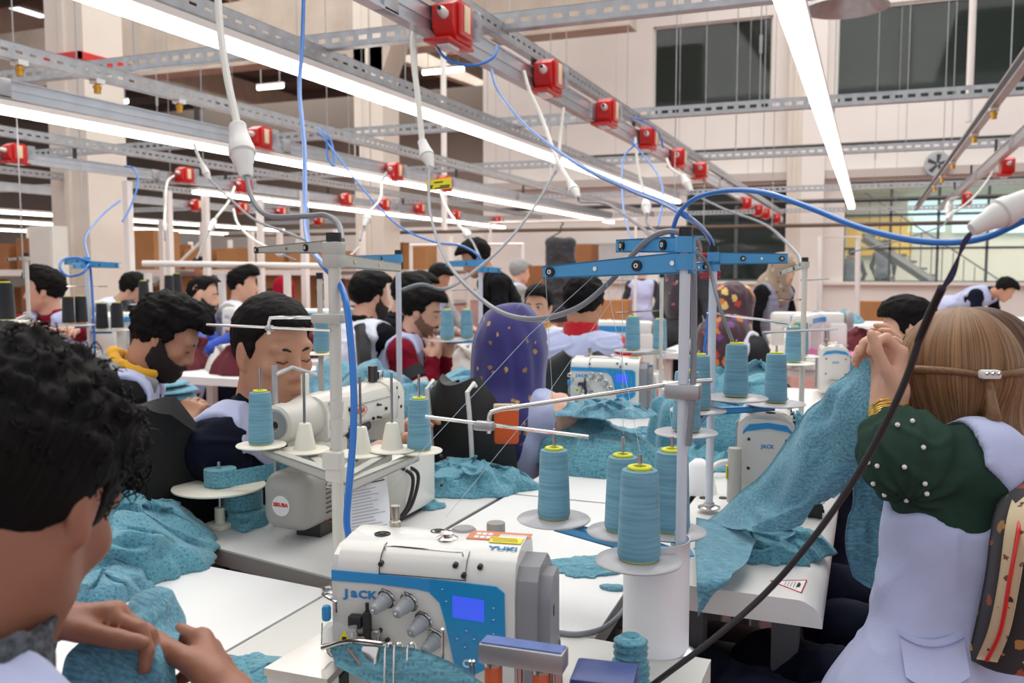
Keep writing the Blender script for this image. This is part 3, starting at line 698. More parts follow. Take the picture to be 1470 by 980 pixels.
def make_overlock(label):
    t = thing('overlock_machine', label, 'sewing machine')
    W, D = .235, .125
    prof = [(0, .005), (0, .168), (.003, .182), (.010, .193), (.022, .201), (.045, .207), (.085, .208), (.108, .203), (.12, .192), (D, .176), (D, .005)]
    b = MB().prism(prof, 0, W, M=[[0, 0, 1], [1, 0, 0], [0, 1, 0]])
    b.box((.235, .07, .09), (.02, .11, .15), bev=.01)
    body = b.build('body', M_enam, t, angle=30)
    # rounded left cheek
    MB().prism([(.004, .06), (.004, .170), (.012, .19), (.03, .199), (.09, .2), (.112, .19), (.118, .06)], -.008, 0, M=[[0, 0, 1], [1, 0, 0], [0, 1, 0]]).build('left_cheek', M_enam, t, angle=30)
    # end plate of the cheek: blue arch, inset plate, screws, small logo
    e = MB(); e.prism([(.006, .165), (.008, .174), (.02, .188), (.06, .193), (.100, .188), (.112, .174), (.114, .165), (.104, .172), (.06, .180), (.018, .174)], -.0092, -.008, M=[[0, 0, 1], [1, 0, 0], [0, 1, 0]]); e.build('blue_arch', M_stripe, t, smooth=False)
    MB().prism([(.012, .078), (.012, .160), (.022, .170), (.06, .175), (.098, .170), (.108, .160), (.108, .078), (.09, .066), (.03, .066)], -.0105, -.008, M=[[0, 0, 1], [1, 0, 0], [0, 1, 0]]).build('end_plate', M_enam, t, smooth=False)
    LF = [[0, 0, -1], [-1, 0, 0], [0, 1, 0]]
    text_obj('JACK', .012, (-.0108, .06, .14), LF, M_prtb, t, bold=.0004)
    for y, z in ((.02, .155), (.02, .09), (.1, .155), (.1, .09)): MB().cyl((-.0100, y, z), (-.0120, y, z), .0036, n=10).build('screw', M_prtk, t)
    # blue stripe and control panel
    dec([(-.006, .160), (-.006, .174), (.05, .173), (.127, .171), (.13, .164), (.127, .154), (.11, .157), (.05, .160)], M_stripe, 'blue_stripe', t)
    dec([(.127, .1715), (.212, .168), (.2225, .160), (.224, .085), (.2185, .073), (.180, .050), (.168, .048), (.160, .054), (.146, .118), (.139, .142), (.127, .153)], M_panel, 'control_panel', t, 0, -.003)
    pn = [c for c in t.children if c.name.startswith('control_panel')][0]
    dec([(.156, .125), (.156, .153), (.197, .150), (.197, .122)], M_screen, 'screen', pn, -.003, -.0038)
    for x, z in ((.143, .160), (.148, .145), (.209, .141), (.209, .126), (.209, .108), (.174, .109), (.162, .098), (.184, .099), (.172, .088), (.206, .089)):
        MB().lathe([(.0042, 0), (.0042, .0006), (.0034, .0006), (.0034, 0)], (x, -.003, z), (0, -1, 0), 14).build('button_ring', M_stripe, pn)
        MB().cyl((x-.0012, -.0035, z), (x+.0012, -.0035, z), .0006, n=5).build('button_mark', M_prtw, pn)
    g = MB()
    for i in range(4):
        for j in range(6): g.cyl((.190+i*.0028, -.0031, .094-j*.0032+i*.0008), (.190+i*.0028, -.0038, .094-j*.0032+i*.0008), .0009, n=6)
    tag(g.build('speaker_holes', M_prtk, pn), kind='stuff')
    text_obj('C4', .014, (.177, -.0034, .066), FR, M_prtw, pn, bold=.0004)
    for ch, sz, x, sx in (('J', .0145, .0135, 1.35), ('a', .0168, .0240, 1.2), ('C', .0140, .0360, 1.25), ('K', .0140, .0485, 1.25)):
        text_obj(ch, sz, (x, -.0006, .1435 if ch != 'a' else .1450), FR, M_prtb, t, bold=.0006, sx=sx)
    # lid lines, wire handle, oil caps, screws
    MB().prism([(-.0002, .172), (.0012, .183), (.009, .1945), (.0215, .2025), (.03, .2045), (.03, .2052), (.021, .2034), (.008, .1953), (.0002, .1835), (-.0012, .172)], .058, .0592, M=[[0, 0, 1], [1, 0, 0], [0, 1, 0]]).build('lid_seam', M_prtk, t, smooth=False)
    MB().prism([(-.0002, .172), (.0012, .183), (.009, .1945), (.0215, .2025), (.0210, .2034), (.008, .1953), (.0002, .1835), (-.0012, .172)], .172, .1728, M=[[0, 0, 1], [1, 0, 0], [0, 1, 0]]).build('lid_seam', M_prtk, t, smooth=False)
    MB().cyl((.058, -.0008, .1735), (.173, -.0008, .1725), .0006, n=5).build('lid_seam', M_prtk, t)
    MB().tube([(.063, .012, .2), (.063, .008, .207), (.075, .006, .208), (.155, .006, .206), (.166, .008, .206), (.166, .012, .199)], .0014, 6).build('wire_handle', M_chrome, t)
    for x, y, r in ((.043, .055, .011), (.112, .082, .010)):
        MB().lathe([(r, 0), (r, .0015), (r*.8, .0015), (r*.8, .0005), (r*.5, .0005), (r*.4, .0022), (0, .0022)], (x, y, .207), n=18).build('oil_cap', M_prtk, t)
    MB().lathe([(.0145, 0), (.0145, .0015), (.009, .004), (.009, .008), (.006, .01), (0, .0105)], (.133, .055, .207), n=18).build('oil_window', M_chrome, t)
    MB().lathe([(.017, 0), (.017, .006), (.014, .009), (0, .01)], (.145, .095, .202), n=20).build('filler_cap', M_gplas, t)
    MB().lathe([(.008, 0), (.008, .010), (.0055, .012), (.0055, .014), (.0065, .015), (.0065, .032), (0, .032)], (.046, .098, .203), n=14).build('thread_post', mat('nickel', lin(176, 170, 160), .3, 1.), t)
    for x, z, y in ((.060, .186, .004), (.158, .190, .006), (.190, .190, .006), (.17, .179, .002)):
        MB().cyl((x, y+.002, z), (x, y-.004, z-.001), .0034, n=10).build('screw', M_prtk, t)
    # stickers and second logo on the top
    top = lambda x, y: (x, y, .2078 if .03 < y < .09 else .205)
    MB().box((.178, .075, .2082), (.04, .036, .0008)).build('orange_sticker', M_ora, t, smooth=False)
    MB().box((.217, .088, .2066), (.045, .02, .0008)).build('orange_sticker', M_ora, t, smooth=False)
    MB().box((.212, .058, .2085), (.042, .022, .0008)).build('yellow_sticker', M_yel, t, smooth=False)
    for k in range(3): MB().box((.212-.002*k, .052+.006*k, .2091), (.034, .0012, .0003)).build('print_line', M_prtk, t, smooth=False)
    for k in range(6): MB().box((.166+.008*(k % 3)+.004, .066+.014*(k//3), .2088), (.006, .009, .0003)).build('pictogram', M_prtw, t, smooth=False)
    text_obj('YUKI', .0125, (.213, .034, .2056), [[1, 0, 0], [0, .99, -.1], [0, .1, .99]], M_prtb, t, bold=.0003, sx=1.35)
    # grey end cover with handwheel hole
    c = MB(); c.prism([(.008, .0), (.006, .150), (.012, .172), (.028, .186), (.085, .187), (.1, .178), (.135, .150), (.135, .0)], .2352, .262, M=[[0, 0, 1], [1, 0, 0], [0, 1, 0]])
    c.prism([(.02, .0), (.018, .140), (.026, .160), (.04, .172), (.078, .172), (.09, .160), (.095, .0)], .262, .277, M=[[0, 0, 1], [1, 0, 0], [0, 1, 0]])
    ec = c.build('end_cover', M_cover, t, angle=30)
    MB().lathe([(.026, 0), (.026, .002), (.022, .003), (.020, .002), (.020, 0)], (.2765, .07, .055), (1, 0, 0), 20).build('cover_ring', M_cover, ec); MB().cyl((.276, .07, .04), (.2785, .07, .04), .013, n=16).build('hub_hole', M_prtk, ec)
    MB().box((.2772, .045, .125), (.001, .006, .014), bev=.0004).build('slot', M_prtk, ec)
    # tension knobs
    for x, z in ((.068, .141), (.098, .139), (.117, .116), (.134, .094)):
        k = MB(); ax = (-.35, -1, -.28)
        k.lathe([(.0, 0), (.0105, .0), (.0105, .004), (.0095, .005), (.0095, .010), (.0085, .011), (.0080, .017), (.0075, .0175), (.0068, .024), (.0045, .026), (.0, .026)], (x, -.004, z), ax, 18)
        kn = k.build('tension_knob', mat('knob_grey', lin(160, 164, 168), .35), t)
        MB().lathe([(0, 0), (.0032, .0), (.0032, .003), (0, .003)], V3((x, -.004, z))+V3(ax)/np.linalg.norm(ax)*.025, ax, 10).build('knob_tip', M_chrome, kn)
        MB().lathe([(0, -.003), (.013, -.003), (.014, -.001), (.013, 0), (0, 0)], (x, -.003, z), ax, 18).build('tension_disc', M_chrome, kn)
        MB().tube([(x-.004, -.002, z+.008), (x-.002, -.012, z+.017), (x+.008, -.012, z+.014), (x+.010, -.004, z+.006)], .0011, 5).build('thread_guide', M_chrome, kn)
    # needle area
    MB().tube([(-.008, .0, .150), (-.016, -.004, .150), (-.017, -.006, .142), (-.006, -.010, .139), (.003, -.011, .136), (.003, -.011, .122)], .0022, 6).build('lifter_wire', M_brass if False else M_chrome, t)
    MB().box((-.012, -.006, .118), (.012, .012, .022), bev=.005).build('blue_lever', M_stripe, t)
    nb = MB(); nb.box((.030, -.010, .112), (.018, .014, .016), bev=.002); nb.box((.046, -.012, .107), (.009, .012, .04), bev=.002); nb.box((.05, -.008, .08), (.012, .012, .03), bev=.002); nb.cyl((.046, -.012, .12), (.046, -.012, .138), .0025, n=8)
    nb.build('needle_drive', M_prtk, t)
    nc = MB(); nc.box((.036, -.012, .086), (.02, .014, .022), bev=.003); nc.box((.024, -.018, .066), (.026, .012, .008), rz=.3, bev=.002); nc.cyl((.028, -.016, .1), (.026, -.018, .062), .002, n=6); nc.cyl((.033, -.016, .1), (.031, -.018, .062), .002, n=6); nc.box((.055, -.010, .088), (.014, .008, .03), bev=.002); nc.box((.068, -.006, .078), (.010, .010, .020), bev=.002)
    nc.build('presser_foot', M_chrome, t)
    g = MB().prism([(-.006, .072), (-.012, .085), (-.012, .102), (-.004, .112), (.012, .114), (.02, .108), (.034, .112), (.036, .085), (.030, .07), (.018, .067)], .020, .022, M=FR).build('needle_guard', mat('clear_guard', lin(225, 228, 232), .06, alpha=.28, spec=.8), t, smooth=False)
    MB().prism([(.011, .090), (.027, .088), (.019, .104)], .0222, .0228, M=FR).build('warning_triangle', M_yel, g, smooth=False); MB().box((.019, -.0231, .0935), (.006, .0006, .0045)).build('warning_mark', M_prtk, g, smooth=False)
    MB().tube([(-.012, -.02, .11), (-.013, -.021, .08), (0, -.022, .068), (.02, -.022, .066), (.034, -.022, .072), (.036, -.022, .112)], .0009, 5, False).build('guard_rim', M_chrome, g)
    for k in range(3): MB().cyl((.060+.010*k, -.002, .10-.012*k), (.060+.010*k, -.008, .10-.012*k), .003, n=8).build('screw', M_prtk, t)
    # cloth plate on its casing
    pl = MB(); pl.prism([(-.072, -.062), (.018, -.075), (.022, .02), (-.012, .085), (-.04, .085)], .054, .064); pl.build('cloth_plate', M_satin, t, smooth=False)
    cs = MB(); cs.prism([(-.070, -.058), (.014, -.070), (.018, -.04), (-.065, -.028)], .035, .054); cs.box((-.055, .02, .025), (.02, .09, .055)); cs.build('casing', M_enam, t, smooth=False)
    MB().box((-.02, -.02, .022), (.07, .07, .045)).build('looper_case', mat('looper_dark', lin(54, 58, 54), .5, .3), t, smooth=False)
    for x, z in ((-.03, .03), (-.01, .012), (-.005, .034), (-.04, .012)): MB().cyl((x, -.056, z), (x, -.060, z), .004, n=8).build('screw', M_prtk, t)
    return t
OV = make_overlock('large white and blue overlock machine marked JACK in the foreground')
OV.location = (-.629, .959, TZ); OV.rotation_euler = (0, 0, math.radians(10))
p = PD(822, 580, 3.35); dup(OV, (p[0], p[1], .775), math.radians(8), 'white and blue overlock machine beside the water bottle, behind the dotted heap', scale=1.05)
table('white sewing table under the overlock beside the water bottle', [(p[0]-.25, p[1]-.35), (p[0]+.55, p[1]-.30), (p[0]+.5, p[1]+.42), (p[0]-.3, p[1]+.40)], M_topw, M_edge, z=.774)
p = PD(1072, 680, 2.12); dup(OV, (p[0]+.11, p[1], TZ), math.radians(96), 'overlock machine seen end-on beside the raised teal cloth', scale=1.06)
p = PD(1178, 545, 3.9); dup(OV, (p[0]+.12, p[1], TZ+.02), math.radians(95), 'small overlock machine seen end-on in the distance left of the raised hand')

def free_spot(x, y, sx, sy):
    """nearest place for a table of about this size that clears the other tables and the people"""
    best = None
    for k in (1, .85, .7, .55):
        for dx in np.arange(-.8, .81, .1):
            for dy in np.arange(-.8, .81, .1):
                a, b, c, d = x+dx-sx*k/2, x+dx+sx*k/2, y+dy-sy*k/2, y+dy+sy*k/2
                if any(a < r[1]+.04 and b > r[0]-.04 and c < r[3]+.04 and d > r[2]-.04 for r in RECTS): continue
                if any(a-.14 < q[0] < b+.14 and c-.14 < q[1] < d+.14 for q in PELV): continue
                cost = math.hypot(dx, dy)+(1-k)*1.2
                if best is None or cost < best[0]: best = (cost, x+dx, y+dy, k)
    return best[1:] if best else (x, y, .4)
# ================================================================== thread stands, cones, lockstitch machine, cables
def thread_mat(name, c):
    m = mat(name, c, .75, sheen=.15); N, L = nodes_of(m); tc = N.new('ShaderNodeTexCoord'); mp = N.new('ShaderNodeMapping'); mp.inputs['Scale'].default_value = (12, 12, 220); mp.inputs['Rotation'].default_value = (.12, 0, 0)
    no = N.new('ShaderNodeTexNoise'); no.inputs['Scale'].default_value = 1; L.new(tc.outputs['Object'], mp.inputs[0]); L.new(mp.outputs[0], no.inputs['Vector'])
    rp = N.new('ShaderNodeValToRGB'); rp.color_ramp.elements[0].position = .35; rp.color_ramp.elements[1].position = .65; rp.color_ramp.elements[0].color = tuple(q*.82 for q in c)+(1,); rp.color_ramp.elements[1].color = tuple(min(1, q*1.12) for q in c)+(1,)
    L.new(no.outputs['Fac'], rp.inputs[0]); L.new(rp.outputs[0], N['Principled BSDF'].inputs['Base Color'])
    bp = N.new('ShaderNodeBump'); bp.inputs['Strength'].default_value = .3; bp.inputs['Distance'].default_value = .002; L.new(no.outputs['Fac'], bp.inputs['Height']); L.new(bp.outputs[0], N['Principled BSDF'].inputs['Normal']); return m
M_thr = thread_mat('teal_thread', lin(112, 162, 182)); M_thrk = thread_mat('black_thread', lin(26, 27, 34))
M_core = mat('yellow_cone_core', lin(226, 226, 60), .45)
M_tray = mat('grey_tray', lin(178, 178, 182), .3); M_trayw = mat('ivory_tray', lin(234, 230, 214), .35); M_stw = mat('white_stand_paint', lin(216, 222, 232), .35, noise=.06, nscale=15); M_sti = mat('ivory_stand_paint', lin(214, 210, 200), .4)
M_bar = mat('grey_arm_paint', lin(188, 186, 178), .4)
def make_cone(name, m, label, group):
    t = thing(name, label, 'thread', (0, 0, 0), 0, group)
    MB().lathe([(.014, .002), (.0255, .002), (.0272, .007), (.0268, .014), (.0232, .106), (.0218, .112), (.0165, .1135), (.014, .112)], n=28).build('thread', m, t, angle=60)
    MB().lathe([(.011, 0), (.0235, 0), (.0235, .004), (.0165, .004), (.0140, .112), (.0155, .1155), (.0145, .117), (.0085, .117), (.0075, .112), (.0075, .06)], n=22).build('cone_core', M_core, t); return t
cone_t = make_cone('thread_cone', M_thr, 'x', 'teal thread cones'); cone_k = make_cone('thread_cone', M_thrk, 'x', 'black thread cones')
used = {'t': False, 'k': False}
def cone(p, label, kind='t', s=1.):
    src = cone_t if kind == 't' else cone_k
    if not used[kind]: src.location = tuple(p); src['label'] = label; src.scale = (s,)*3; used[kind] = True; return src
    return dup(src, p, random.uniform(0, 6), label, scale=s)
def arm_mesh(p0, p1, h0, h1, dep=.018, t=.0025):
    """sheet-metal arm: upright web from p0 to p1 (heights h0,h1) with a top lip bent away"""
    p0, p1 = V3(p0), V3(p1); d = p1-p0; d[2] = 0; d /= np.linalg.norm(d); nrm = np.array([-d[1], d[0], 0]);  nrm = nrm if nrm @ (p0-EYE) > 0 else -nrm
    m = MB(); z = np.array([0, 0, 1.])
    def quadbox(a, b, c, e, off):
        vs = [a, b, c, e, a+off, b+off, c+off, e+off]; m.add(vs, [(0, 1, 2, 3), (7, 6, 5, 4), (0, 4, 5, 1), (1, 5, 6, 2), (2, 6, 7, 3), (3, 7, 4, 0)])
    a, b, c, e = p0-z*h0/2, p1-z*h1/2, p1+z*h1/2, p0+z*h0/2
    quadbox(a, b, c, e, nrm*t); quadbox(e-z*t, c-z*t, c-z*t+nrm*dep, e-z*t+nrm*dep, z*t); quadbox(a, b, b+nrm*dep*.6, a+nrm*dep*.6, z*t)
    return m, nrm
def arm(par, p0, p1, h0, h1, m, eyes=(), holes=(), name='arm', er=.008):
    g, nrm = arm_mesh(p0, p1, h0, h1); a = g.build(name, m, par, smooth=False, world_pts=True); p0, p1 = V3(p0), V3(p1)
    for u in eyes:
        q = p0+(p1-p0)*u - nrm*.001; MB().lathe([(er*.35, .003), (er, .003), (er, -.002), (er*.35, -.002), (er*.35, .003)], q, -nrm, 16).build('eyelet', M_black, a, world_pts=True); MB().lathe([(er*.2, .004), (er*.45, .004), (er*.45, 0)], q, -nrm, 12).build('eyelet_ring', M_wplas, a, world_pts=True)
    for u in holes:
        q = p0+(p1-p0)*u - nrm*.0008; MB().cyl(q, q-nrm*.0012, er*.45, n=12).build('bolt', M_chrome, a, world_pts=True)
    return a
def tray(par, c, R, m, pin=.16, spider=None, holder=None):
    t = MB().lathe([(0, .002), (R*.3, .0015), (R*.97, 0), (R, .002), (R*.97, .004), (R*.3, .0045), (0, .005)], c, n=40).build('tray', m, par, world_pts=True, angle=60)
    if pin: MB().cyl(V3(c)+V3((0, 0, .004)), V3(c)+V3((0, 0, pin)), .0028, n=8).build('spool_pin', M_steel, t, world_pts=True)
    if holder: MB().lathe([(.024, .004), (.022, .01), (.013, .055), (.011, .057), (0, .057)], c, n=16).build('cone_holder', holder, t, world_pts=True)
    return t
def pole(par, b, ztop, r, m, cap=True, name='pole', foot=True):
    b = V3(b); g = MB().cyl(b, (b[0], b[1], ztop), r, n=16)
    o = g.build(name, m, par, world_pts=True)
    if foot: MB().lathe([(r*2.9, 0), (r*2.9, .003), (r*2.2, .005), (r*1.4, .006), (r*1.4, .012), (r, .012)], b, n=20).build('foot_flange', M_steel, par, world_pts=True)
    if cap: MB().cyl((b[0], b[1], ztop), (b[0], b[1], ztop+.02), r*1.25, n=14).build('pole_cap', M_black, par, world_pts=True)
    return o
def clampblock(par, c, size, m, name='clamp'):
    MB().box(c, size, bev=.003).build(name, m, par, world_pts=True)

# ---- stand A: white pole on the cream table with four teal cones
bA = PZ(975, 935, TZ)
SA = thing('thread_stand', 'white pole thread stand with two blue arms and four grey trays', 'stand', bA)
zA = PD(968, 348, 1.312)[2]; pole(SA, bA, zA, .0079, M_stw)
A = lambda px, py, d: PD(px, py, d)
topA = V3((bA[0], bA[1], 0))
def atA(py): p = PD(970, py, 1.312); return V3((bA[0], bA[1], p[2]))
arm(SA, A(779, 391, 1.42), atA(376)+V3((.012, -.008, 0)), .020, .032, M_blue, (.06, .66), (.38, .88))
arm(SA, A(884, 353, 1.46), atA(352)+V3((.012, -.008, 0)), .021, .024, M_blue, (.1, .66), (.42, .93))
for py in (352, 376): MB().cyl(atA(py+11), atA(py-11), .014, n=14).build('collar', M_blue, SA, world_pts=True)
zt = .908
tA = [PZ(795, 746, zt), PZ(917, 806, zt+.005), PZ(893, 764, zt), PZ(963, 764, zt)]
Rt = [.061, .061, .056, .056]
for c, R in zip(tA, Rt): tray(SA, c, R, M_tray, .152)
for c in tA:
    g, _ = arm_mesh(V3((bA[0], bA[1], zt-.012)), V3((c[0], c[1], c[2]-.012)), .018, .014, .02); g.build('tray_arm', M_blue, SA, smooth=False, world_pts=True)
cl = atA(557); clampblock(SA, cl, (.05, .03, .022), M_galv)
pA = [cl+V3((.02, -.012, .006)), A(985, 548, 1.29), A(720, 587, 1.27), A(705, 592, 1.265), A(702, 602, 1.265), A(702, 622, 1.265)]
MB().tube([A(1021, 546, 1.32)] + pA[1:3] + catmull([pA[2], pA[3], pA[4]], 5) + [pA[5]], .0033, 10).build('guide_rod', M_chrome, SA, world_pts=True)
clampblock(SA, A(695, 611, 1.262), (.030, .014, .013), M_galv)
MB().tube([A(611, 598, 1.30), A(845, 627, 1.22)], .0026, 8).build('thread_bar', M_chrome, SA, world_pts=True)
cone(tA[1]+V3((0, 0, .005)), 'nearest teal thread cone, standing in front of the others on the grey trays', s=1.12)
cone(tA[0]+V3((0, 0, .005)), 'teal thread cone on the leftmost grey tray, away from the other three')
cone(tA[2]+V3((0, 0, .005)), 'teal thread cone half hidden behind the nearest cone, on its left', s=1.03)
cone(tA[3]+V3((0, 0, .005)), 'teal thread cone half hidden behind the nearest cone, against the white pole', s=1.1)
# threads running from the arms to the trays
M_string = mat('thread_line', lin(186, 208, 218), .6)
def strand(pts, label='fine thread strand'): return tag(MB().tube(pts, .0004, 4).build('thread_strand', M_string), label, 'thread', None)
strand([A(783, 396, 1.42), A(742, 442, 1.6)], 'fine thread slanting from the left eyelet of the long blue arm')
strand([A(857, 392, 1.39), A(760, 480, 1.36), A(612, 640, 1.30), A(560, 700, 1.3)], 'upper of the fine threads crossing in front of the purple headscarf')
strand([A(905, 392, 1.37), A(790, 560, 1.3), A(640, 742, 1.25)], 'lower of the fine threads crossing in front of the purple headscarf')
for i, (c, q) in enumerate(zip(tA, ((783, 394), (868, 392), (893, 357), (942, 356)))):
    strand([c+V3((0, 0, .156)), A(q[0], q[1], 1.38)], ['fine thread rising from the leftmost cone', 'fine thread rising from the nearest cone', 'fine thread rising from the hidden left cone', 'fine thread rising from the cone by the pole'][i])

# ---- stand B: ivory pole behind the big overlock, serving the cream lockstitch machine
bB = V3((*PZ(487, 845, TZ)[:2], TZ)); dB = float((bB-EYE) @ _f)
SB = thing('thread_stand', 'ivory pole thread stand with grey arms beside the cream lockstitch machine', 'stand', bB)
B = lambda px, py, d=0: PD(px, py, dB+d)
def atB(py): p = PD(490, py, dB); return V3((bB[0], bB[1], p[2]))
pole(SB, bB, atB(352)[2], .0105, M_sti)
for py in (580, 605): MB().cyl(atB(py+8), atB(py-8), .0125, n=16).build('sleeve', M_sti, SB, world_pts=True)
arm(SB, B(366, 359, .16), atB(355)+V3((.004, -.012, 0)), .012, .024, M_bar, (.03, .7), (.45, .93), er=.0065)
arm(SB, atB(372)+V3((0, -.012, 0)), B(575, 384, .3), .026, .018, M_bar, (), (.3, .65))
for py in (358, 374): MB().box(atB(py), (.03, .03, .024), bev=.003).build('collar', M_bar, SB, world_pts=True)
clampblock(SB, atB(455)+V3((-.005, -.012, 0)), (.06, .02, .016), M_bar)
MB().tube(catmull([B(478, 456, -.01), B(396, 456), B(388, 459), B(386, 468), B(386, 480)], 5), .0032, 8).build('guide_rod', M_chrome, SB, world_pts=True)
clampblock(SB, B(387, 471), (.014, .012, .010), M_galv)
MB().tube([B(297, 466, .06), B(475, 474, -.06)], .0024, 8).build('thread_bar', M_chrome, SB, world_pts=True)
zB = .955
for (px, py, z, hold, R) in ((375, 640, .966, None, .05), (438, 647, .952, M_trayw, .05), (518, 652, .945, M_trayw, .05), (563, 646, .950, M_trayw, .05), (602, 648, .945, None, .048)):
    c = PZ(px, py, z); tray(SB, c, R, M_trayw, .16, holder=hold)
    g, _ = arm_mesh(V3((bB[0], bB[1], c[2]-.012)), V3((c[0], c[1], c[2]-.012)), .02, .014, .02); g.build('tray_arm', M_bar, SB, smooth=False, world_pts=True)
cone(PZ(375, 640, .966)+V3((0, 0, .005)), 'teal thread cone on the ivory tray beside the cream handwheel', s=.93)
cone(PZ(602, 648, .945)+V3((0, 0, .005)), 'teal thread cone beside the black office chair', s=.93)
clampblock(SB, atB(655)+V3((0, -.012, 0)), (.035, .02, .03), M_sti); MB().box(atB(676), (.032, .032, .026), bev=.004).build('collar', M_sti, SB, world_pts=True)
# ---- tape stand with ivory disc on the grey table
bT = V3((*P2(316, 757), TZ)); ST = thing('tape_stand', 'ivory disc stand holding a roll of teal tape', 'stand', bT)
zd = PD(312, 700, float((bT-EYE) @ _f))[2]
MB().box(bT+V3((0, 0, .006)), (.055, .05, .012), bev=.003).build('foot', M_trayw, ST, world_pts=True); MB().cyl(bT, bT+V3((0, 0, .045)), .011, n=14).build('socket', M_trayw, ST, world_pts=True)
cT = V3((bT[0], bT[1], zd)); MB().cyl(bT+V3((0, 0, .04)), cT+V3((0, 0, .06)), .004, n=10).build('spindle', M_steel, ST, world_pts=True)
MB().lathe([(0, 0), (.09, 0), (.098, .003), (.098, .006), (.06, .008), (0, .008)], cT, n=48).build('disc', M_trayw, ST, world_pts=True, angle=60)
M_teal = dotted_cloth('teal_knit', lin(98, 158, 176), lin(50, 108, 130), 105, .3)
M_teal2 = dotted_cloth('teal_knit_fine', lin(100, 160, 178), lin(52, 112, 134), 130, .3)
def tape_roll(c, R, h, label):
    g = MB(); n = 0
    prof = [(R*.12, 0)] + [(R, 0), (R, h)]
    for k in range(7): r = R*(1-k*.12); prof += [(r, h), (r-.0006, h-.0012), (r-.0012, h)]
    g.lathe(prof + [(R*.12, h), (R*.12, 0)], c, n=32); return tag(g.build('tape_roll', M_teal2), label, 'tape')
tape_roll(cT+V3((.004, 0, .009)), .034, .036, 'teal tape roll lying on the ivory disc')
for i, (px, py, dz, lab) in enumerate(((357, 748, 0, 'lower of the teal tape rolls lying on the table by the grey motor'), (350, 735, .036, 'upper of the teal tape rolls lying on the table by the grey motor'))):
    tape_roll(V3((*P2(px, 752), TZ+dz))+V3((-.01*i, .01*i, 0)), .044, .034, lab)
def ribbon(pts, w, label, m=M_teal2, up=(0, 0, 1), thick=.0012, cat='tape', name='tape_strip'):
    P = catmull(pts, 6); u = V3(up); G = np.array([[p-u*w/2, p, p+u*w/2] for p in P]); return tag(MB().grid(G, thick).build(name, m), label, cat)
q = cT+V3((.004, -.034, .027)); ribbon([q, cT+V3((.04, -.03, .03)), cT+V3((.13, .03, .045)), cT+V3((.2, .10, .06))], .034, 'teal tape running from the roll on the ivory disc to the machine')
ribbon([V3((*P2(330, 742), TZ+.02)), V3((*P2(322, 752), TZ+.013)), V3((*P2(352, 765), TZ+.011)), V3((*P2(372, 752), TZ+.02))], .018, 'loose teal tape end curling on the grey table')

# ---- cream lockstitch machine; its length runs along +y
LS_S = .86; hw = PD(416, 605, 1.90); LS = thing('lockstitch_machine', 'cream lockstitch sewing machine with round handwheel and grey motor', 'sewing machine', (hw[0], hw[1], TZ))
Lx = lambda dx, dy, dz: V3((hw[0]+dx, hw[1]+dy*LS_S, TZ+dz)); hz = hw[2]-TZ
prof = lambda z0, z1, w, r: [(-w, z0+r*.4), (-w+r*.4, z0), (w-r*.4, z0), (w, z0+r*.4), (w, z1-r), (w-r*.35, z1-r*.35), (w-r, z1), (-w+r, z1), (-w+r*.35, z1-r*.35), (-w, z1-r)]
YZ = [[1, 0, 0], [0, 0, 1], [0, 1, 0]]
g = MB().prism(prof(hz-.055, hz+.046, .052, .03), .075*LS_S, .17*LS_S, M=YZ, o=Lx(0, 0, 0)); ar = g.build('arm_rear', M_cream, LS, world_pts=True, angle=30)
MB().prism(prof(hz-.040, hz+.044, .050, .028), .17*LS_S, .40*LS_S, M=YZ, o=Lx(0, 0, 0)).build('arm', M_cream, LS, world_pts=True, angle=30)
MB().prism(prof(hz-.10, hz+.048, .052, .03), .40*LS_S, .475*LS_S, M=YZ, o=Lx(0, 0, 0)).build('head', M_cream, LS, world_pts=True, angle=30)
MB().box(Lx(.002, .115, (hz-.05)/2+.01), (.098, .105, hz-.07), bev=.012).build('column', M_cream, LS, world_pts=True)
MB().box(Lx(0, .27, .035), (.12, .44, .07), bev=.006).build('bed', M_cream, LS, world_pts=True)
MB().box(Lx(.01, .46, .075), (.11, .09, .07), bev=.008).build('bed_front', M_enam, LS, world_pts=True)
w = MB().lathe([(r*.8, z) for r, z in ((0, -.045), (.014, -.045), (.014, -.055), (.018, -.055), (.03, -.038), (.036, -.052), (.045, -.056), (.052, -.050), (.054, -.02), (.050, .0), (.056, .04), (.058, .07), (0, .07))], Lx(0, 0, hz), (0, 1, 0), 40); whl = w.build('handwheel', mat('handwheel_grey', lin(206, 202, 194), .35), LS, world_pts=True, angle=35)
MB().lathe([(.013, -.0555), (.029, -.053), (.029, -.050), (.013, -.050)], Lx(0, 0, hz), (0, 1, 0), 30).build('wheel_recess', M_gplas, whl, world_pts=True); MB().cyl(Lx(0, -.056, hz), Lx(0, -.0575, hz), .007, n=12).build('hub_bolt', M_black, whl, world_pts=True)
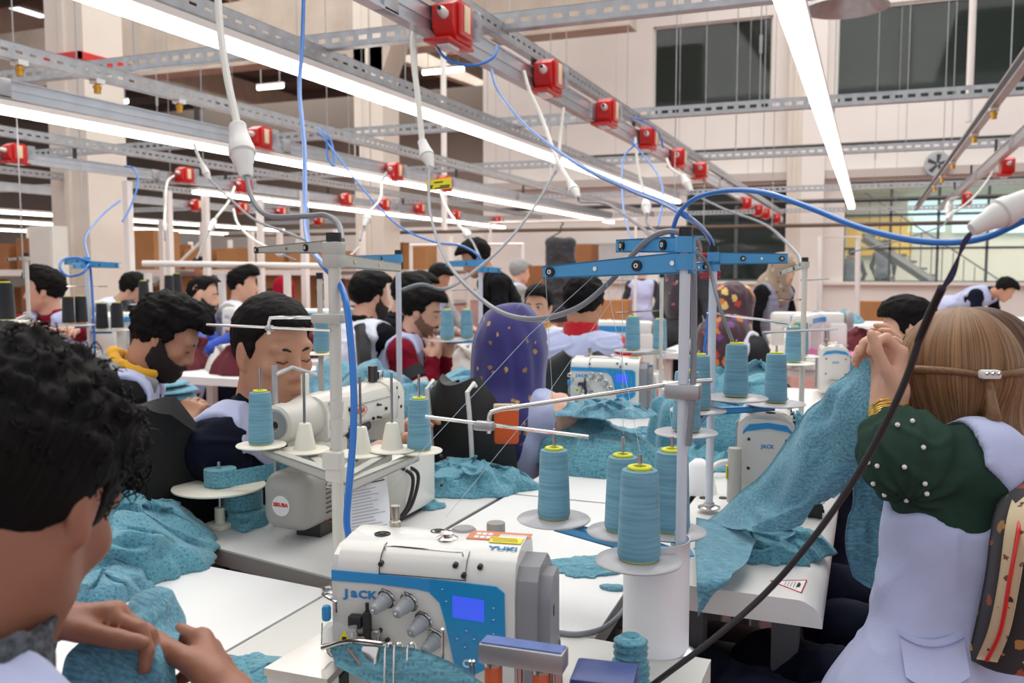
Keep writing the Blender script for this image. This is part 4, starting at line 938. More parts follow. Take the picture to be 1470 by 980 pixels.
# side facing +x is the one in view: seams, logo, screws, orange plate
SD = [[0, 0, 1], [1, 0, 0], [0, 1, 0]]
MB().box(Lx(.0505, .285, hz+.012), (.0008, .225, .0016)).build('seam', M_gplas, LS, smooth=False, world_pts=True)
MB().box(Lx(.0525, .42, hz), (.002, .03, .09), bev=.001).build('face_plate', M_enam, LS, world_pts=True)
text_obj('SIRUBA', .017, Lx(.0508, .225, hz-.004)-V3(LS.location), SD, M_prtr, LS, bold=.0004, shear=.2)
ov = [(math.cos(a)*.044, math.sin(a)*.014) for a in np.linspace(0, math.tau, 33)]
MB().tube([Lx(.0508, .225+a, hz-.004+b) for a, b in ov], .0006, 4, False).build('logo_outline', M_prtr, LS, world_pts=True)
for dy, dz in ((.18, .006), (.09, .03), (.37, -.015), (.44, .005), (.43, .03), (.455, -.02), (.30, -.03), (.2, -.035)): MB().cyl(Lx(.049, dy, hz+dz), Lx(.0535, dy, hz+dz), .0042, n=10).build('screw', M_black, LS, world_pts=True)
for dy, dz in ((.325, .0), (.325, -.03)): MB().cyl(Lx(.049, dy, hz+dz), Lx(.062, dy, hz+dz), .004, .002, 8).build('tension_stud', M_dsteel, LS, world_pts=True)
MB().box(Lx(.0515, .10, hz-.085), (.002, .055, .034)).build('orange_plate', mat('deep_orange', lin(206, 96, 36), .5), LS, smooth=False, world_pts=True)
MB().tube([Lx(.02, .18, hz-.05), Lx(.03, .24, hz-.055), Lx(.03, .30, hz-.045)], .016, 8).build('belt_guard', M_dsteel, LS, world_pts=True)
MB().tube([Lx(.03, .2, hz-.06), Lx(.035, .21, hz-.1), Lx(.03, .23, hz-.06), Lx(.04, .25, hz-.11)], .0022, 6).build('linkage', M_chrome, LS, world_pts=True)
MB().tube([Lx(.0, .46, hz-.1), Lx(0, .46, .1)], .004, 8).build('needle_bar', M_chrome, LS, world_pts=True)
MB().box(Lx(-.03, -.01, hz+.0), (.006, .012, .24)).build('guard_bracket', M_galv, LS, world_pts=True); MB().tube([Lx(-.03, -.01, hz+.10), Lx(-.03, .06, hz+.11), Lx(-.02, .15, hz+.085)], .005, 6).build('guard_bracket', M_galv, LS, world_pts=True)
MB().cyl(Lx(.0, .40, hz+.046), Lx(0, .40, hz+.085), .012, n=12).build('thread_post', M_dsteel, LS, world_pts=True); MB().box(Lx(.0, .43, hz+.058), (.02, .02, .025), bev=.003).build('tension_block', M_chrome, LS, world_pts=True)
MB().box(Lx(-.02, .10, hz+.068), (.014, .016, .05), bev=.003).build('thread_guide', M_trayw, LS, world_pts=True)
# motor hung behind the column
mc = PD(428, 714, 1.86); MO = thing('servo_motor', 'grey rounded servo motor with red and white badge', 'motor', (mc[0], mc[1], TZ)); mz = mc[2]
M_mot = mat('motor_grey', lin(170, 166, 160), .4, noise=.06, nscale=12)
S = SDF(mc-V3((.12, .12, .10)), mc+V3((.12, .2, .10)), .004); S.rbox(mc+V3((0, .03, 0)), (.058, .085, .060), .034); S.rbox(mc+V3((0, .10, -.005)), (.05, .04, .055), .01, k=.005)
Vv, Q = S.mesh(1); fast_mesh('motor_body', Vv, Q, M_mot, MO, True)
for k in range(7): MB().box(mc+V3((.0585, .045, .03-.010*k)), (.003, .06, .0018)).build('vent_slot', M_dsteel, MO, smooth=False, world_pts=True)
bd = MB().lathe([(0, 0), (.021, 0), (.021, .002), (0, .002)], mc+V3((-.002, -.055, -.004)), (0, -1, 0), 28).build('badge', M_wplas, MO, world_pts=True)
text_obj('SIRUBA', .011, mc+V3((-.002, -.0575, -.002))-V3(MO.location), FR, M_prtr, MO, bold=.0004)
MB().box((mc[0]+.01, mc[1]+.05, (TZ+mz-.06)/2), (.06, .06, max(mz-.055-TZ, .01))).build('motor_foot', M_dsteel, MO, world_pts=True)
for k in range(2): MB().tube(catmull([mc+V3((.05, .02+.02*k, -.05)), mc+V3((.1, .05, -.052)), mc+V3((.12, .09, .0+.02*k)), mc+V3((.11, .10, .05))], 6), .0014, 5).build('red_lead', mat('red_lead', lin(130, 40, 40), .5), MO, world_pts=True)
g = MB()
for k in range(26):
    c_ = mc+V3((.055, .085, .10-.0066*k)); g.lathe([(.0017, -.001), (.0026, 0), (.0017, .001), (.0012, 0), (.0017, -.001)], c_, (1, 0, 0) if k % 2 else (0, 1, 0), 8)
tag(g.build('bead_chain', M_chrome, MO, world_pts=True), kind='stuff')
# control boxes left and right of the column, cables
bx = PD(556, 690, 2.0); CBX = thing('control_box', 'cream control box with two black cables at the right end of the cream machine', 'control box', (bx[0], bx[1], TZ))
MB().box(V3((bx[0], bx[1]+.07, TZ+.075)), (.10, .15, .13), bev=.012).build('case', M_enam, CBX, world_pts=True); MB().box(V3((bx[0]-.01, bx[1]+.07, TZ+.005)), (.09, .15, .01)).build('base', M_dsteel, CBX, world_pts=True)
for k in range(2): MB().tube(catmull([V3((bx[0]+.04, bx[1]-.01+.025*k, TZ+.125)), V3((bx[0]+.065, bx[1]+.0+.025*k, TZ+.10)), V3((bx[0]+.065, bx[1]-.03+.02*k, TZ+.04)), V3((bx[0]+.04, bx[1]-.06+.02*k, TZ+.006))], 7), .0042, 8).build('black_cable', M_black, CBX, world_pts=True)
for dz in (.05, .12): MB().cyl(V3((bx[0]+.058, bx[1]+.15, TZ+dz)), V3((bx[0]+.063, bx[1]+.15, TZ+dz)), .004, n=8).build('screw', M_black, CBX, world_pts=True)
# instruction sheet leaning against the control box
M_paper = mat('sheet_paper', lin(240, 240, 244), .7)
a, b, c, d = PD(498, 692, 1.72), PD(553, 680, 1.76), PD(560, 765, 1.70), PD(500, 775, 1.66)
def bil(u, v): return (a*(1-u)+b*u)*(1-v) + (d*(1-u)+c*u)*v
NS = thing('notice_sheet', 'printed instruction sheet propped behind the big overlock machine', 'paper', (d[0], d[1], TZ))
G = np.array([[bil(u, v)+V3((0, .006*math.sin(v*3), 0)) for v in np.linspace(0, 1, 9)] for u in np.linspace(0, 1, 7)]); MB().grid(G, .0012).build('sheet', M_paper, NS, world_pts=True)
nv = np.cross(b-a, d-a); nv /= np.linalg.norm(nv); nv = nv if nv @ (EYE-a) > 0 else -nv
def sline(u0, u1, v, m, r, name='print_line'): MB().tube([bil(u, v)+V3((0, .006*math.sin(v*3), 0))+nv*.0012 for u in np.linspace(u0, u1, 4)], r, 4).build(name, m, NS, world_pts=True)
sline(.05, .45, .12, M_prtr, .0022, 'red_heading'); sline(.62, .92, .05, M_prtk, .0012, 'heading'); sline(.5, .95, .10, M_prtk, .0012, 'heading')
for k in range(14): sline(.06, random.uniform(.55, .95), .2+.055*k, M_gplas, .0005)

# ---- other stands in the rows behind
def far_stand(label, px, pb, ptop, d, m, arms=(), trays=(), r=.008, rods=(), tm=M_tray, foot=True):
    b = PD(px, pb, d); t = thing('thread_stand', label, 'stand', b); zt = PD(px, ptop, d)[2]
    if b[2] > .8 and foot: b = V3((b[0], b[1], .77))
    t.location = tuple(b); pole(t, b, zt, r, m, foot=foot)
    for (x0, y0, dd, ym, h, am) in arms:
        p1 = V3((b[0], b[1], PD(px, ym, d)[2])); arm(t, PD(x0, y0, d+dd), p1, h*.8, h, am, (.08, .6), (.35,), er=.006)
        MB().cyl(p1-V3((0, 0, h/2)), p1+V3((0, 0, h/2)), r*1.6, n=12).build('collar', am, t, world_pts=True)
    for (x0, y0, dd, R) in trays:
        c = PD(x0, y0, d+dd); tray(t, c, R, tm, .13); g, _ = arm_mesh(V3((b[0], b[1], c[2]-.01)), c-V3((0, 0, .01)), .016, .012, .016); g.build('tray_arm', M_blue if am_blue(arms) else M_bar, t, smooth=False, world_pts=True)
    for pts in rods: MB().tube([PD(x, y, d+dd) for x, y, dd in pts], .003, 6).build('guide_rod', M_chrome, t, world_pts=True)
    return t
def am_blue(arms): return any(a[5] is M_blue for a in arms)
far_stand('white pole thread stand with long blue arm and red twine, right of the front stand', 1020, 600, 366, 2.05, M_stw, ((1131, 371, -.05, 371, .028, M_blue), (990, 384, -.1, 382, .022, M_blue)), ((1056, 572, -.1, .07), (1113, 580, .05, .07), (1002, 590, -.15, .06), (985, 622, -.35, .06)), .009, (((1015, 448, 0), (1130, 464, -.1), (1137, 470, -.1)), ((1095, 477, -.15), (1202, 472, 0))))
for x, y, d, lab in ((1056, 571, 1.95, 'teal cone in front of the green-blue heap, left of a pair'), (1113, 579, 2.10, 'teal cone in front of the green-blue heap, right of a pair'), (1002, 589, 1.9, 'teal cone just right of the white pole, farther of two'), (985, 621, 1.7, 'teal cone just right of the white pole, nearer of two')): cone(PD(x, y, d)+V3((0, 0, .005)), lab)
rw = thing('red_twine', 'red twine wound round the blue arm joint', 'twine', PD(1020, 375, 2.05)); g = MB(); c0 = PD(1020, 375, 2.04)
g.tube([c0+V3((.022*math.cos(a), .022*math.sin(a), .028*math.sin(a*.23)-.01)) for a in np.linspace(0, 60, 240)], .0018, 4); g.build('winding', mat('red_yarn', lin(190, 40, 60), .8), rw, world_pts=True)
far_stand('ivory thread stand in front of the woman in grey', 1150, 590, 378, 3.0, M_sti, ((1118, 392, .2, 380, .02, M_bar),), ((1138, 522, -.1, .07), (1150, 512, .1, .06)), .009, (((1118, 430, 0), (1150, 430, 0)), ((1150, 402, 0), (1190, 400, .1))), M_trayw)
cone(PD(1138, 521, 2.9)+V3((0, 0, .005)), 'teal cone on the ivory tray near the pink fabric, left of two'); cone(PD(1149, 511, 3.1)+V3((0, 0, .005)), 'teal cone on the ivory tray near the pink fabric, right of two')
far_stand('white thread stand with blue arms behind the purple headscarf', 690, 500, 378, 4.4, M_stw, ((640, 379, .2, 377, .035, M_blue), (718, 388, -.2, 386, .03, M_blue)), ((642, 489, -.1, .09), (670, 487, .1, .09)), .011, (((648, 417, 0), (690, 415, 0)),))
cone(PD(642, 488, 4.3)+V3((0, 0, .005)), 'teal cone beside the moustached man, left of two', s=1.25); cone(PD(670, 486, 4.5)+V3((0, 0, .005)), 'teal cone beside the moustached man, right of two', s=1.25)
far_stand('white thread stand beside the moustached man with a blue arm', 574, 600, 368, 2.9, M_stw, ((512, 371, .1, 371, .026, M_blue),), (), .009)
far_stand('white thread stand with blue arms and coiled blue hose at far left', 130, 520, 376, 4.6, M_stw, ((92, 376, .2, 374, .035, M_blue), (170, 381, -.2, 379, .034, M_blue), (105, 382, -.4, 381, .03, M_blue)), ((108, 467, -.2, .09), (160, 474, 0, .10)), .012, (((96, 411, 0), (154, 411, .0)),), M_tray)
for x, y, d, lab in ((99, 465, 4.4, 'black thread cone in front of the red shirt, left of two'), (117, 464, 4.45, 'black thread cone in front of the red shirt, right of two'), (147, 473, 4.6, 'black thread cone right of the blue hose, left of two'), (169, 472, 4.6, 'black thread cone right of the blue hose, right of two')): cone(PD(x, y, d)+V3((0, 0, .005)), lab, 'k', 1.15)
far_stand('thin ivory pole in front of the man in the red shirt', 42, 470, 370, 3.6, M_sti, ((8, 372, .1, 371, .016, M_bar),), ((10, 463, -.6, .1),), .008, tm=M_trayw)
cone(PD(9, 461, 3.0)+V3((0, 0, .005)), 'black thread cone at the left edge of the picture above the curly hair', 'k', 1.1)
far_stand('far white thread stand left of the grey hood', 362, 480, 330, 3.3, M_sti, (), ((355, 527, -.2, .05),), .009, tm=M_trayw, foot=True) if False else None
far_stand('white thread stand on the table by the red-collared man', 948, 560, 398, 3.2, M_sti, (), ((908, 504, -.1, .065), (947, 504, .15, .065)), .007, (((885, 449, 0), (905, 448, -.1), (948, 445, 0)),), M_tray)
cone(PD(908, 503, 3.1)+V3((0, 0, .005)), 'teal cone beside the red-collared man, left of two'); cone(PD(947, 503, 3.35)+V3((0, 0, .005)), 'teal cone beside the red-collared man, right of two'); 
far_stand('ivory thread stand rising between the moustached man and the cream machine', 461, 530, 400, 2.9, M_sti, (), ((462, 508, 0, .06),), .009, tm=M_trayw)
cone(PD(462, 507, 2.9)+V3((0, 0, .005)), 'teal cone glimpsed behind the blue hose at centre left')
far_stand('far white stand holding small black cones', 247, 470, 400, 7.1, M_stw, (), ((243, 425, -.1, .10), (255, 422, .1, .10)), .01)
far_stand('white stand with a black cone behind the hooded man', 214, 480, 405, 6.25, M_stw, (), ((207, 437, -.05, .11),), .01)
for x, y, d, lab in ((243, 424, 7, 'small black cone far off, left of the grey-haired fade haircut'), (255, 421, 7.2, 'small black cone far off, right of its neighbour'), (207, 436, 6.2, 'black cone behind the man in the hooded top')): cone(PD(x, y, d), lab, 'k', 1.4)

# ================================================================== cables, hoses, connectors
M_wcab = mat('white_cable', lin(226, 224, 216), .4); M_gcab = mat('grey_cable', lin(128, 130, 136), .4); M_kcab = mat('black_cable', lin(44, 44, 48), .45)
def cable(name, label, pts, r, m, cat='cable', n=10, sub=8):
    """pts: (px, py, distance)"""
    return tag(MB().tube(catmull([PD(*p) for p in pts], sub), r, n).build(name, m), label, cat)
H = lambda lab, pts, r=.004, m=None: cable('air_hose', lab, pts, r, m or M_hose, 'hose')
H('blue air hose hanging down in front of the ivory pole', [(437, -40, 2.6), (434, 60, 2.5), (430, 130, 2.4), (437, 210, 2.2), (438, 290, 2.0), (442, 345, 1.8), (462, 378, 1.62), (484, 402, 1.54), (496, 430, 1.5), (503, 485, 1.47), (508, 560, 1.45), (507, 625, 1.44), (502, 690, 1.43), (498, 745, 1.43), (501, 772, 1.43)], .0058)
H('thick blue air hose arching to the right over the front stand', [(966, 345, 1.31), (966, 330, 1.31), (976, 304, 1.29), (1002, 283, 1.25), (1050, 273, 1.18), (1100, 277, 1.1), (1165, 299, 1.02), (1230, 325, .95), (1300, 343, .9), (1360, 348, .87), (1410, 342, .84), (1450, 326, .82), (1500, 300, .8)], .0034)
H('blue hose looped under the nearest red socket box', [(627, 66, 3.4), (636, 80, 3.38), (655, 91, 3.36), (685, 93, 3.34), (708, 82, 3.36), (714, 66, 3.4)], .006)
H('blue hose sagging from the nearest busbar to the front stand', [(705, 100, 3.6), (716, 132, 3.4), (755, 180, 3.0), (825, 233, 2.5), (900, 270, 2.1), (950, 290, 1.8), (985, 310, 1.6), (1010, 330, 1.9), (1022, 350, 2.03), (1021, 370, 2.05)], .0056)
H('thin blue hose dropping from the fourth socket of the nearest busbar', [(915, 205, 5), (896, 225, 4.9), (893, 265, 4.6), (899, 320, 4.2), (925, 380, 3.6)], .005)
H('thin blue hose looping beside the fourth socket of the nearest busbar', [(905, 200, 5), (925, 225, 4.9), (944, 250, 4.7), (952, 280, 4.5), (945, 325, 4.3)], .005)
H('thin blue hose joining two sockets on the nearest busbar', [(905, 168, 5.0), (925, 175, 5), (945, 190, 5.2), (952, 212, 5.3)], .005)
H('thin blue hose sagging across the middle to the blue stand', [(455, 190, 5.6), (470, 205, 5.6), (520, 270, 5.2), (570, 322, 4.9), (620, 346, 4.7), (660, 352, 4.5), (685, 365, 4.4), (689, 376, 4.4)], .006)
H('thin blue hose bunched under the left slotted channel', [(455, 183, 5.6), (468, 195, 5.5), (470, 225, 5.5), (480, 238, 5.5), (476, 205, 5.6), (462, 185, 5.6)], .006)
H('thin blue hose hanging from the third busbar at left', [(178, 238, 6.2), (192, 242, 6.2), (198, 262, 6.1), (188, 295, 6), (176, 318, 5.9)], .006)
H('thin blue hose slanting down to the coil on the left stand', [(172, 288, 6.0), (150, 305, 5.8), (130, 328, 5.4), (122, 345, 5.0), (128, 374, 4.65)], .006)
H('blue hose coiled round the head of the left stand', [(128, 376, 4.55), (112, 370, 4.5), (92, 372, 4.45), (86, 384, 4.4), (98, 396, 4.4), (118, 392, 4.4), (128, 380, 4.45), (131, 400, 4.5), (134, 450, 4.5), (136, 512, 4.5)], .006)
H('blue hose running down beside the white pole in the middle distance', [(1024, 400, 2.1), (1014, 480, 2.1), (1008, 560, 2.1), (1006, 600, 2.1)], .004)
def depth_on(X, px, py): return float((PX(px, py, X)-EYE) @ _f)
def connector(par, p, axis, s, m=None):
    """in-line coupler; axis points along the cable towards the lower end"""
    s = s*1.28; p = V3(p); ax = V3(axis)/np.linalg.norm(axis)
    pr = [(0, 0), (.30, 0), (.32, .05), (.30, .12), (.42, .9), (.46, 1.0), (.48, 1.3), (.40, 1.36), (.40, 1.55), (.32, 1.75), (.25, 2.2), (.2, 2.35), (0, 2.35)]
    MB().lathe([(r*s, h*s) for r, h in pr], p, ax, 20).build('coupler', m or M_wplas, par, world_pts=True, angle=50)
    return p + ax*2.3*s
def drop(label, up, conn, down, rw, rg, s, m_lo=None):
    """a power drop: white cable from a socket, coupler, grey cable on to a machine"""
    t = thing('power_drop', label, 'cable', PD(*conn), 0); a = PD(*conn); U = [PD(*p) for p in up]
    ax = a - U[-1] if len(up) > 1 else V3((0, 0, -1)); Dn = [PD(*p) for p in down]
    ax = (Dn[0]-a) if len(Dn) else ax
    MB().tube(catmull(U + [a], 8), rw, 8).build('white_cable', M_wcab, t, world_pts=True); e = connector(t, a, ax, s)
    if len(Dn): MB().tube(catmull([e] + Dn, 8), rg, 8).build('grey_cable', m_lo or M_gcab, t, world_pts=True)
    return t
drop('power drop with big white coupler hanging left of the blue hose', [(311, -30, 2.1), (316, 40, 2.05), (326, 110, 2.0)], (341, 180, 1.95), [(352, 245, 1.9), (362, 285, 1.85), (385, 309, 1.8), (440, 310, 1.72), (468, 309, 1.68), (486, 322, 1.62), (491, 345, dB)], .0085, .0055, .047)
drop('power drop with white coupler and yellow tag, from the nearest socket box', [(608, 22, 3.35), (594, 50, 3.3), (594, 90, 3.25), (600, 140, 3.2)], (606, 203, 3.15), [(617, 235, 3.1), (617, 300, 2.8), (640, 372, 2.3), (692, 430, 1.8), (750, 457, 1.5), (820, 446, 1.42), (872, 408, 1.4), (915, 358, 1.38), (945, 336, 1.34), (972, 333, 1.3), (991, 352, 1.29), (996, 400, 1.29), (996, 480, 1.29), (994, 570, 1.27), (988, 640, 1.27)], .011, .0046, .042)
yt = thing('warning_tag', 'yellow warning tag on the coupler below the nearest socket box', 'tag', PD(630, 264, 3.05)); c = PD(630, 265, 3.04); ex = _r*.98+_u*.12; ex /= np.linalg.norm(ex); ez = np.cross(ex, _f); ez = ez if ez[2] > 0 else -ez
Mx = np.stack([ex, ez, -_f], 1)
MB().prism([(-.043, -.017), (.043, -.017), (.043, .02), (-.043, .02)], 0, .002, M=Mx, o=c).build('tag_plate', M_yel, yt, smooth=False, world_pts=True)
for k, (x, z, w) in enumerate(((-.026, -.002, .012), (0, .008, .03), (.02, -.006, .034), (.01, -.012, .05))): MB().prism([(x-w/2, z-.0022), (x+w/2, z-.0022), (x+w/2, z+.0022), (x-w/2, z+.0022)], .002, .0026, M=Mx, o=c).build('print_line', M_prtk, yt, smooth=False, world_pts=True)
MB().prism([(-.04, -.010), (-.022, -.010), (-.031, .008)], .0021, .0027, M=Mx, o=c).build('warning_triangle', M_prtk, yt, smooth=False, world_pts=True)
drop('power drop from the second socket of the nearest busbar, coupler slanting right', [(752, 103, 4.1), (760, 130, 4.0), (778, 170, 3.9), (798, 225, 3.7)], (818, 262, 3.5), [(834, 290, 3.4), (870, 292, 3.0), (915, 322, 2.2), (945, 345, 1.6), (985, 355, 1.8), (1015, 378, 2.0), (1033, 440, 1.95), (1055, 500, 1.95), (1068, 545, 1.95), (1064, 568, 1.95)], .009, .0042, .036)
drop('power drop with slim coupler hanging before the white wall', [(809, 155, 4.6), (805, 190, 4.5)], (803, 224, 4.4), [(798, 245, 4.4), (765, 300, 4.0), (725, 350, 3.6), (680, 390, 3.3), (640, 414, 3.0), (605, 408, 2.9), (577, 416, 2.9)], .008, .006, .03)
drop('power drop with small coupler left of the big white coupler', [(278, 205, 5.0), (284, 222, 5.0)], (290, 235, 5.0), [(300, 257, 5.0), (330, 285, 4.6), (365, 315, 4.2), (415, 335, 3.6), (440, 345, 3.2)], .009, .006, .036)
drop('power drop hanging from the third busbar, left socket', [(250, 252, depth_on(XE+.05, 250, 252)), (240, 262, 6.9), (237, 300, 6.6)], (236, 318, 6.4), [(237, 345, 6.3)], .009, .006, .03)
drop('power drop from the fourth socket of the nearest busbar', [(912, 198, 5.5), (916, 240, 5.4), (924, 275, 5.3)], (927, 288, 5.2), [(930, 322, 5.0), (955, 340, 4.6), (985, 352, 4.2)], .009, .007, .05)
drop('power drop from the fifth socket of the nearest busbar', [(957, 228, 6.3), (962, 240, 6.2), (975, 250, 6.1)], (980, 253, 6.1), [(995, 278, 6.0), (1040, 300, 5.6), (1098, 322, 5.0), (1140, 360, 3.6), (1150, 380, 3.0)], .01, .007, .05)
drop('power drop slanting from the third busbar at left centre', [(337, 268, 6.3), (328, 290, 6.2), (312, 310, 6.1)], (308, 316, 6.1), [(300, 332, 6.0), (282, 372, 5.6)], .009, .006, .045)
drop('power drop right of the big coupler with pale cable', [(335, 300, 6.1), (342, 322, 6.0), (365, 345, 5.6)], (395, 360, 5.4), [(425, 374, 5.2)], .009, .006, .036)
drop('power drop near the blue-armed middle stand', [(632, 275, 5.6), (642, 300, 5.4), (660, 325, 5.2)], (668, 332, 5.1), [(680, 350, 4.8), (690, 372, 4.4)], .009, .006, .045)
drop('power drop from the right-edge busbar', [(1430, 240, depth_on(Xr2+.05, 1430, 240)), (1405, 275, 6.6), (1380, 298, 6.4)], (1366, 307, 6.2), [(1350, 325, 6.0), (1290, 345, 5.6), (1220, 362, 5.2)], .008, .005, .04)
drop('short power drop from the far socket of the right-edge busbar', [(1378, 283, depth_on(Xr2+.05, 1378, 283)), (1366, 285, 7.8)], (1363, 290, 7.6), [(1359, 312, 7.5), (1356, 322, 7.4)], .008, .005, .05)
drop('power drop beside the left socket of the second busbar', [(555, 247, 5.2), (548, 262, 5.2), (546, 285, 5.1)], (530, 305, 5.0), [(521, 330, 4.9), (517, 345, 4.8)], .008, .006, .04)
# near right coupler with bare leads going into a black sleeve
t = thing('inline_coupler', 'big white inline coupler at the right edge with black sleeved cable', 'cable', PD(1400, 325, .8))
e = connector(t, PD(1490, 278, .80), PD(1397, 328, .80)-PD(1490, 278, .80), .0225)
for k in range(3): MB().tube(catmull([PD(1404+2*k, 324, .8), PD(1385-3*k+4, 345, .81), PD(1362+4*k, 395, .84), PD(1350, 418, .86)], 6), .0011, 6).build('lead', [M_kcab, mat('blue_lead', lin(60, 80, 150), .5), mat('brown_lead', lin(70, 50, 48), .5)][k], t, world_pts=True)
MB().tube([PD(1353, 412, .86), PD(1335, 450, .88), PD(1318, 490, .90)], .0042, 10).build('heat_sleeve', M_black, t, world_pts=True)
MB().tube(catmull([PD(1322, 480, .895), PD(1302, 540, .92), PD(1270, 610, .96), (PD(1225, 690, 1.0)), PD(1165, 775, 1.04), PD(1100, 850, 1.08), PD(1030, 912, 1.1), PD(960, 965, 1.12), PD(900, 1010, 1.14)], 8), .0038, 10).build('black_cable', M_kcab, t, world_pts=True)
tag(MB().tube(catmull([PZ(x, y, TZ+.0045) for x, y in ((802, 908), (830, 910), (862, 903), (884, 888), (898, 872))], 8), .0042, 10).build('mains_cable', M_gcab), 'grey cable lying on the white centre table behind the overlock', 'cable')
# ================================================================== people
SKIN = {k: mat('skin_'+k, c, .5, noise=.10, nscale=14, sss=.12, bump=.05, bscale=160) for k, c in dict(
    tan=lin(196, 142, 112), light=lin(222, 172, 146), warm=lin(160, 106, 82), deep=lin(150, 98, 74)).items()}
M_hair = streaky('black_hair', lin(10, 9, 9), lin(24, 20, 19), (36, 36, 16), .6, .12, .35, True); M_curl = mat('black_curls', lin(10, 9, 9), .55, spec=.15)
M_brow = mat('eyebrow_hair', lin(32, 25, 23), .7)
M_beard = mat('beard_hair', lin(34, 27, 25), .8, bump=.6, bscale=300)
M_stub = mat('stubble', lin(122, 90, 74), .8)
M_lip = mat('lips', lin(170, 104, 92), .45)
M_eyew = mat('eye_white', lin(228, 222, 216), .2); M_iris = mat('iris', lin(34, 24, 20), .15)
M_vest = mat('lilac_vest', lin(188, 195, 230), .85, noise=.06, nscale=30, bump=.06, bscale=220, sheen=.2)
M_vestw = mat('white_vest', lin(226, 230, 242), .85, noise=.05, nscale=30)
M_vestg = mat('grey_vest', lin(150, 152, 172), .85, noise=.06, nscale=30)
def fabric(name, c, **k): return mat(name, c, .9, noise=.12, nscale=40, bump=.08, bscale=180, sheen=.2 if sum(c) > .5 else 0., spec=.3 if sum(c) > .5 else .15, **k)
M_navy = fabric('navy_knit', lin(18, 23, 40)); M_blk = fabric('black_jersey', lin(22, 22, 26)); M_maroon = fabric('maroon_shirt', lin(128, 20, 42))
M_redj = fabric('red_jumper', lin(196, 28, 42)); M_roy = fabric('royal_blue', lin(58, 88, 190)); M_jean = fabric('dark_jeans', lin(30, 34, 52)); M_green = fabric('dark_green_jersey', lin(44, 66, 56))
M_gryknit = mat('charcoal_knit', lin(112, 116, 122), .95, noise=.86, nscale=90, bump=.6, bscale=140); M_peach = fabric('peach_blouse', lin(236, 186, 160)); M_mustard = fabric('mustard_lining', lin(232, 170, 40))
M_gry = fabric('grey_fleece', lin(150, 148, 146)); M_dgry = fabric('dark_grey', lin(62, 62, 66)); M_shoe = mat('shoe', lin(30, 28, 28), .5)
def clip(S, fn):
    ax = [(S.lo[k]+S.vox*np.arange(S.n[k])).astype(np.float32) for k in range(3)]
    P = np.stack(np.meshgrid(*ax, indexing='ij'), -1); S.F = np.maximum(S.F, fn(P).astype(np.float32)); return S
def unit(v): v = V3(v); return v/np.linalg.norm(v)
class Head:
    def __init__(h, c, fwd, up, s=1.):
        h.c = V3(c); h.y = unit(fwd); u = V3(up); h.z = unit(u - h.y*(u @ h.y)); h.x = np.cross(h.y, h.z); h.s = s; h.M = np.stack([h.x, h.y, h.z])
    def w(h, p): p = V3(p)*h.s; return h.c + h.x*p[0] + h.y*p[1] + h.z*p[2]
    def loc(h, P): return ((P-h.c.astype(np.float32)) @ h.M.T.astype(np.float32))/h.s
    def ell(h, S, c, r, k=.02, op='add', rot=None): S.ell(h.w(c), V3(r)*h.s, h.M if rot is None else rot @ h.M, k, op)
    def cone(h, S, a, b, r1, r2=None, k=.02, op='add'): S.cone(h.w(a), h.w(b), r1*h.s, (r1 if r2 is None else r2)*h.s, k, op)
    def prims(h, S, fine=True, ears=True, fem=False):
        h.ell(S, (0, -.014, .032), (.074, .097, .090), .01)
        h.ell(S, (0, .022, -.030), (.060, .068, .082), .03)
        h.cone(S, (-.046, .002, -.055), (-.014, .064, -.098), .019, .017, .03); h.cone(S, (.046, .002, -.055), (.014, .064, -.098), .019, .017, .03)
        h.ell(S, (0, .070, -.099), (.022, .017, .016), .02)
        h.ell(S, (0, .078, -.060), (.030, .018, .026), .025)
        if fine:
            h.cone(S, (-.038, .076, .026), (.038, .076, .026), .013, .013, .02)
            for e in (-1, 1):
                h.ell(S, (e*.043, .062, -.020), (.018, .016, .015), .025)
                h.ell(S, (e*.031, .099, .005), (.017, .013, .010), .014, 'cut')
                h.ell(S, (e*.031, .0785, .004), (.0135, .0115, .0115), .003)
        h.cone(S, (0, .086, .014), (0, .106, -.028), .0078, .0105, .014)
        h.ell(S, (0, .103, -.034), (.0125, .011, .009), .008)
        for e in (-1, 1): h.ell(S, (e*.0125, .094, -.037), (.0075, .010, .0075), .007)
        if fine:
            h.ell(S, (0, .094, -.0635), (.021, .009, .0055), .006); h.ell(S, (0, .092, -.0745), (.018, .009, .006), .006)
            h.ell(S, (0, .103, -.0690), (.022, .008, .0016), .003, 'cut')
        if ears:
            for e in (-1, 1):
                h.ell(S, (e*.0745, -.006, -.002), (.0085, .018, .031), .008); h.ell(S, (e*.086, -.002, -.002), (.007, .010, .020), .006, 'cut'); h.ell(S, (e*.073, .002, -.030), (.007, .009, .010), .008)
HL_Y = np.array([-.2, -.09, -.05, -.02, .0, .022, .034, .05, .07, .12]); HL_Z = np.array([-.085, -.078, -.062, -.030, .010, -.018, .030, .062, .074, .08])
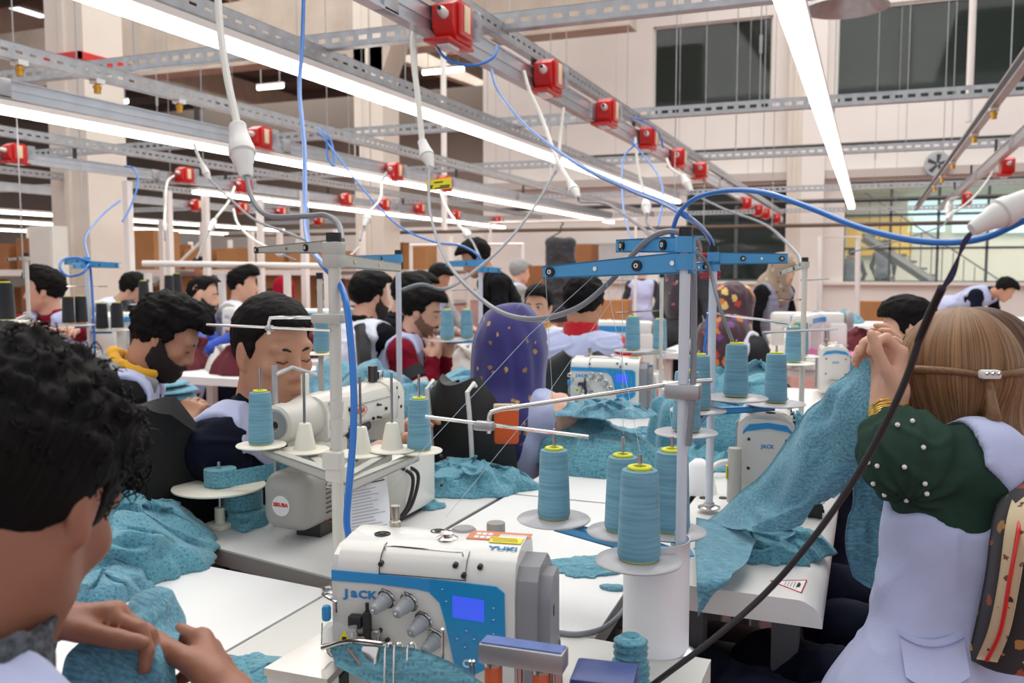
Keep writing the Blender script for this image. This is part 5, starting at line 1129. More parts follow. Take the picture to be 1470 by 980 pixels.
def hair_short(h, par, m, vox, thick=.012, top=.02, sweep=(0, .02, 0), rough=.006, fr=60, name='hair', hl=0., fade=0.):
    S = SDF(h.c-.17*h.s, h.c+.19*h.s, vox)
    h.ell(S, (0, -.014, .032), (.074+thick*(1-fade*.8), .097+thick, .090+thick), .01)
    h.ell(S, (sweep[0], .02+sweep[1], .075+sweep[2]), (.060, .078, .040+top), .03)
    def f(P):
        L = h.loc(P); z = np.interp(L[..., 1], HL_Y, HL_Z+hl).astype(np.float32); z = np.where(np.abs(L[..., 0]) < .05, np.maximum(z, np.interp(L[..., 1], [.0, .05, .12], [-.2, .052, .068])), z)
        return (z - L[..., 2])*.75*h.s
    clip(S, f); V, Q = S.mesh(1); N = vnormals(V, Q); L = h.loc(V)
    n = vnoise(L*V3((1, .45, 1)), fr) + .5*vnoise(L, fr*2.2, 3); V = V + N*(n*rough)[:, None]*h.s
    return strands(fast_mesh(name, V, Q, m, par, True), L)
def beard(h, par, m, vox, off=.004, low=-.03, mous=True, fem=False):
    S = SDF(h.c-.15*h.s, h.c+.15*h.s, vox); h.prims(S, False, False); S.F -= off
    def f(P):
        L = h.loc(P); x, y, z = np.abs(L[..., 0]), L[..., 1], L[..., 2]
        side = np.interp(y, [-.02, .02, .05, .075, .11], [.02, -.012, -.04, -.050, -.050])     # upper edge rises to the sideburn
        d = z - side; d = np.maximum(d, -(y+.005))
        lip = np.maximum(np.abs(z+.067)-.010, np.maximum(x-.022, .05-y)); d = np.maximum(d, -lip)
        d = np.maximum(d, np.where(y > .085, z+.045 if mous else z+.08, -1)); return d*h.s*.8
    clip(S, f); V, Q = S.mesh(1)
    if not len(V): return
    N = vnormals(V, Q); V = V + N*(vnoise(h.loc(V), 130)*.0016)[:, None]; return fast_mesh('beard', V, Q, m, par, True)
def face_bits(h, par, closed=True, lips=True, hair=M_brow):
    for e in (-1, 1):
        MB().tube([h.w((e*.014, .0905, .0215)), h.w((e*.026, .0925, .0265)), h.w((e*.040, .083, .0265)), h.w((e*.051, .070, .019))], [.0022*h.s, .0034*h.s, .003*h.s, .0012*h.s], 6).build('eyebrow', hair, par, world_pts=True)
        if closed: MB().tube([h.w((e*.018, .0885, -.001)), h.w((e*.030, .0915, -.0045)), h.w((e*.044, .0835, -.001))], .0013*h.s, 5).build('eyelashes', hair, par, world_pts=True)
        else:
            MB().lathe([(0, -.0115), (.008, -.008), (.0115, 0), (.008, .008), (0, .0115)], h.w((e*.031, .0795, .004)), h.z, 14).build('eye', M_eyew, par, world_pts=True); MB().lathe([(0, .0), (.0052, 0), (.004, .001), (0, .0014)], h.w((e*.031, .0905, .003)), h.y, 12).build('iris', M_iris, par, world_pts=True)
            MB().tube([h.w((e*.018, .0885, .006)), h.w((e*.030, .0925, .0105)), h.w((e*.044, .0845, .006))], .0016*h.s, 5).build('eyelashes', hair, par, world_pts=True)
    if lips:
        for z, r in ((-.0640, .0034), (-.0738, .0040)): MB().tube([h.w((-.020, .0875, -.0685)), h.w((-.008, .0975, z)), h.w((.008, .0975, z)), h.w((.020, .0875, -.0685))], [.001*h.s, r*h.s, r*h.s, .001*h.s], 8).build('lip', M_lip, par, world_pts=True)
def hand(S, w, fd, pn, side, curl=(.5, .6, .5), s=1., spread=.016, thumb=(.75, .6, .35), rmin=0., k=.0035):
    """w wrist, fd towards the knuckles, pn out of the palm; side +1/-1: which side of fd x pn the thumb leaves"""
    w = V3(w); fd = unit(fd); pn = V3(pn); pn = unit(pn - fd*(pn @ fd)); lt = np.cross(fd, pn)*side; R = lambda r: max(r*s, rmin)
    M = np.stack([lt, fd, pn]); S.rbox(w+fd*.048*s+lt*.0*s, V3((.040, .048, .0135))*s + max(0, rmin-.01), .012*s, M, k=.012)
    S.cone(w-fd*.02*s, w+fd*.02*s, R(.026), R(.024), .02)
    for i, (o, L) in enumerate(((.030, .072), (.010, .080), (-.010, .074), (-.029, .058))):
        p = w+fd*(.090-.006*abs(i-1))*s+lt*o*s*1.06; S.cone(p-pn*.0035*s, p-fd*.012*s-pn*.002*s, R(.0108), R(.0085), .004); a = 0; d = fd+lt*o/.03*spread*3; c = curl[i] if hasattr(curl[0], '__len__') else curl
        for j, (q, rr) in enumerate(((.46, .0092), (.30, .0084), (.24, .0074))):
            a += c[j]; dd = unit(unit(d)*math.cos(a)+pn*math.sin(a)); e = p+dd*L*q*s; S.cone(p, e, R(rr), R(rr*.92), k); p = e
    p = w+fd*.022*s+lt*.030*s; d = unit(lt*thumb[0]+fd*thumb[1]+pn*thumb[2]); e = p+d*.045*s; S.cone(p, e, R(.0140), R(.0110), .012)
    d2 = unit(d*.6+fd*.65+pn*.2); e2 = e+d2*.036*s; S.cone(e, e2, R(.0108), R(.0095), k); S.cone(e2, e2+unit(d2+fd*.3)*.024*s, R(.0095), R(.0078), k)
def ik(a, b, l1, l2, pole):
    a, b = V3(a), V3(b); d = b-a; L = min(np.linalg.norm(d), (l1+l2)*.995); d = unit(d); b = a+d*L
    x = (l1*l1-l2*l2+L*L)/(2*L); hgt = math.sqrt(max(l1*l1-x*x, 0)); p = V3(pole); p = unit(p-d*(p @ d)); return a+d*x+p*hgt, b
class P_: pass
def skeleton(head, phi, lean=15, pitch=15, hphi=None, s=1., pose='sit', hands=(None, None), sw=.178, roll=0, neck=.150, eo=.7):
    k = P_(); k.s = s; ph = math.radians(phi); k.f = V3((math.cos(ph), math.sin(ph), 0)); k.r = V3((math.sin(ph), -math.cos(ph), 0)); up = V3((0, 0, 1))
    hp = math.radians(phi if hphi is None else hphi); hf = V3((math.cos(hp), math.sin(hp), 0)); pt = math.radians(pitch)
    hr = V3((math.sin(hp), -math.cos(hp), 0)); hup = up+hr*math.tan(math.radians(roll))
    k.h = Head(head, hf*math.cos(pt)-up*math.sin(pt), hup*math.cos(pt)+hf*math.sin(pt), s)
    ln = math.radians(lean); k.t = up*math.cos(ln)+k.f*math.sin(ln); nd = unit(up*math.cos(ln*.8+pt*.35)+k.f*math.sin(ln*.8)+hf*math.sin(pt*.35))
    k.nb = V3(head) - nd*neck*s - hf*.018*s; k.fw = k.f*math.cos(ln)-up*math.sin(ln)
    k.pel = k.nb - k.t*.50*s
    k.sh = [k.nb - k.t*.058*s + k.r*e*sw*s - k.fw*.005 for e in (-1, 1)]
    k.el, k.wr = [], []
    for i, e in enumerate((-1, 1)):
        tgt = hands[i]
        if tgt is None: tgt = k.nb - up*(.30 if pose == 'sit' else .56)*s + k.f*(.36 if pose == 'sit' else .06)*s + k.r*e*(.12 if pose == 'sit' else .23)*s
        el, wr = ik(k.sh[i], tgt, .285*s, .255*s, -up*.8+k.r*e*eo-k.f*.35); k.el.append(el); k.wr.append(wr)
    k.kn, k.ft = [], []
    for e in (-1, 1):
        hp_ = k.pel+k.r*e*.09*s
        if pose == 'sit': kn = hp_+k.f*.40*s+k.r*e*.04; kn[2] = max(.50, hp_[2]-.02); ft = V3((kn[0], kn[1], .07))-k.f*.02
        else: kn = V3((hp_[0]+k.f[0]*.03, hp_[1]+k.f[1]*.03, hp_[2]*.54)); ft = V3((hp_[0], hp_[1], .07))
        k.kn.append(kn); k.ft.append(ft)
    k.pose = pose; return k
def torso(S, k, e=0., low=True, fem=False, bust=0.):
    s = k.s; M = np.stack([k.r, k.fw, k.t]); nb = k.nb; g = .93 if fem else 1.
    S.ell(nb-k.t*.17*s-k.fw*.01, V3((.165*g+e, .108*g+e, .18+e))*s, M, .03)
    for a in k.sh: S.cone(nb-k.t*.03*s, a, .052*s*g+e, .050*s*g+e, .04)
    S.cone(k.sh[0], k.sh[1], .056*g*s+e, .056*g*s+e, .04)
    if bust: S.ell(nb-k.t*.22*s+k.fw*.07*s, V3((.13+e, .065+e, .08+e))*s, M, .04)
    S.ell(nb-k.t*.36*s, V3((.140*g+e, .098*g+e, .16+e))*s, M, .05)
    if low: S.ell(k.pel+k.t*.02, V3((.160*g+e, .120*g+e, .12+e))*s, M, .05)
def bounds(pts, m): P = np.array(pts); return P.min(0)-m, P.max(0)+m
def wrinkle(V, Q, amp, fr, seed=0, keep=None):
    """soft folds: narrow ridges along a warped direction"""
    N = vnormals(V, Q); w = np.stack([vnoise(V, 7, seed+i) for i in range(3)], 1)*.05; U = V+w
    a = vnoise(U*V3((1, 1, .5)), fr*.75, seed); b = vnoise(U*V3((.6, .6, 1.1)), fr*1.5, seed+3); r1 = 1-np.minimum(np.abs(a)*3.2, 1); r2 = 1-np.minimum(np.abs(b)*3.0, 1)
    return V+N*((r1*1.5+r2*.9-.5)*amp)[:, None]
def person(label, head, phi, skin='tan', shirt=M_blk, vest=M_vest, lean=15, pitch=15, hphi=None, s=1., pose='sit', hands=(None, None), vox=.008, hair=None, bd=None, face=None,
           fem=False, legs=M_jean, name='person', group=None, handspec=None, fdir=None, open_front=True, sleeves=True, arms=(True, True), roll=0, wr=.006, vcut=.085, collar=None, hem=.10, sw=.178, neck=.150, hand_on=True, vlow=False, lap=True, eo=.7):
    k = skeleton(head, phi, lean, pitch, hphi, s, pose, hands, sw if not fem else sw*.93, roll, neck, eo)
    PELV.append(k.pel[:2]); root = thing(name, label, 'person', (k.pel[0], k.pel[1], 0), 0, group); h = k.h; hv = vox
    allp = [h.c+h.z*.12, h.c+h.y*.12, h.c-h.y*.12, k.nb, k.pel, *k.sh, *k.el, *k.wr]
    lo, hi = bounds(allp, .17*s); S = SDF(lo, hi, vox); h.prims(S, vox < .0075, True, fem)
    S.cone(h.w((0, -.022, -.05)), k.nb, .054*s*(.88 if fem else 1), .060*s*(.88 if fem else 1), .025)
    torso(S, k, -.012, fem=fem)
    for i in (0, 1):
        if not arms[i]: continue
        S.cone(k.sh[i], k.el[i], .040*s, .034*s, .02); S.cone(k.el[i], k.wr[i], .035*s, .026*s, .02)
        fd = unit(k.wr[i]-k.el[i]); sp = (handspec or {}).get(i, {})
        if hand_on: hand(S, k.wr[i], sp.get('fd', fd), sp.get('pn', V3((0, 0, -1))+k.r*(-.3 if i else .3)), (-1 if i == 0 else 1)*sp.get('flip', 1), sp.get('curl', (.45, .55, .4)), s*sp.get('s', 1), rmin=vox*.85, thumb=sp.get('thumb', (.75, .6, .35)))
    V, Q = S.mesh(1); fast_mesh('body', V, Q, SKIN[skin], root, True)
    # trousers and shoes
    if legs is not None:
        lo, hi = bounds([k.pel, *k.kn, *k.ft], .2); T = SDF(lo, hi, max(vox*1.5, .010)); M = np.stack([k.r, k.fw, k.t]); T.ell(k.pel, V3((.17, .13, .13))*s, M, .03)
        for e in (0, 1): hp_ = k.pel+k.r*(-1, 1)[e]*.09*s; T.cone(hp_, k.kn[e], .088*s, .066*s, .03); T.cone(k.kn[e], k.ft[e]+V3((0, 0, .03)), .062*s, .048*s, .03)
        V, Q = T.mesh(1); fast_mesh('trousers', wrinkle(V, Q, .005, 14), Q, legs, root, True)
        for e in (0, 1): MB().box(k.ft[e]+k.f*.05+V3((0, 0, -.025)), (.27, .09, .09), rz=math.atan2(k.f[1], k.f[0]), bev=.035).build('shoe', M_shoe, root, world_pts=True)
    # shirt
    lo, hi = bounds([k.nb+k.t*.04, k.pel, *k.sh, *k.el, *k.wr], .16*s); S = SDF(lo, hi, vox); torso(S, k, .006, fem=fem)
    S.cone(k.nb-k.t*.03, k.nb+k.t*.012, .075*s, .064*s, .02)
    for i in (0, 1):
        if not arms[i]: continue
        w = k.wr[i]+(k.el[i]-k.wr[i])*.10; S.cone(k.sh[i], k.el[i], .060*s, .050*s, .03)
        if sleeves: S.cone(k.el[i], w, .050*s, .036*s, .02)
    ct = k.nb+k.fw*.060*s+k.t*.055*s; S.ell(ct, V3((.055, .055, .05))*s, None, .01, 'cut') if vcut else None
    V, Q = S.mesh(1); fast_mesh('shirt', wrinkle(V, Q, wr, 16, 2), Q, shirt, root, True)
    # vest: shell over the torso with armholes and neck opening
    if vest is not None:
        lo, hi = bounds([k.nb+k.t*.04, k.pel-k.t*hem, k.pel+k.f*.25, *k.sh], .17*s); S = SDF(lo, hi, vox); torso(S, k, .020, fem=fem)
        M = np.stack([k.r, k.fw, k.t]); S.ell(k.pel-k.t*(hem-.1), V3((.185, .145, .15))*s, M, .04)
        if pose == 'sit' and lap:
            for e in (-1, 1): S.cone(k.pel+k.r*e*.09*s, k.pel+k.r*e*.10*s+k.f*.22*s, .105*s, .085*s, .04)
        for i, e in enumerate((-1, 1)):
            out = k.sh[i]+k.r*e*.044*s; S.cone(out+k.t*.03*s, out-k.t*.13*s+k.r*e*.015*s, .072*s, .068*s, .012, 'cut'); d = unit(k.el[i]-k.sh[i]); S.cone(k.sh[i]+k.r*e*.035*s+d*.03, k.sh[i]+k.r*e*.04*s+d*.2*s, .074*s, .076*s, .012, 'cut')
        S.cone(k.nb-k.t*.02, k.nb+k.t*.2, .070*s, .085*s, .012, 'cut')
        if open_front: S.cone(k.nb+k.fw*.10*s, k.nb+k.fw*.14*s-k.t*(.42 if vlow else .26)*s, .060*s, .012*s, .015, 'cut')
        if vlow: S.cone(k.nb+k.fw*.13*s-k.t*.1, k.nb+k.fw*.20*s-k.t*.5*s, .045*s, .05*s, .015, 'cut')
        V, Q = S.mesh(1)
        if len(V): fast_mesh('vest', wrinkle(V, Q, wr*1.1, 11, 5), Q, vest, root, True)
    if collar:
        mC, hh, rr = collar; vc = min(vox, .0052); S = SDF(k.nb-.17, k.nb+.17, vc); c = k.nb-k.t*.01; S.cone(c-k.t*.02, c+k.t*hh, rr*s, (rr-.012)*s, .01); th = max(.018, vox*2.4); S.cone(c+k.t*(hh-.02), c+k.t*.2, (rr-th)*s, (rr-th+.006)*s, .006, 'cut')
        S.ell(c+k.fw*.09*s+k.t*.05, V3((.03, .06, .07))*s, M if vest is not None else None, .01, 'cut')
        V, Q = S.mesh(1); fast_mesh('collar', wrinkle(V, Q, .003 if vox < .005 else .0005, 30), Q, mC, root, True)
    if hair: hair_short(h, root, **{'m': M_hair, 'vox': max(vox*.9, .0045), **hair})
    if bd: beard(h, root, **{'m': M_beard, 'vox': max(vox*.7, .0035), **bd})
    if face: face_bits(h, root, **face)
    return root, k
def hijab(root, k, m, vox, back=.36, front=.18, peak=.0, name='headscarf', wr=.005, wide=1., narrow=False):
    """scarf wrapped over the head, open at the face, falling over shoulders and back"""
    h = k.h; s = k.s; lo, hi = bounds([h.c+h.z*.12, k.nb-k.t*back, k.nb+k.f*.12, k.nb-k.f*.12, *k.sh], .14); S = SDF(lo, hi, vox)
    h.ell(S, (0, -.018, .028), (.094*wide, .118, .108), .02); h.ell(S, (0, .010, -.055), (.083*wide, .088, .09), .04)
    S.cone(h.w((0, -.03, -.06)), k.nb-k.t*.02, .092*s*wide, (.092 if narrow else .108)*s*wide, .05)
    if not narrow: S.cone(k.nb-k.f*.045, k.nb-k.t*(back-.05)-k.f*.075, .11*s*wide, .085*s, .05)
    if narrow:
        S.cone(h.w((0, -.03, -.02)), k.nb-k.f*.05-k.t*.1, .098*s, .100*s, .05); S.cone(k.nb-k.f*.06-k.t*.1, k.nb-k.f*.085-k.t*back+k.r*.03, .100*s, .050*s, .05); S.cone(k.nb-k.f*.05-k.t*.06+k.r*.02, k.nb-k.f*.08-k.t*(back+.05)+k.r*.055, .09*s, .035*s, .04)
    for e in () if narrow else (-1, 1): S.cone(k.nb-k.t*.02, k.nb+k.r*e*.10-k.t*.05, .085*s, .07*s, .05); S.cone(k.nb+k.r*e*.05-k.f*.05, k.nb+k.r*e*.035-k.f*.08-k.t*back, .09*s, .075*s, .05)
    S.cone(k.nb+k.f*.02, k.nb+k.f*.085-k.t*front, .09*s, .055*s, .05)
    h.ell(S, (0, .115, -.025), (.062, .055, .085), .012, 'cut')
    V, Q = S.mesh(1); N = vnormals(V, Q); fold = np.sin(vnoise(V*V3((1, 1, .35)), 13, 1)*7)*.5+vnoise(V*V3((1, 1, .5)), 30)*.4
    return fast_mesh(name, V+N*(fold*wr)[:, None], Q, m, root, True)
HD = lambda px, py, d: PD(px, py, d)
# ---- man in navy at the cream lockstitch machine
R1_, k1 = person('seated man in navy jumper and lilac vest bent over the cream lockstitch machine', HD(391, 505, 2.13), 6, 'tan', M_navy, M_vest, lean=10, pitch=9, hphi=-20, s=1.06, sw=.155, eo=.15, vox=.0048,
    hands=(PD(560, 640, 2.42), PD(535, 655, 2.32)), hair=dict(thick=.010, top=.012, rough=.003, sweep=(0, .0, -.005), fade=.5), face=dict(closed=True), wr=.007, handspec={0: dict(pn=(0, 0, -1)), 1: dict(pn=(0, 0, -1))})
# ---- bearded man with the hooded top
R2_, k2 = person('bearded man in black top with grey and mustard hood under lilac vest', HD(238, 482, 2.8), 38, 'tan', M_blk, M_vest, lean=20, pitch=34, hphi=30, vox=.0065, hands=(PD(262, 605, 2.9), PD(258, 612, 2.7)),
    hair=dict(thick=.016, top=.030, rough=.007, sweep=(0, .02, .0)), bd=dict(off=.010), face=dict(closed=True, lips=False), wr=.005)
def hood(root, k, mo, mi, vox=.007):
    s = k.s; lo, hi = bounds([k.nb+k.r*.18, k.nb-k.r*.18, k.nb-k.fw*.15, k.nb+k.fw*.1], .12)
    for nm, m, off in (('hood', mo, .0), ('hood_lining', mi, .012)):
        S = SDF(lo, hi, vox); a = [k.nb+k.t*(.035 if off else .02)+k.r*((.100 if off else .118))*math.sin(t)*1.0 - k.fw*(.095-off*.5)*math.cos(t) - k.t*.02*abs(math.sin(t)) + k.t*off*1.6 for t in np.linspace(-2.1, 2.1, 13)]
        r = .036 if off == 0 else .018; S.chain(a, [r*(1-.3*abs(t)/2.1) for t in np.linspace(-2.1, 2.1, 13)], .02)
        if off == 0: S.ell(k.nb-k.t*.06-k.fw*.12, V3((.11, .035, .09)), np.stack([k.r, k.fw, k.t]), .04)
        V, Q = S.mesh(1); fast_mesh(nm, wrinkle(V, Q, .004, 25), Q, m, root, True)
hood(R2_, k2, M_gry, M_mustard)
# ---- man in the maroon shirt, far left
R3_, k3 = person('young man in maroon shirt and lilac vest looking left, holding a small piece', HD(64, 417, 5.2), 285, 'light', M_maroon, M_vest, lean=4, pitch=4, hphi=222, vox=.0085, hands=(PD(95, 478, 4.35), PD(72, 480, 4.35)),
    hair=dict(thick=.014, top=.034, rough=.006, sweep=(0, .012, .01)), face=dict(closed=False, lips=True), open_front=True, vlow=True)
# ---- foreground man
R4_, k4 = person('man in the foreground seen from behind, dark curly hair, charcoal knit collar', HD(8, 712, .73), 72, 'warm', M_gryknit, M_vest, lean=14, pitch=32, hphi=104, vox=.0042, hands=(PD(30, 892, .88), PD(330, 1016, .865)),
    hair=None, legs=M_jean, collar=(M_gryknit, .05, .088), wr=.005, hand_on=True, neck=.135,
    handspec={0: dict(fd=_r*.95+_f*.25, pn=V3((0, 0, -1))-_f*.35, curl=((.45, .75, .5), (.6, .85, .5), (.75, .95, .5), (.9, 1.0, .5)), thumb=(.35, .9, .25)), 1: dict(fd=_f*.75-_r*.40+V3((0, 0, .22)), pn=-_r*.85+V3((0, 0, -.45))-_f*.2, curl=((.45, .85, .5), (.65, .95, .5), (.8, 1.0, .5), (.9, 1.0, .5)), thumb=(.35, .85, .45))})
def curly(root, k):
    h = k.h; S = SDF(h.c-.19, h.c+.20, .004)
    h.ell(S, (0, -.016, .034), (.087, .108, .100), .01); h.ell(S, (0, .046, .072), (.064, .058, .038), .04); h.ell(S, (.01, .066, .058), (.045, .027, .028), .03)
    def f(P):
        L = h.loc(P); z = np.interp(L[..., 1], [-.2, -.10, -.05, -.015, .005, .02, .035, .05, .08, .14], [-.085, -.08, -.062, -.02, .02, -.025, -.01, .045, .052, .04]).astype(np.float32)
        z = np.where(np.abs(L[..., 0]) < .048, np.maximum(z, np.interp(L[..., 1], [.0, .05, .14], [-.2, .045, .045])), z); return (z-L[..., 2])*.75
    clip(S, f); V, Q = S.mesh(1); N = vnormals(V, Q); L = h.loc(V)
    top = np.clip((L[:, 2]+.01)/.08, .12, 1); n = np.abs(vnoise(L+.004*np.stack([vnoise(L, 60, 9)]*3, 1), 48, 1))*1.4-.3 + .5*vnoise(L, 110, 3)+.3*vnoise(L, 220, 4)
    V = V+N*(n*.0085*top)[:, None]; hr = strands(fast_mesh('hair', V, Q, M_hair, root, True), L)
    g = MB(); rs = np.random.default_rng(3); N = vnormals(V, Q)
    ids = rs.choice(np.where(L[:, 2] > .0)[0], 700)
    for i in ids:
        p = V[i]; n = N[i]; tn = unit(np.cross(n, rs.normal(size=3))); b = np.cross(n, tn); r = rs.uniform(.003, .007); turn = rs.uniform(2.5, 5.5)
        g.tube([p-n*.003 + tn*r*(math.cos(a)-1) + b*r*math.sin(a) + n*(.0022*a*rs.uniform(.8, 1.2)) for a in np.linspace(0, turn, 7)], [.0010, .0011, .001, .0009, .0008, .0006, .0003], 3, False)
    for i in range(60):                                                    # loose fringe curls over the forehead
        p = h.w((rs.uniform(-.03, .06), rs.uniform(.075, .10), rs.uniform(.045, .08))); r = rs.uniform(.004, .009); ph0 = rs.uniform(0, 6)
        g.tube([p + h.y*(.008*math.sin(a*.5)) - h.z*(.0055*a) + h.x*r*math.cos(a+ph0)+h.y*r*math.sin(a+ph0) for a in np.linspace(0, 5, 12)], np.linspace(.0014, .0004, 12), 4, False)
    tag(g.build('curls', M_curl, root, world_pts=True, angle=180), kind='stuff')
curly(R4_, k4)
# ---- woman in the purple headscarf, from behind
R5_, k5 = person('woman in purple gold-printed headscarf and peach blouse seen from behind', HD(738, 497, 2.75), 88, 'light', M_peach, M_vest, lean=6, pitch=10, hphi=80, vox=.0075, hands=(PD(690, 640, 3.0), PD(800, 650, 2.95)), hair=None, fem=True, open_front=False, wr=.006)
M_scarf = printed('purple_scarf', lin(46, 40, 112), [lin(176, 132, 60), lin(196, 160, 90), lin(46, 40, 112), lin(150, 110, 60), lin(46, 40, 112)], 30, .50)
hijab(R5_, k5, M_scarf, .0075, back=.34, front=.2, wr=.007, wide=1.02, narrow=True)
# ---- man in the red jumper, from behind
R6_, k6 = person('man in red jumper and lilac vest seen from behind beside the overlock', HD(838, 436, 3.75), 95, 'tan', M_redj, M_vest, lean=8, pitch=12, hphi=88, vox=.0085, hair=dict(thick=.012, top=.016, rough=.005), open_front=False, collar=(M_redj, .06, .085), wr=.006, hands=(PD(800, 540, 4.1), PD(905, 540, 4.1)))
# ---- man with moustache
R7_, k7 = person('moustached man in striped maroon jumper and lilac vest looking down', HD(606, 446, 4.5), 20, 'light', M_maroon, M_vest, lean=14, pitch=18, hphi=10, vox=.0075, hands=(PD(640, 508, 4.5), PD(622, 512, 4.4)), hair=dict(thick=.012, top=.022, rough=.005), bd=dict(m=M_stub, off=.0015), face=dict(closed=True))
h = k7.h; MB().tube([h.w((-.026, .086, -.060)), h.w((-.008, .102, -.052)), h.w((.008, .102, -.052)), h.w((.026, .086, -.060))], [.003, .006, .006, .003], 6).build('moustache', M_beard, R7_, world_pts=True)
for i, (u, mm) in enumerate(((.35, M_dgry), (.6, M_white), (.85, M_dgry))):
    a = k7.sh[1]+(k7.el[1]-k7.sh[1])*u; b = k7.sh[1]+(k7.el[1]-k7.sh[1])*(u+.2); MB().cyl(a, b, .066-.006*i, .064-.006*i, 16).build('sleeve_stripe', mm, R7_, world_pts=True)
# ---- others in the rows behind
bg = dict(thick=.012, top=.016, rough=.005)
person('man in white vest and black sleeves seen from behind, left of the moustached man', HD(532, 424, 4.6), 70, 'light', M_blk, M_vestw, lean=10, pitch=6, hphi=60, vox=.0095, hair=bg, bd=dict(off=.006), open_front=False)
person('man in blue long sleeves and lilac vest with faded haircut, facing right', HD(292, 424, 6.0), 30, 'light', M_roy, M_vest, lean=14, pitch=10, hphi=25, vox=.010, hands=(PD(335, 478, 5.9), PD(345, 480, 5.7)), hair=dict(thick=.007, top=.022, rough=.004, fade=.9, hl=.03), bd=dict(off=.006), face=dict(closed=True, lips=False))
person('man in white vest bending low at far left, dark short hair', HD(192, 416, 6.6), 20, 'light', M_gry, M_vestw, lean=38, pitch=28, vox=.011, hair=bg)
person('man in white vest with quiff, seen in profile beyond the navy man', HD(349, 409, 6.4), 20, 'light', M_gry, M_vestw, lean=8, pitch=5, hphi=20, vox=.011, hair=dict(thick=.010, top=.032, rough=.005, sweep=(0, .02, .01)))
rr, kk = person('woman in crimson headscarf in the far left rows', HD(408, 416, 8.5), 330, 'light', M_dgry, M_vestw, lean=6, pitch=8, vox=.013, fem=True); hijab(rr, kk, fabric('crimson_scarf', lin(158, 20, 46)), .013, .25, .15)
person('dark-haired person half hidden behind the moustached man', HD(588, 424, 5.3), 15, 'light', M_blk, M_blk, lean=16, pitch=22, vox=.010, hair=dict(thick=.018, top=.02, rough=.006))
person('second dark-haired person half hidden behind the moustached man', HD(603, 417, 6.0), 15, 'light', M_dgry, M_vestw, lean=14, pitch=16, vox=.011, hair=bg)
person('man in lilac vest bending over work beyond the moustached man', HD(631, 400, 7.5), 350, 'tan', M_gry, M_vest, lean=26, pitch=26, vox=.012, hair=bg)
person('man in black jacket standing and bending over the far table', HD(683, 370, 6.2), 215, 'tan', M_blk, M_blk, lean=24, pitch=30, pose='stand', vox=.011, hair=dict(thick=.014, top=.016, rough=.006), s=1.02)
rr, kk = person('person in grey hood and lilac vest standing at the far table', HD(747, 390, 9.5), 40, 'light', M_gry, M_vest, lean=10, pitch=10, pose='stand', vox=.013, open_front=False, hair=dict(thick=.02, top=.01, rough=.003, m=M_gry))
person('young man with mustard collar facing the camera between purple scarf and red jumper', HD(773, 440, 5.2), 268, 'light', M_gry, M_vestw, lean=6, pitch=4, hphi=272, vox=.0085, hair=dict(thick=.010, top=.022, rough=.004), face=dict(closed=False), collar=(M_mustard, .04, .085), vlow=True)
rr, kk = person('person in lilac vest and dark trousers standing alone, seen from behind', HD(922, 390, 13.5), 100, 'light', M_dgry, M_vest, lean=2, pitch=4, pose='stand', vox=.015, hair=bg, open_front=False, hem=.16, s=.98)
R8_, k8 = person('woman in multicoloured floral headscarf seated in the middle right row', HD(1056, 442, 4.7), 65, 'light', M_dgry, M_vestw, lean=10, pitch=12, hphi=40, vox=.009, fem=True)
hijab(R8_, k8, printed('floral_scarf', lin(70, 40, 52), [lin(208, 120, 50), lin(190, 70, 110), lin(120, 70, 140), lin(220, 190, 110), lin(60, 40, 60), lin(190, 60, 50)], 20, .72), .009, .34, .2, wr=.006)
rr, kk = person('woman in grey vest and black sleeves standing behind the ivory stand', HD(1124, 386, 7.4), 330, 'light', M_blk, M_vestg, lean=14, pitch=18, pose='stand', vox=.011, fem=True, hem=.18); hijab(rr, kk, printed('beige_scarf', lin(150, 130, 110), [lin(110, 110, 70), lin(90, 60, 70), lin(190, 180, 160)], 20, .5), .012, .2, .12)
R9_, k9 = person('man with dark hair and stubble looking left, behind the long-haired woman', HD(1304, 474, 3.5), 188, 'light', M_blk, M_vest, lean=10, pitch=14, hphi=182, vox=.0065, hands=(PD(1300, 575, 2.7), PD(1315, 560, 2.6)), lap=False, hair=dict(thick=.010, top=.022, rough=.004, fade=.7, sweep=(0, 0, .006)), bd=dict(m=M_beard, off=.0025), face=dict(closed=True))
person('man in lilac vest bending over a white table at far right', HD(1443, 415, 9.0), 330, 'tan', M_navy, M_vest, lean=68, pitch=40, pose='stand', vox=.012, hair=bg, open_front=False, s=.95)
person('dark figure standing far left behind the racks', HD(290, 384, 11), 200, 'tan', M_blk, M_blk, lean=6, pitch=10, pose='stand', vox=.015, hair=bg)
rr, kk = person('woman in dark floral headscarf seen just above the short blue arm', HD(990, 362, 7.0), 60, 'light', M_dgry, M_dgry, lean=4, pitch=4, pose='stand', vox=.012, fem=True); hijab(rr, kk, printed('dark_floral_scarf', lin(44, 34, 44), [lin(170, 70, 80), lin(200, 170, 160), lin(44, 34, 44)], 18, .5), .012, .3, .2)
for i, (px, py, ph, lab) in enumerate(((1270, 352, 60, 'person in grey behind the glazed back wall, right of the column'), (1207, 364, 100, 'person in dark grey behind the glazed wall beside the column'), (993 + 55, 372, 70, 'person in black behind the office window'))):
    person(lab, HD(px+(16 if i == 1 else 0), py, 20.6), ph, 'light', M_dgry if i != 2 else M_blk, M_vestg if i != 2 else M_blk, lean=4, pitch=4, pose='stand', vox=.02, hair=bg, open_front=False)
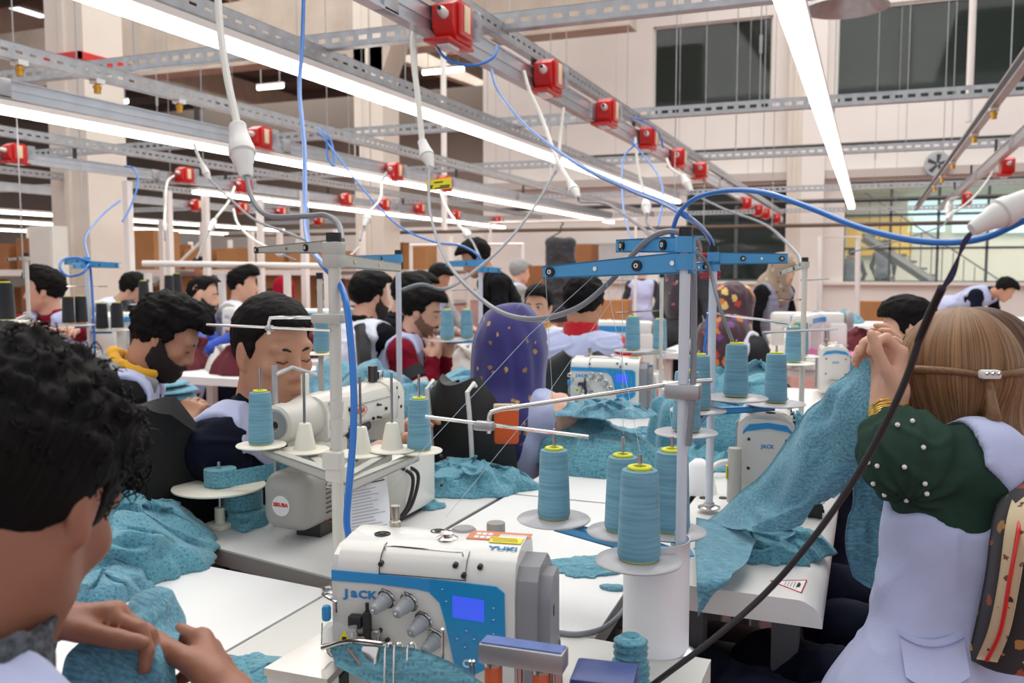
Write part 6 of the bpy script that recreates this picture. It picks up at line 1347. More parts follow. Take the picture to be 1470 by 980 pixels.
# ---- woman half hidden behind the long-haired woman
R10_, k10 = person('brown-haired woman in lilac vest mostly hidden behind the long-haired woman', HD(1395, 525, 2.05), 190, 'light', M_vest, M_vest, lean=8, pitch=10, vox=.008, fem=True, hair=None, lap=False, hands=(PD(1385, 690, 1.95), PD(1400, 660, 2.1)))
M_brownh = streaky('brown_hair', lin(58, 38, 28), lin(112, 78, 54), (26, 26, 3), .45, .4, .4, True)
def h_inv(h, p): q = h.M @ (V3(p)-h.c); return q/h.s
def hair_long(h, root, m, vox, pts, cap=(.090, .112, .104), name='hair', grooves=150, cut=True, amp=.004):
    P = [h.w(q[:3]) for q in pts]; lo, hi = bounds(P+[h.c], .16); S = SDF(lo, hi, vox); h.ell(S, (0, -.016, .030), cap, .02)
    for a, b in zip(pts, pts[1:]):
        if a[3] is None or b[3] is None: continue
        S.cone(h.w(a[:3]), h.w(b[:3]), a[3], b[3], .05)
    if cut: h.ell(S, (0, .115, -.03), (.058, .055, .082), .01, 'cut')
    V, Q = S.mesh(1); N = vnormals(V, Q); L = h.loc(V); ang = np.arctan2(L[:, 0], -L[:, 1]); r = np.hypot(L[:, 0], L[:, 1])
    fl = np.sin(ang*26+vnoise(V*V3((1, 1, .3)), 12)*5)*.6+vnoise(np.stack([ang*6, r*0+L[:, 2]*.25, r*8], 1), 6)*.8; w = np.clip((.12-L[:, 2])/.1, .15, 1)
    return strands(fast_mesh(name, V+N*(fl*amp*w)[:, None], Q, m, root, True), L)
hair_long(k10.h, R10_, M_brownh, .008, [(0, -.05, .0, .085), (0, -.06, -.12, .08), (0, -.05, -.26, .07), (0, -.04, -.36, .05)])

# ---- woman with long light-brown hair, right foreground
hdB = HD(1372, 556, 1.50)
elB = PD(1294, 668, 1.37); wrB = PD(1276, 582, 1.45)
RB = thing('person', 'woman with long light-brown hair and dark green sleeves lifting the teal cloth', 'person', (0.33, 1.35, 0))
kB = skeleton(hdB, 146, -1, 10, 105, 1.0, 'sit', (PD(1300, 565, 1.42), PD(1262, 560, 1.75)), .165)
kB.sh[0] = PD(1404, 670, 1.375); kB.el[0] = elB; kB.wr[0] = wrB
kB.nb = PD(1402, 655, 1.475); kB.pel = PD(1336, 1085, 1.42); kB.t = unit(kB.nb-kB.pel); kB.fw = unit(kB.f-kB.t*(kB.f @ kB.t)); kB.sh[1] = kB.nb-kB.t*.06+kB.r*.16
for e in (0, 1): kB.kn[e] = kB.pel+kB.r*(-1, 1)[e]*.10+kB.f*.40; kB.kn[e][2] = .52; kB.ft[e] = V3((kB.kn[e][0], kB.kn[e][1], .07))
RB.location = (kB.pel[0], kB.pel[1], 0)
h = kB.h; lo, hi = bounds([h.c+h.z*.12, kB.pel, *kB.sh, *kB.el, *kB.wr, PD(1260, 480, 1.44)], .14); S = SDF(lo, hi, .0045); h.prims(S, True, True, True)
S.cone(h.w((0, -.022, -.05)), kB.nb, .048, .054, .025); torso(S, kB, -.012, fem=True)
for i in (0, 1): S.cone(kB.sh[i], kB.el[i], .038, .032, .02); S.cone(kB.el[i], kB.wr[i], .033, .025, .02)
# raised left hand: fingers closed over the cloth edge, knuckles up
wv = PD(1276, 512, 1.46)-wrB; rt_ = _r; 
hand(S, wrB, unit(wv), unit(-_r*.9-_f*.15), 1, ((.85, 1.15, .6), (.95, 1.2, .6), (1.0, 1.2, .6), (1.05, 1.2, .6)), 1.0, thumb=(.15, .85, .75))
hand(S, kB.wr[1], unit(PD(1285, 548, 1.75)-kB.wr[1]+V3((0, 0, .05))), unit(-_r), -1, (.6, .8, .5), .95)
V, Q = S.mesh(1); fast_mesh('body', V, Q, SKIN['light'], RB, True)
T = SDF(*bounds([kB.pel, *kB.kn, *kB.ft], .2), .010); T.ell(kB.pel, (.165, .14, .13), np.stack([kB.r, kB.fw, kB.t]), .03)
for e in (0, 1): hp_ = kB.pel+kB.r*(-1, 1)[e]*.09; T.cone(hp_, kB.kn[e], .092, .07, .03); T.cone(kB.kn[e], kB.ft[e]+V3((0, 0, .03)), .066, .05, .03)
V, Q = T.mesh(1); fast_mesh('trousers', wrinkle(V, Q, .006, 14), Q, M_jean, RB, True)
for e in (0, 1): MB().box(kB.ft[e]+kB.f*.05+V3((0, 0, -.025)), (.25, .085, .085), rz=math.atan2(kB.f[1], kB.f[0]), bev=.035).build('shoe', M_shoe, RB, world_pts=True)
S = SDF(*bounds([kB.nb+kB.t*.05, kB.pel, *kB.sh, *kB.el, *kB.wr], .16), .005); torso(S, kB, .006, fem=True)
S.cone(kB.sh[0], kB.el[0]+(kB.sh[0]-kB.el[0])*.25, .043, .046, .03); S.cone(kB.sh[1], kB.el[1], .055, .048, .03); S.cone(kB.el[1], kB.wr[1], .048, .034, .03)
cf = elB+(wrB-elB)*.62
S.ell(elB+(kB.sh[0]-elB)*.10+V3((0, 0, .010)), (.066, .066, .070), None, .03); S.ell(elB+(wrB-elB)*.22+V3((.01, 0, 0)), (.060, .060, .055), None, .03)   # gathered puff
S.cone(elB+(wrB-elB)*.3, cf, .050, .036, .03)
S.cone(kB.nb-kB.t*.03, kB.nb+kB.t*.008, .072, .060, .02)
V, Q = S.mesh(1); d0 = np.linalg.norm(V-elB, axis=1); ax = unit(wrB-elB); N = vnormals(V, Q); rel = V-elB; an = np.arctan2(rel @ np.cross(ax, _f), rel @ np.cross(ax, np.cross(ax, _f)))
V = wrinkle(V, Q, .004, 16, 2)+N*(np.sin(an*9+vnoise(V, 20)*3)*.005*np.exp(-(d0/.11)**2))[:, None]
shB = fast_mesh('blouse', V, Q, M_green, RB, True)
# pearls on the puffed sleeve
cand = V[(d0 < .125) & ((V-elB) @ _f < .03)]; NN = N[(d0 < .125) & ((V-elB) @ _f < .03)]; pick = []
for q in ((1288, 612), (1309, 604), (1325, 643), (1247, 662), (1260, 668), (1299, 672), (1325, 692), (1255, 694), (1272, 708), (1301, 718), (1330, 708)):
    ray = unit(RAY(*q)); t = (cand-EYE) @ ray; dist = np.linalg.norm(cand-EYE-t[:, None]*ray, axis=1)+t*.05; j = int(np.argmin(dist)); MB().lathe([(0, -.004), (.0028, -.0028), (.004, 0), (.0028, .0028), (0, .004)], cand[j]+NN[j]*.002, (0, 0, 1), 10).build('pearl', mat('pearl', lin(226, 222, 212), .2, coat=.5), RB, world_pts=True)
g = mat('gold', lin(212, 170, 84), .22, 1.)
wa = unit(wrB-elB); wx, wy, _ = basis(wa)
for k in range(6):
    c = cf+wa*(.004+.0062*k); MB().tube([c+(wx*math.cos(a)+wy*math.sin(a))*(.0345-.0006*k)+wa*.002*math.sin(a+k) for a in np.linspace(0, math.tau, 28)], .0024, 6, False).build('bangle', g, RB, world_pts=True)
# vest (apron-like, open sides)
S = SDF(*bounds([kB.nb+kB.t*.05, kB.pel-kB.t*.2, kB.pel+kB.f*.3, *kB.sh], .18), .0055); torso(S, kB, .018, fem=True); M = np.stack([kB.r, kB.fw, kB.t]); S.ell(kB.pel-kB.t*.03, (.19, .17, .20), M, .05)
for e in (-1, 1): S.cone(kB.pel+kB.r*e*.08, kB.pel+kB.r*e*.08+kB.f*.05-kB.t*.05, .10, .098, .05)
for i, e in enumerate((-1, 1)):
    d = unit(kB.el[i]-kB.sh[i]); S.cone(kB.sh[i]+d*.035, kB.sh[i]+d*.2, .066, .08, .014, 'cut')
S.ell(PD(1372, 712, 1.335), (.045, .10, .050), M, .010, 'cut')
for i, e in enumerate((-1, 1)):
    if i: S.ell(kB.sh[i]+kB.r*.03-kB.t*.05, (.06, .07, .10), M, .014, 'cut')
for i, e in ():
    pass
S.cone(kB.nb-kB.t*.01, kB.nb+kB.t*.2, .068, .08, .012, 'cut')
V, Q = S.mesh(1); N = vnormals(V, Q); rel = (V-kB.pel); lat = rel @ kB.fw; V = wrinkle(V, Q, .004, 9, 5)+N*(np.sin(lat*60+vnoise(V, 9)*3)*.0035)[:, None]
fast_mesh('vest', V, Q, M_vest, RB, True)
# pocket on the vest, lying on its near side
Cn = V; 
def on_vest(px, py):
    ray = unit(RAY(px, py)); t = (Cn-EYE) @ ray; dist = np.linalg.norm(Cn-EYE-t[:, None]*ray, axis=1)+np.maximum(t-1.0, 0)*.08; j = int(np.argmin(dist)); return Cn[j]-ray*.004
pk = np.array([[on_vest(1290+92*u+10*v, 902+16*math.sin(u*3.1)+70*v) for v in np.linspace(0, 1, 8)] for u in np.linspace(0, 1, 9)])
uu, vv = np.meshgrid(np.linspace(0, 1, 9), np.linspace(0, 1, 8), indexing='ij'); A_ = np.stack([uu*0+1, uu, vv, uu*uu, vv*vv, uu*vv], -1).reshape(-1, 6); pk = (A_ @ np.linalg.lstsq(A_, pk.reshape(-1, 3), rcond=None)[0]).reshape(9, 8, 3)
MB().grid(pk, .003).build('pocket', M_vest, RB, world_pts=True); MB().tube(list(pk[:, 1]-_f*.003), .0012, 5).build('pocket_stitching', mat('lilac_thread', lin(150, 158, 205), .8), RB, world_pts=True)
M_blond = streaky('light_brown_hair', lin(106, 74, 48), lin(160, 118, 78), (44, 44, 3), .42, .4, .4, True); M_blondt = mat('light_brown_locks', lin(130, 94, 62), .45, noise=.25, nscale=160, bump=.25, bscale=260)
hl = [(*h_inv(h, PD(*q)), r) for q, r in (((1376, 545, 1.53), .090), ((1380, 590, 1.52), .088), ((1392, 640, 1.50), .080), ((1440, 705, 1.42), .060), ((1464, 765, 1.37), .044), ((1480, 830, 1.35), .022))]
hB = hair_long(h, RB, M_blond, .0045, hl, cap=(.088, .110, .104), amp=.0035)
hair_long(h, RB, M_blond, .0045, [(-.062, .005, -.03, .028), (-.075, .025, -.12, .026), (-.075, .03, -.22, .022), (-.06, .05, -.33, .016), (-.05, .06, -.40, .006)], cap=(.02, .02, .02), name='front_lock', cut=False, amp=.002)
# half-up section twisted back to a clip
ca = [h.w(q) for q in ((-.080, .055, .030), (-.096, .010, .030), (-.088, -.055, .026), (-.045, -.112, .020), (.0, -.132, .012))]; cb = [h.w(q) for q in ((.082, .05, .03), (.098, .0, .03), (.085, -.07, .024), (.045, -.115, .018), (.0, -.132, .012))]
for pp in (ca, cb): MB().tube(catmull(pp, 6), [.004+.003*math.sin(t*3.1) for t in np.linspace(0, 1, len(catmull(pp, 6)))], 10).build('hair_twist', M_blondt, RB, world_pts=True)
MB().tube(catmull([h.w((0, -.132, .012)), h.w((.0, -.15, -.05)), PD(1424, 600, 1.40), PD(1448, 680, 1.385), PD(1470, 770, 1.38)], 8), np.interp(np.linspace(0, 1, 33), [0, .3, 1], [.005, .011, .003]), 12).build('hair_tail', M_blondt, RB, world_pts=True)
cl = h.w((.0, -.140, .014)); MB().box(cl, (.030, .018, .014), rz=.4, bev=.004).build('hair_clip', M_wplas, RB, world_pts=True)
for q in (-.009, .0, .009): MB().lathe([(0, -.004), (.004, 0), (0, .004)], cl-_f*.010+_r*q+V3((0, 0, .002)), (0, 0, 1), 8).build('clip_stone', M_chrome, RB, world_pts=True)
# ================================================================== cloth
def folds(X, Y, seed, k=22.):
    """crumple height: layered narrow ridges over a warped plane"""
    P = np.stack([X, Y, X*0+seed*.37], -1); w1 = vnoise(P, 5.5, seed); w2 = vnoise(P, 5.5, seed+1); w3 = vnoise(P, 14, seed+2)
    U = np.stack([X+.06*w1+.012*w3, Y+.06*w2-.012*w3, X*0], -1)
    a = vnoise(U*V3((1, .45, 1)), k, seed+3); b = vnoise(U*V3((.5, 1, 1)), k*.8, seed+4); c = vnoise(U, k*2.2, seed+5)
    r = lambda n, s: np.clip(1-np.abs(n)*s, 0, 1)
    return r(a, 2.6)*.55+r(b, 2.8)*.45+r(c, 2.4)*.22, w1, w2
def ridges(X, Y, seed, n, w, L, ext, ang=None, spread=.9):
    """long soft cloth folds: curved ridges, steeper on one side; returns height and sideways push"""
    rs = np.random.default_rng(seed*13+5); Hh = np.zeros_like(X); SX = np.zeros_like(X); SY = np.zeros_like(X); ang = rs.uniform(0, math.pi) if ang is None else ang
    for i in range(n):
        r = math.sqrt(rs.uniform(0, 1)); t0 = rs.uniform(0, math.tau); cx, cy = ext[0]*r*math.cos(t0), ext[1]*r*math.sin(t0); th = ang+rs.normal(0, spread); ll = L*rs.uniform(.5, 1.3); k = rs.normal(0, 1.1)/L; ww = w*rs.uniform(.55, 1.5); a = rs.uniform(.45, 1)*(-1 if rs.random() < .0 else 1); m = 7; side = rs.choice((-1, 1))
        pts = []; x, y = cx-math.cos(th)*ll/2, cy-math.sin(th)*ll/2; h = th-k*ll/2
        for j in range(m): pts.append((x, y)); x += math.cos(h)*ll/(m-1); y += math.sin(h)*ll/(m-1); h += k*ll/(m-1)
        best = np.full(X.shape, 9.); sg = np.zeros_like(X); tt = np.zeros_like(X)
        for j in range(m-1):
            (x0, y0), (x1, y1) = pts[j], pts[j+1]; dx, dy = x1-x0, y1-y0; l2 = dx*dx+dy*dy; t = np.clip(((X-x0)*dx+(Y-y0)*dy)/l2, 0, 1); ex, ey = X-x0-t*dx, Y-y0-t*dy; d = np.hypot(ex, ey); b = d < best
            best = np.where(b, d, best); sg = np.where(b, np.sign(dx*ey-dy*ex), sg); tt = np.where(b, (j+t)/(m-1), tt)
        wd = np.where(sg*side > 0, ww*1.25, ww*.5); hgt = a*np.exp(-(best/wd)**2)*np.clip(np.sin(tt*math.pi), 0, 1)**.7
        Hh = (Hh**3+hgt**3)**(1/3.); nx, ny = -math.sin(th)*side*-1, math.cos(th)*side*-1; SX += nx*hgt; SY += ny*hgt
    return Hh, SX, SY
def heap(label, c, rx, ry, H, rz=0, seed=1, m=None, amp=.03, cat='fabric', n=(90, 44), rag=.18, flat=.6, z=None, kf=22., drape=None, name='cloth_heap', group=None):
    """a crumpled heap: rings from the top outward, ragged rim touching the table, folds overhanging a little"""
    c = V3(c); na, nr = n; A = np.linspace(0, 2*math.pi, na, endpoint=False); Rr = np.linspace(0.001, 1, nr)**.85
    a, r = np.meshgrid(A, Rr, indexing='ij'); cs = np.stack([np.cos(a), np.sin(a), a*0], -1)
    rim = 1+rag*vnoise(cs*1.0, 2.2, seed+8)+rag*.55*vnoise(cs, 6.0, seed+9)+rag*.25*vnoise(cs, 15., seed+9)
    X = cs[..., 0]*rx*r*rim; Y = cs[..., 1]*ry*r*rim
    f0, w1, w2 = folds(X, Y, seed, kf*.55); w_ = .30/kf; nR = int(min(70, 14+rx*ry*2600*(kf/20)))
    f, SX, SY = ridges(X, Y, seed, nR, w_, w_*9, (rx, ry)); f = f + .16*f0; env = np.clip(1-r**2.2, 0, 1)**flat; body = H*env*(.72+.38*vnoise(np.stack([X, Y, X*0], -1), 6.5, seed+6))
    edge = np.clip((1-r)*6, 0, 1)
    Z = np.maximum(body + f*amp*(.35+.65*np.sqrt(env))*(.25+.75*edge), .0015+.004*f)
    X2 = X + amp*.55*SX*edge + amp*.3*w1*edge; Y2 = Y + amp*.55*SY*edge + amp*.3*w2*edge
    ca, sa = math.cos(rz), math.sin(rz); P = np.stack([c[0]+ca*X2-sa*Y2, c[1]+sa*X2+ca*Y2, c[2]+Z], -1)
    if drape is not None: P = drape(P)
    vs = P.reshape(-1, 3); fs = []
    for i in range(na):
        j = (i+1) % na
        for k in range(nr-1): fs.append((i*nr+k, i*nr+k+1, j*nr+k+1, j*nr+k))
    bot = [i*nr+nr-1 for i in range(na)]; vb = vs[bot].copy(); vb[:, 2] = np.minimum(vb[:, 2]-.001, c[2]+.0006) if drape is None else vb[:, 2]-.002
    base = len(vs); vs = np.concatenate([vs, vb, vb.mean(0)[None]])
    for i in range(na): j = (i+1) % na; fs.append((bot[i], base+i, base+j, bot[j])); fs.append((base+j, base+i, base+na))
    o = mesh_obj(name, vs, fs, m or M_teal, None, True, 180); return tag(o, label, cat, group)
def sheet(label, pts, m=None, sub=4, amp=.008, pleat=9, seed=1, thick=.0018, name='cloth_sheet', cat='fabric', fine=.4):
    """cloth through a lattice of points (rows of (px,py,d)), with pleats along the rows"""
    C = np.array([[PD(*q) for q in row] for row in pts]); R = np.array([catmull(list(row), sub) for row in C])
    G = np.array([catmull(list(R[:, j]), sub) for j in range(R.shape[1])]).transpose(1, 0, 2)
    du = np.gradient(G, axis=0); dv = np.gradient(G, axis=1); N = np.cross(du, dv); N /= np.maximum(np.linalg.norm(N, axis=2, keepdims=True), 1e-9)
    u = np.linspace(0, 1, G.shape[0])[:, None]; v = np.linspace(0, 1, G.shape[1])[None]
    n1 = vnoise(G, 6, seed); d = np.sin((u*pleat+n1*.9)*2*math.pi)*.6 + vnoise(G, 26, seed+2)*fine*.3 + vnoise(G, 9, seed+4)*.4
    su = np.linalg.norm(G[-1]-G[0], axis=1).mean(); sv = np.linalg.norm(G[:, -1]-G[:, 0], axis=1).mean(); X_, Y_ = np.broadcast_arrays((u-.5)*su, (v-.5)*sv); rr, _, _ = ridges(X_.copy(), Y_.copy(), seed, 16, .016, .22, (su*.55, sv*.55), 0., .5); d = d + rr*1.6
    return tag(MB().grid(G+N*(d*amp)[..., None], thick).build(name, m or M_teal, angle=180), label, cat)
T_ = lambda px, py, z=TZ: PZ(px, py, z)
M_tealp = dotted_cloth('teal_knit_plain', lin(104, 158, 178), lin(82, 138, 160), 150, .25, mel=.35)
M_teald = dotted_cloth('teal_knit_dotted', lin(98, 158, 174), lin(46, 104, 126), 95, .34)
# left table: heap behind the hands, pieces being held
c = T_(190, 800); heap('big crumpled teal cloth heap on the left white table', c+V3((-.05, -.03, 0)), .21, .19, .095, .5, 3, M_teal, .042, n=(130, 60), kf=19)
c = T_(120, 850); heap('low fold of teal cloth under the left hand of the curly-haired man', c, .13, .085, .045, .3, 8, M_tealp, .022)
sheet('teal piece pinched between the hands of the curly-haired man', [[(190, 876, .945), (203, 866, .955), (222, 866, .97), (238, 876, .98)], [(172, 893, .925), (205, 893, .93), (232, 893, .95), (256, 912, .955)], [(140, 915, .905), (185, 925, .90), (225, 930, .91), (252, 930, .92)], [(105, 950, .89), (165, 970, .88), (222, 980, .88), (250, 972, .89)], [(85, 990, .87), (160, 1030, .86), (225, 1040, .86), (262, 1020, .88)]], M_tealp, 7, .009, 2.0, 4)
c = T_(365, 975); heap('teal cloth scrap with ragged edge at the bottom by the steel plate', c, .085, .05, .02, .1, 12, M_teal, .014, rag=.3)
# on the grey sewing table
c = T_(672, 700); heap('teal garment crumpled on the grey table behind the cream machine', c, .165, .10, .055, .35, 21, M_teal2, .034, n=(130, 56), kf=24)
c = T_(610, 728); heap('small end of teal binding cloth beside the control box', c, .05, .03, .012, .4, 22, M_teal2, .012, n=(50, 20))
# the dotted mound
c = T_(856, 668)+V3((0, .02, 0)); heap('rounded mound of dotted teal cloth on the white centre table', c, .185, .165, .165, 0, 31, M_teald, .020, n=(130, 60), rag=.10, flat=.5, kf=13)
c = V3((c[0]+.02, c[1]+.0, TZ+.150)); heap('crumpled teal piece with cut edges lying on top of the dotted mound', c, .145, .105, .022, .2, 33, M_tealp, .026, rag=.3, kf=26)
# scraps on the centre table
c = T_(845, 812); heap('flat teal scrap on the white centre table, left of the nearest cone', c, .078, .055, .007, .5, 41, M_teal, .008, rag=.35, n=(70, 24))
c = T_(882, 845); heap('small teal scrap corner below the nearest cone tray', c, .024, .014, .004, .2, 42, M_tealp, .004, n=(40, 12))
# long pile behind the lockstitch machine, on its bench
def bench(label, px, py, d, sx, sy, rz, h=.7, fixed=False):
    p = PD(px, py, d); x_, y_, k_ = (p[0], p[1], 1) if fixed else free_spot(p[0], p[1], sx, sy); p = V3((x_, y_, 0)); sx *= k_; sy *= k_; rz = 0.; RECTS.append((x_-sx/2, x_+sx/2, y_-sy/2, y_+sy/2, h)); t = thing('bench', label, 'bench', (p[0], p[1], 0), rz); MB().box((0, 0, h-.02), (sx, sy, .04)).build('bench_top', M_top, t, smooth=False)
    for a in (-1, 1):
        for b in (-1, 1): MB().box((a*(sx/2-.06), b*(sy/2-.06), (h-.04)/2), (.05, .05, h-.04)).build('leg', M_leg, t, smooth=False)
    return V3((p[0], p[1], h))
b = bench('low grey bench under the long teal pile', 575, 560, 3.15, 1.1, .5, 0, .72, True); heap('long high pile of teal cloth behind the cream machine', b, .58, .24, .31, math.radians(4), 51, M_tealp, .045, n=(150, 56), rag=.12, flat=.42, kf=11)
b = bench('low grey bench under the folded teal stack by the hooded man', 300, 560, 3.3, .9, .5, .6, .74)
for i in range(6): heap(['lowest', 'second', 'third', 'fourth', 'fifth', 'topmost'][i]+' folded teal piece in the stack behind the hooded man', b+V3((.01*math.sin(i*2), .01*math.cos(i*3), .027*i+.001)), .30-.012*i, .17, .020, .6, 60+i, M_tealp, .009, rag=.08, flat=.22, n=(70, 20), group=None)
MB_l = tag(MB().box(b+V3((.06, -.10, .188)), (.07, .035, .003), rz=.5).build('size_label', M_paper), 'white paper label on the folded teal stack', 'label')
# heap left of the ivory stand, under the right-hand cones
t = table('white sewing table under the tall teal heap of the right row', [(-.95, 2.98), (-.42, 2.98), (-.42, 3.9), (-.95, 3.9)], M_topw, M_edge)
c = PD(1058, 590, 2.75); heap('tall crumpled teal heap behind the right-hand cones', (c[0], c[1], TZ), .26, .20, .25, .1, 71, M_teal, .06, n=(150, 60), rag=.12, flat=.42, kf=15)
c = T_(985, 672)+V3((.03, .12, 0)); heap('teal cloth lying under the right-hand cone trays', c, .15, .16, .035, 0, 74, M_teal2, .03)
c = PD(905, 590, 2.9); heap('flat folded teal cloth in front of the middle overlock machine', (c[0], c[1]+.05, TZ), .26, .085, .045, .06, 76, M_tealp, .014, rag=.1, flat=.3)
# ---- raised cloth of the long-haired woman
sheet('teal cloth lifted by the long-haired woman, falling to the table', [
    [(1243, 497, 1.50), (1254, 489, 1.49), (1264, 500, 1.48), (1270, 520, 1.48)],
    [(1212, 538, 1.55), (1235, 540, 1.51), (1258, 560, 1.48), (1280, 575, 1.47)],
    [(1165, 590, 1.62), (1200, 605, 1.55), (1238, 625, 1.50), (1272, 640, 1.50)],
    [(1118, 655, 1.70), (1160, 668, 1.60), (1205, 682, 1.55), (1235, 690, 1.55)],
    [(1062, 715, 1.80), (1110, 728, 1.68), (1155, 722, 1.62), (1180, 712, 1.60)],
    [(1008, 748, 1.88), (1060, 762, 1.72), (1115, 760, 1.66), (1150, 748, 1.64)]], M_tealp, 7, .010, 1.6, 83, fine=.18)
sheet('teal cloth hanging behind the table edge from the raised piece', [
    [(1252, 560, 1.62), (1280, 560, 1.60), (1305, 562, 1.60), (1322, 535, 1.75)], [(1235, 625, 1.60), (1262, 640, 1.58), (1290, 640, 1.58), (1312, 620, 1.68)], [(1222, 700, 1.60), (1248, 715, 1.60), (1278, 720, 1.58), (1300, 720, 1.62)], [(1212, 775, 1.62), (1240, 785, 1.62), (1270, 795, 1.60), (1290, 800, 1.60)], [(1225, 830, 1.64), (1245, 842, 1.64), (1270, 846, 1.62), (1286, 842, 1.62)]], M_tealp, 6, .010, 2.5, 86, fine=.2)
c = T_(1105, 792); heap('crumpled teal cloth on the corner of the right table', c+V3((-.02, .0, 0)), .125, .085, .040, .2, 91, M_teal, .028, n=(120, 50), rag=.22)
sheet('end of teal cloth hanging over the front of the right table', [
    [(1000, 745, 1.86), (1030, 752, 1.80), (1062, 764, 1.74), (1085, 775, 1.70)], [(998, 785, 1.68), (1025, 792, 1.64), (1050, 800, 1.62), (1072, 806, 1.60)], [(1000, 828, 1.545), (1018, 830, 1.54), (1036, 830, 1.54), (1052, 826, 1.545)], [(1001, 858, 1.535), (1012, 854, 1.535), (1026, 848, 1.535), (1036, 842, 1.535)], [(1002, 884, 1.53), (1008, 876, 1.53), (1015, 868, 1.53), (1022, 860, 1.53)]], M_tealp, 6, .005, 1.5, 93, fine=.2)
# binding running into the folder of the front overlock, roll beside it
sheet('teal binding strip feeding into the folder of the front overlock', [
    [(470, 925, 1.10), (476, 940, 1.09), (482, 955, 1.08)], [(520, 923, 1.08), (520, 948, 1.07), (520, 975, 1.06)], [(560, 926, 1.06), (560, 955, 1.05), (560, 985, 1.04)], [(600, 932, 1.04), (600, 962, 1.03), (600, 1000, 1.02)], [(650, 952, 1.01), (650, 985, 1.0), (650, 1020, .99)], [(700, 985, .98), (700, 1010, .97), (700, 1040, .96)]], M_teal2, 6, .003, .3, 95, fine=.3, cat='tape', name='binding_strip')
# ---- far garments: maroon and white pieces on the back tables
M_wg = mat('white_garment', lin(222, 216, 210), .9, noise=.1, nscale=14); M_mg = mat('maroon_garment', lin(104, 34, 46), .9, noise=.3, nscale=30)
FAR = []; KT = 1.
def far_table(label, px, py, d, sx, sy, rz=0., z=.76, m=None):
    global KT; p = PD(px, py, d); x_, y_, KT = free_spot(p[0], p[1], sx, sy); p = V3((x_, y_, 0)); sx *= KT; sy *= KT; RECTS.append((x_-sx/2, x_+sx/2, y_-sy/2, y_+sy/2, z)); FAR.append(RECTS[-1]); t = thing('work_table', label, 'table', (p[0], p[1], 0), 0.); MB().box((0, 0, z-.02), (sx, sy, .04)).build('table_top', m or M_topw, t, smooth=False)
    for a in (-1, 1):
        for b in (-1, 1): MB().box((a*(sx/2-.06), b*(sy/2-.08), (z-.04)/2), (.05, .05, z-.04)).build('leg', M_white, t, smooth=False)
    return V3((p[0], p[1], z))
for i, (px, py, d, sx, sy, lab, items) in enumerate((
    (215, 470, 5.2, 1.7, .8, 'white table behind the hooded man', ((-.5, .1, M_wg), (-.1, -.1, M_mg), (.3, .1, M_wg), (.6, -.1, M_mg))),
    (430, 462, 6.0, 1.8, .9, 'white table beyond the navy man', ((-.5, 0, M_mg), (-.05, .1, M_wg), (.35, 0, M_mg), (.7, .1, M_wg))),
    (655, 465, 5.4, 1.3, .8, 'white table beside the moustached man', ((-.4, .1, M_wg), (0, 0, M_wg), (.35, .1, M_mg))),
    (440, 440, 8.2, 2.2, .9, 'far white table with white and maroon garments', ((-.7, 0, M_wg), (-.2, 0, M_mg), (.3, 0, M_wg), (.8, 0, M_mg))),
    (110, 455, 6.4, 1.6, .8, 'white table left of the thick column', ((-.4, 0, M_mg), (.1, 0, M_wg), (.5, 0, M_mg))),
    (260, 440, 8.0, 2.0, .9, 'far white table behind the blue-sleeved man', ((-.6, 0, M_wg), (0, 0, M_mg), (.6, 0, M_wg))),
    (1130, 470, 6.2, 1.6, .8, 'white table in front of the standing woman in grey', ((-.4, 0, M_wg), (.1, 0, M_wg), (.5, 0, M_mg))),
    (930, 470, 7.0, 1.5, .8, 'white table near the lone standing person', ((-.3, 0, M_wg), (.3, 0, M_wg))))):
    b = far_table(lab, px, py, d, sx, sy, .05*i)
    for j, (x, y, mm) in enumerate(items):
        heap('%s heap, %s on the %s' % ('white' if mm is M_wg else 'maroon', ['first', 'second', 'third', 'fourth'][j], lab), b+V3((x*KT*.9, y*KT, .001)), .22*KT**.5, .18*KT**.5, .13+.03*(j % 2), j, 120+i*7+j, mm, .06, n=(60, 24), kf=12, name='garment_heap')
c = PD(1203, 478, 5.4); b = far_table('white table with the pink piece near the far cartons', 1203, 478, 5.4, .8, .6)
heap('bright pink cloth piece on the far table left of the raised hand', b+V3((0, 0, .001)), .26, .2, .12, 0, 171, mat('pink_cloth', lin(238, 140, 190), .85), .03, rag=.1, flat=.3)
b = far_table('small white table between the purple scarf and the red jumper', 772, 505, 4.25, .55, .45)
heap('teal cloth between purple scarf and red jumper', b+V3((0, 0, .001)), .2*KT**.5, .17*KT**.5, .19, 0, 78, M_teal, .05)
b = far_table('white table behind the pink piece', 1192, 452, 6.3, .8, .6, 0., .92)
heap('folded teal cloth on the far table above the pink piece', b+V3((0, 0, .001)), .24, .19, .11, 0, 79, M_tealp, .03)
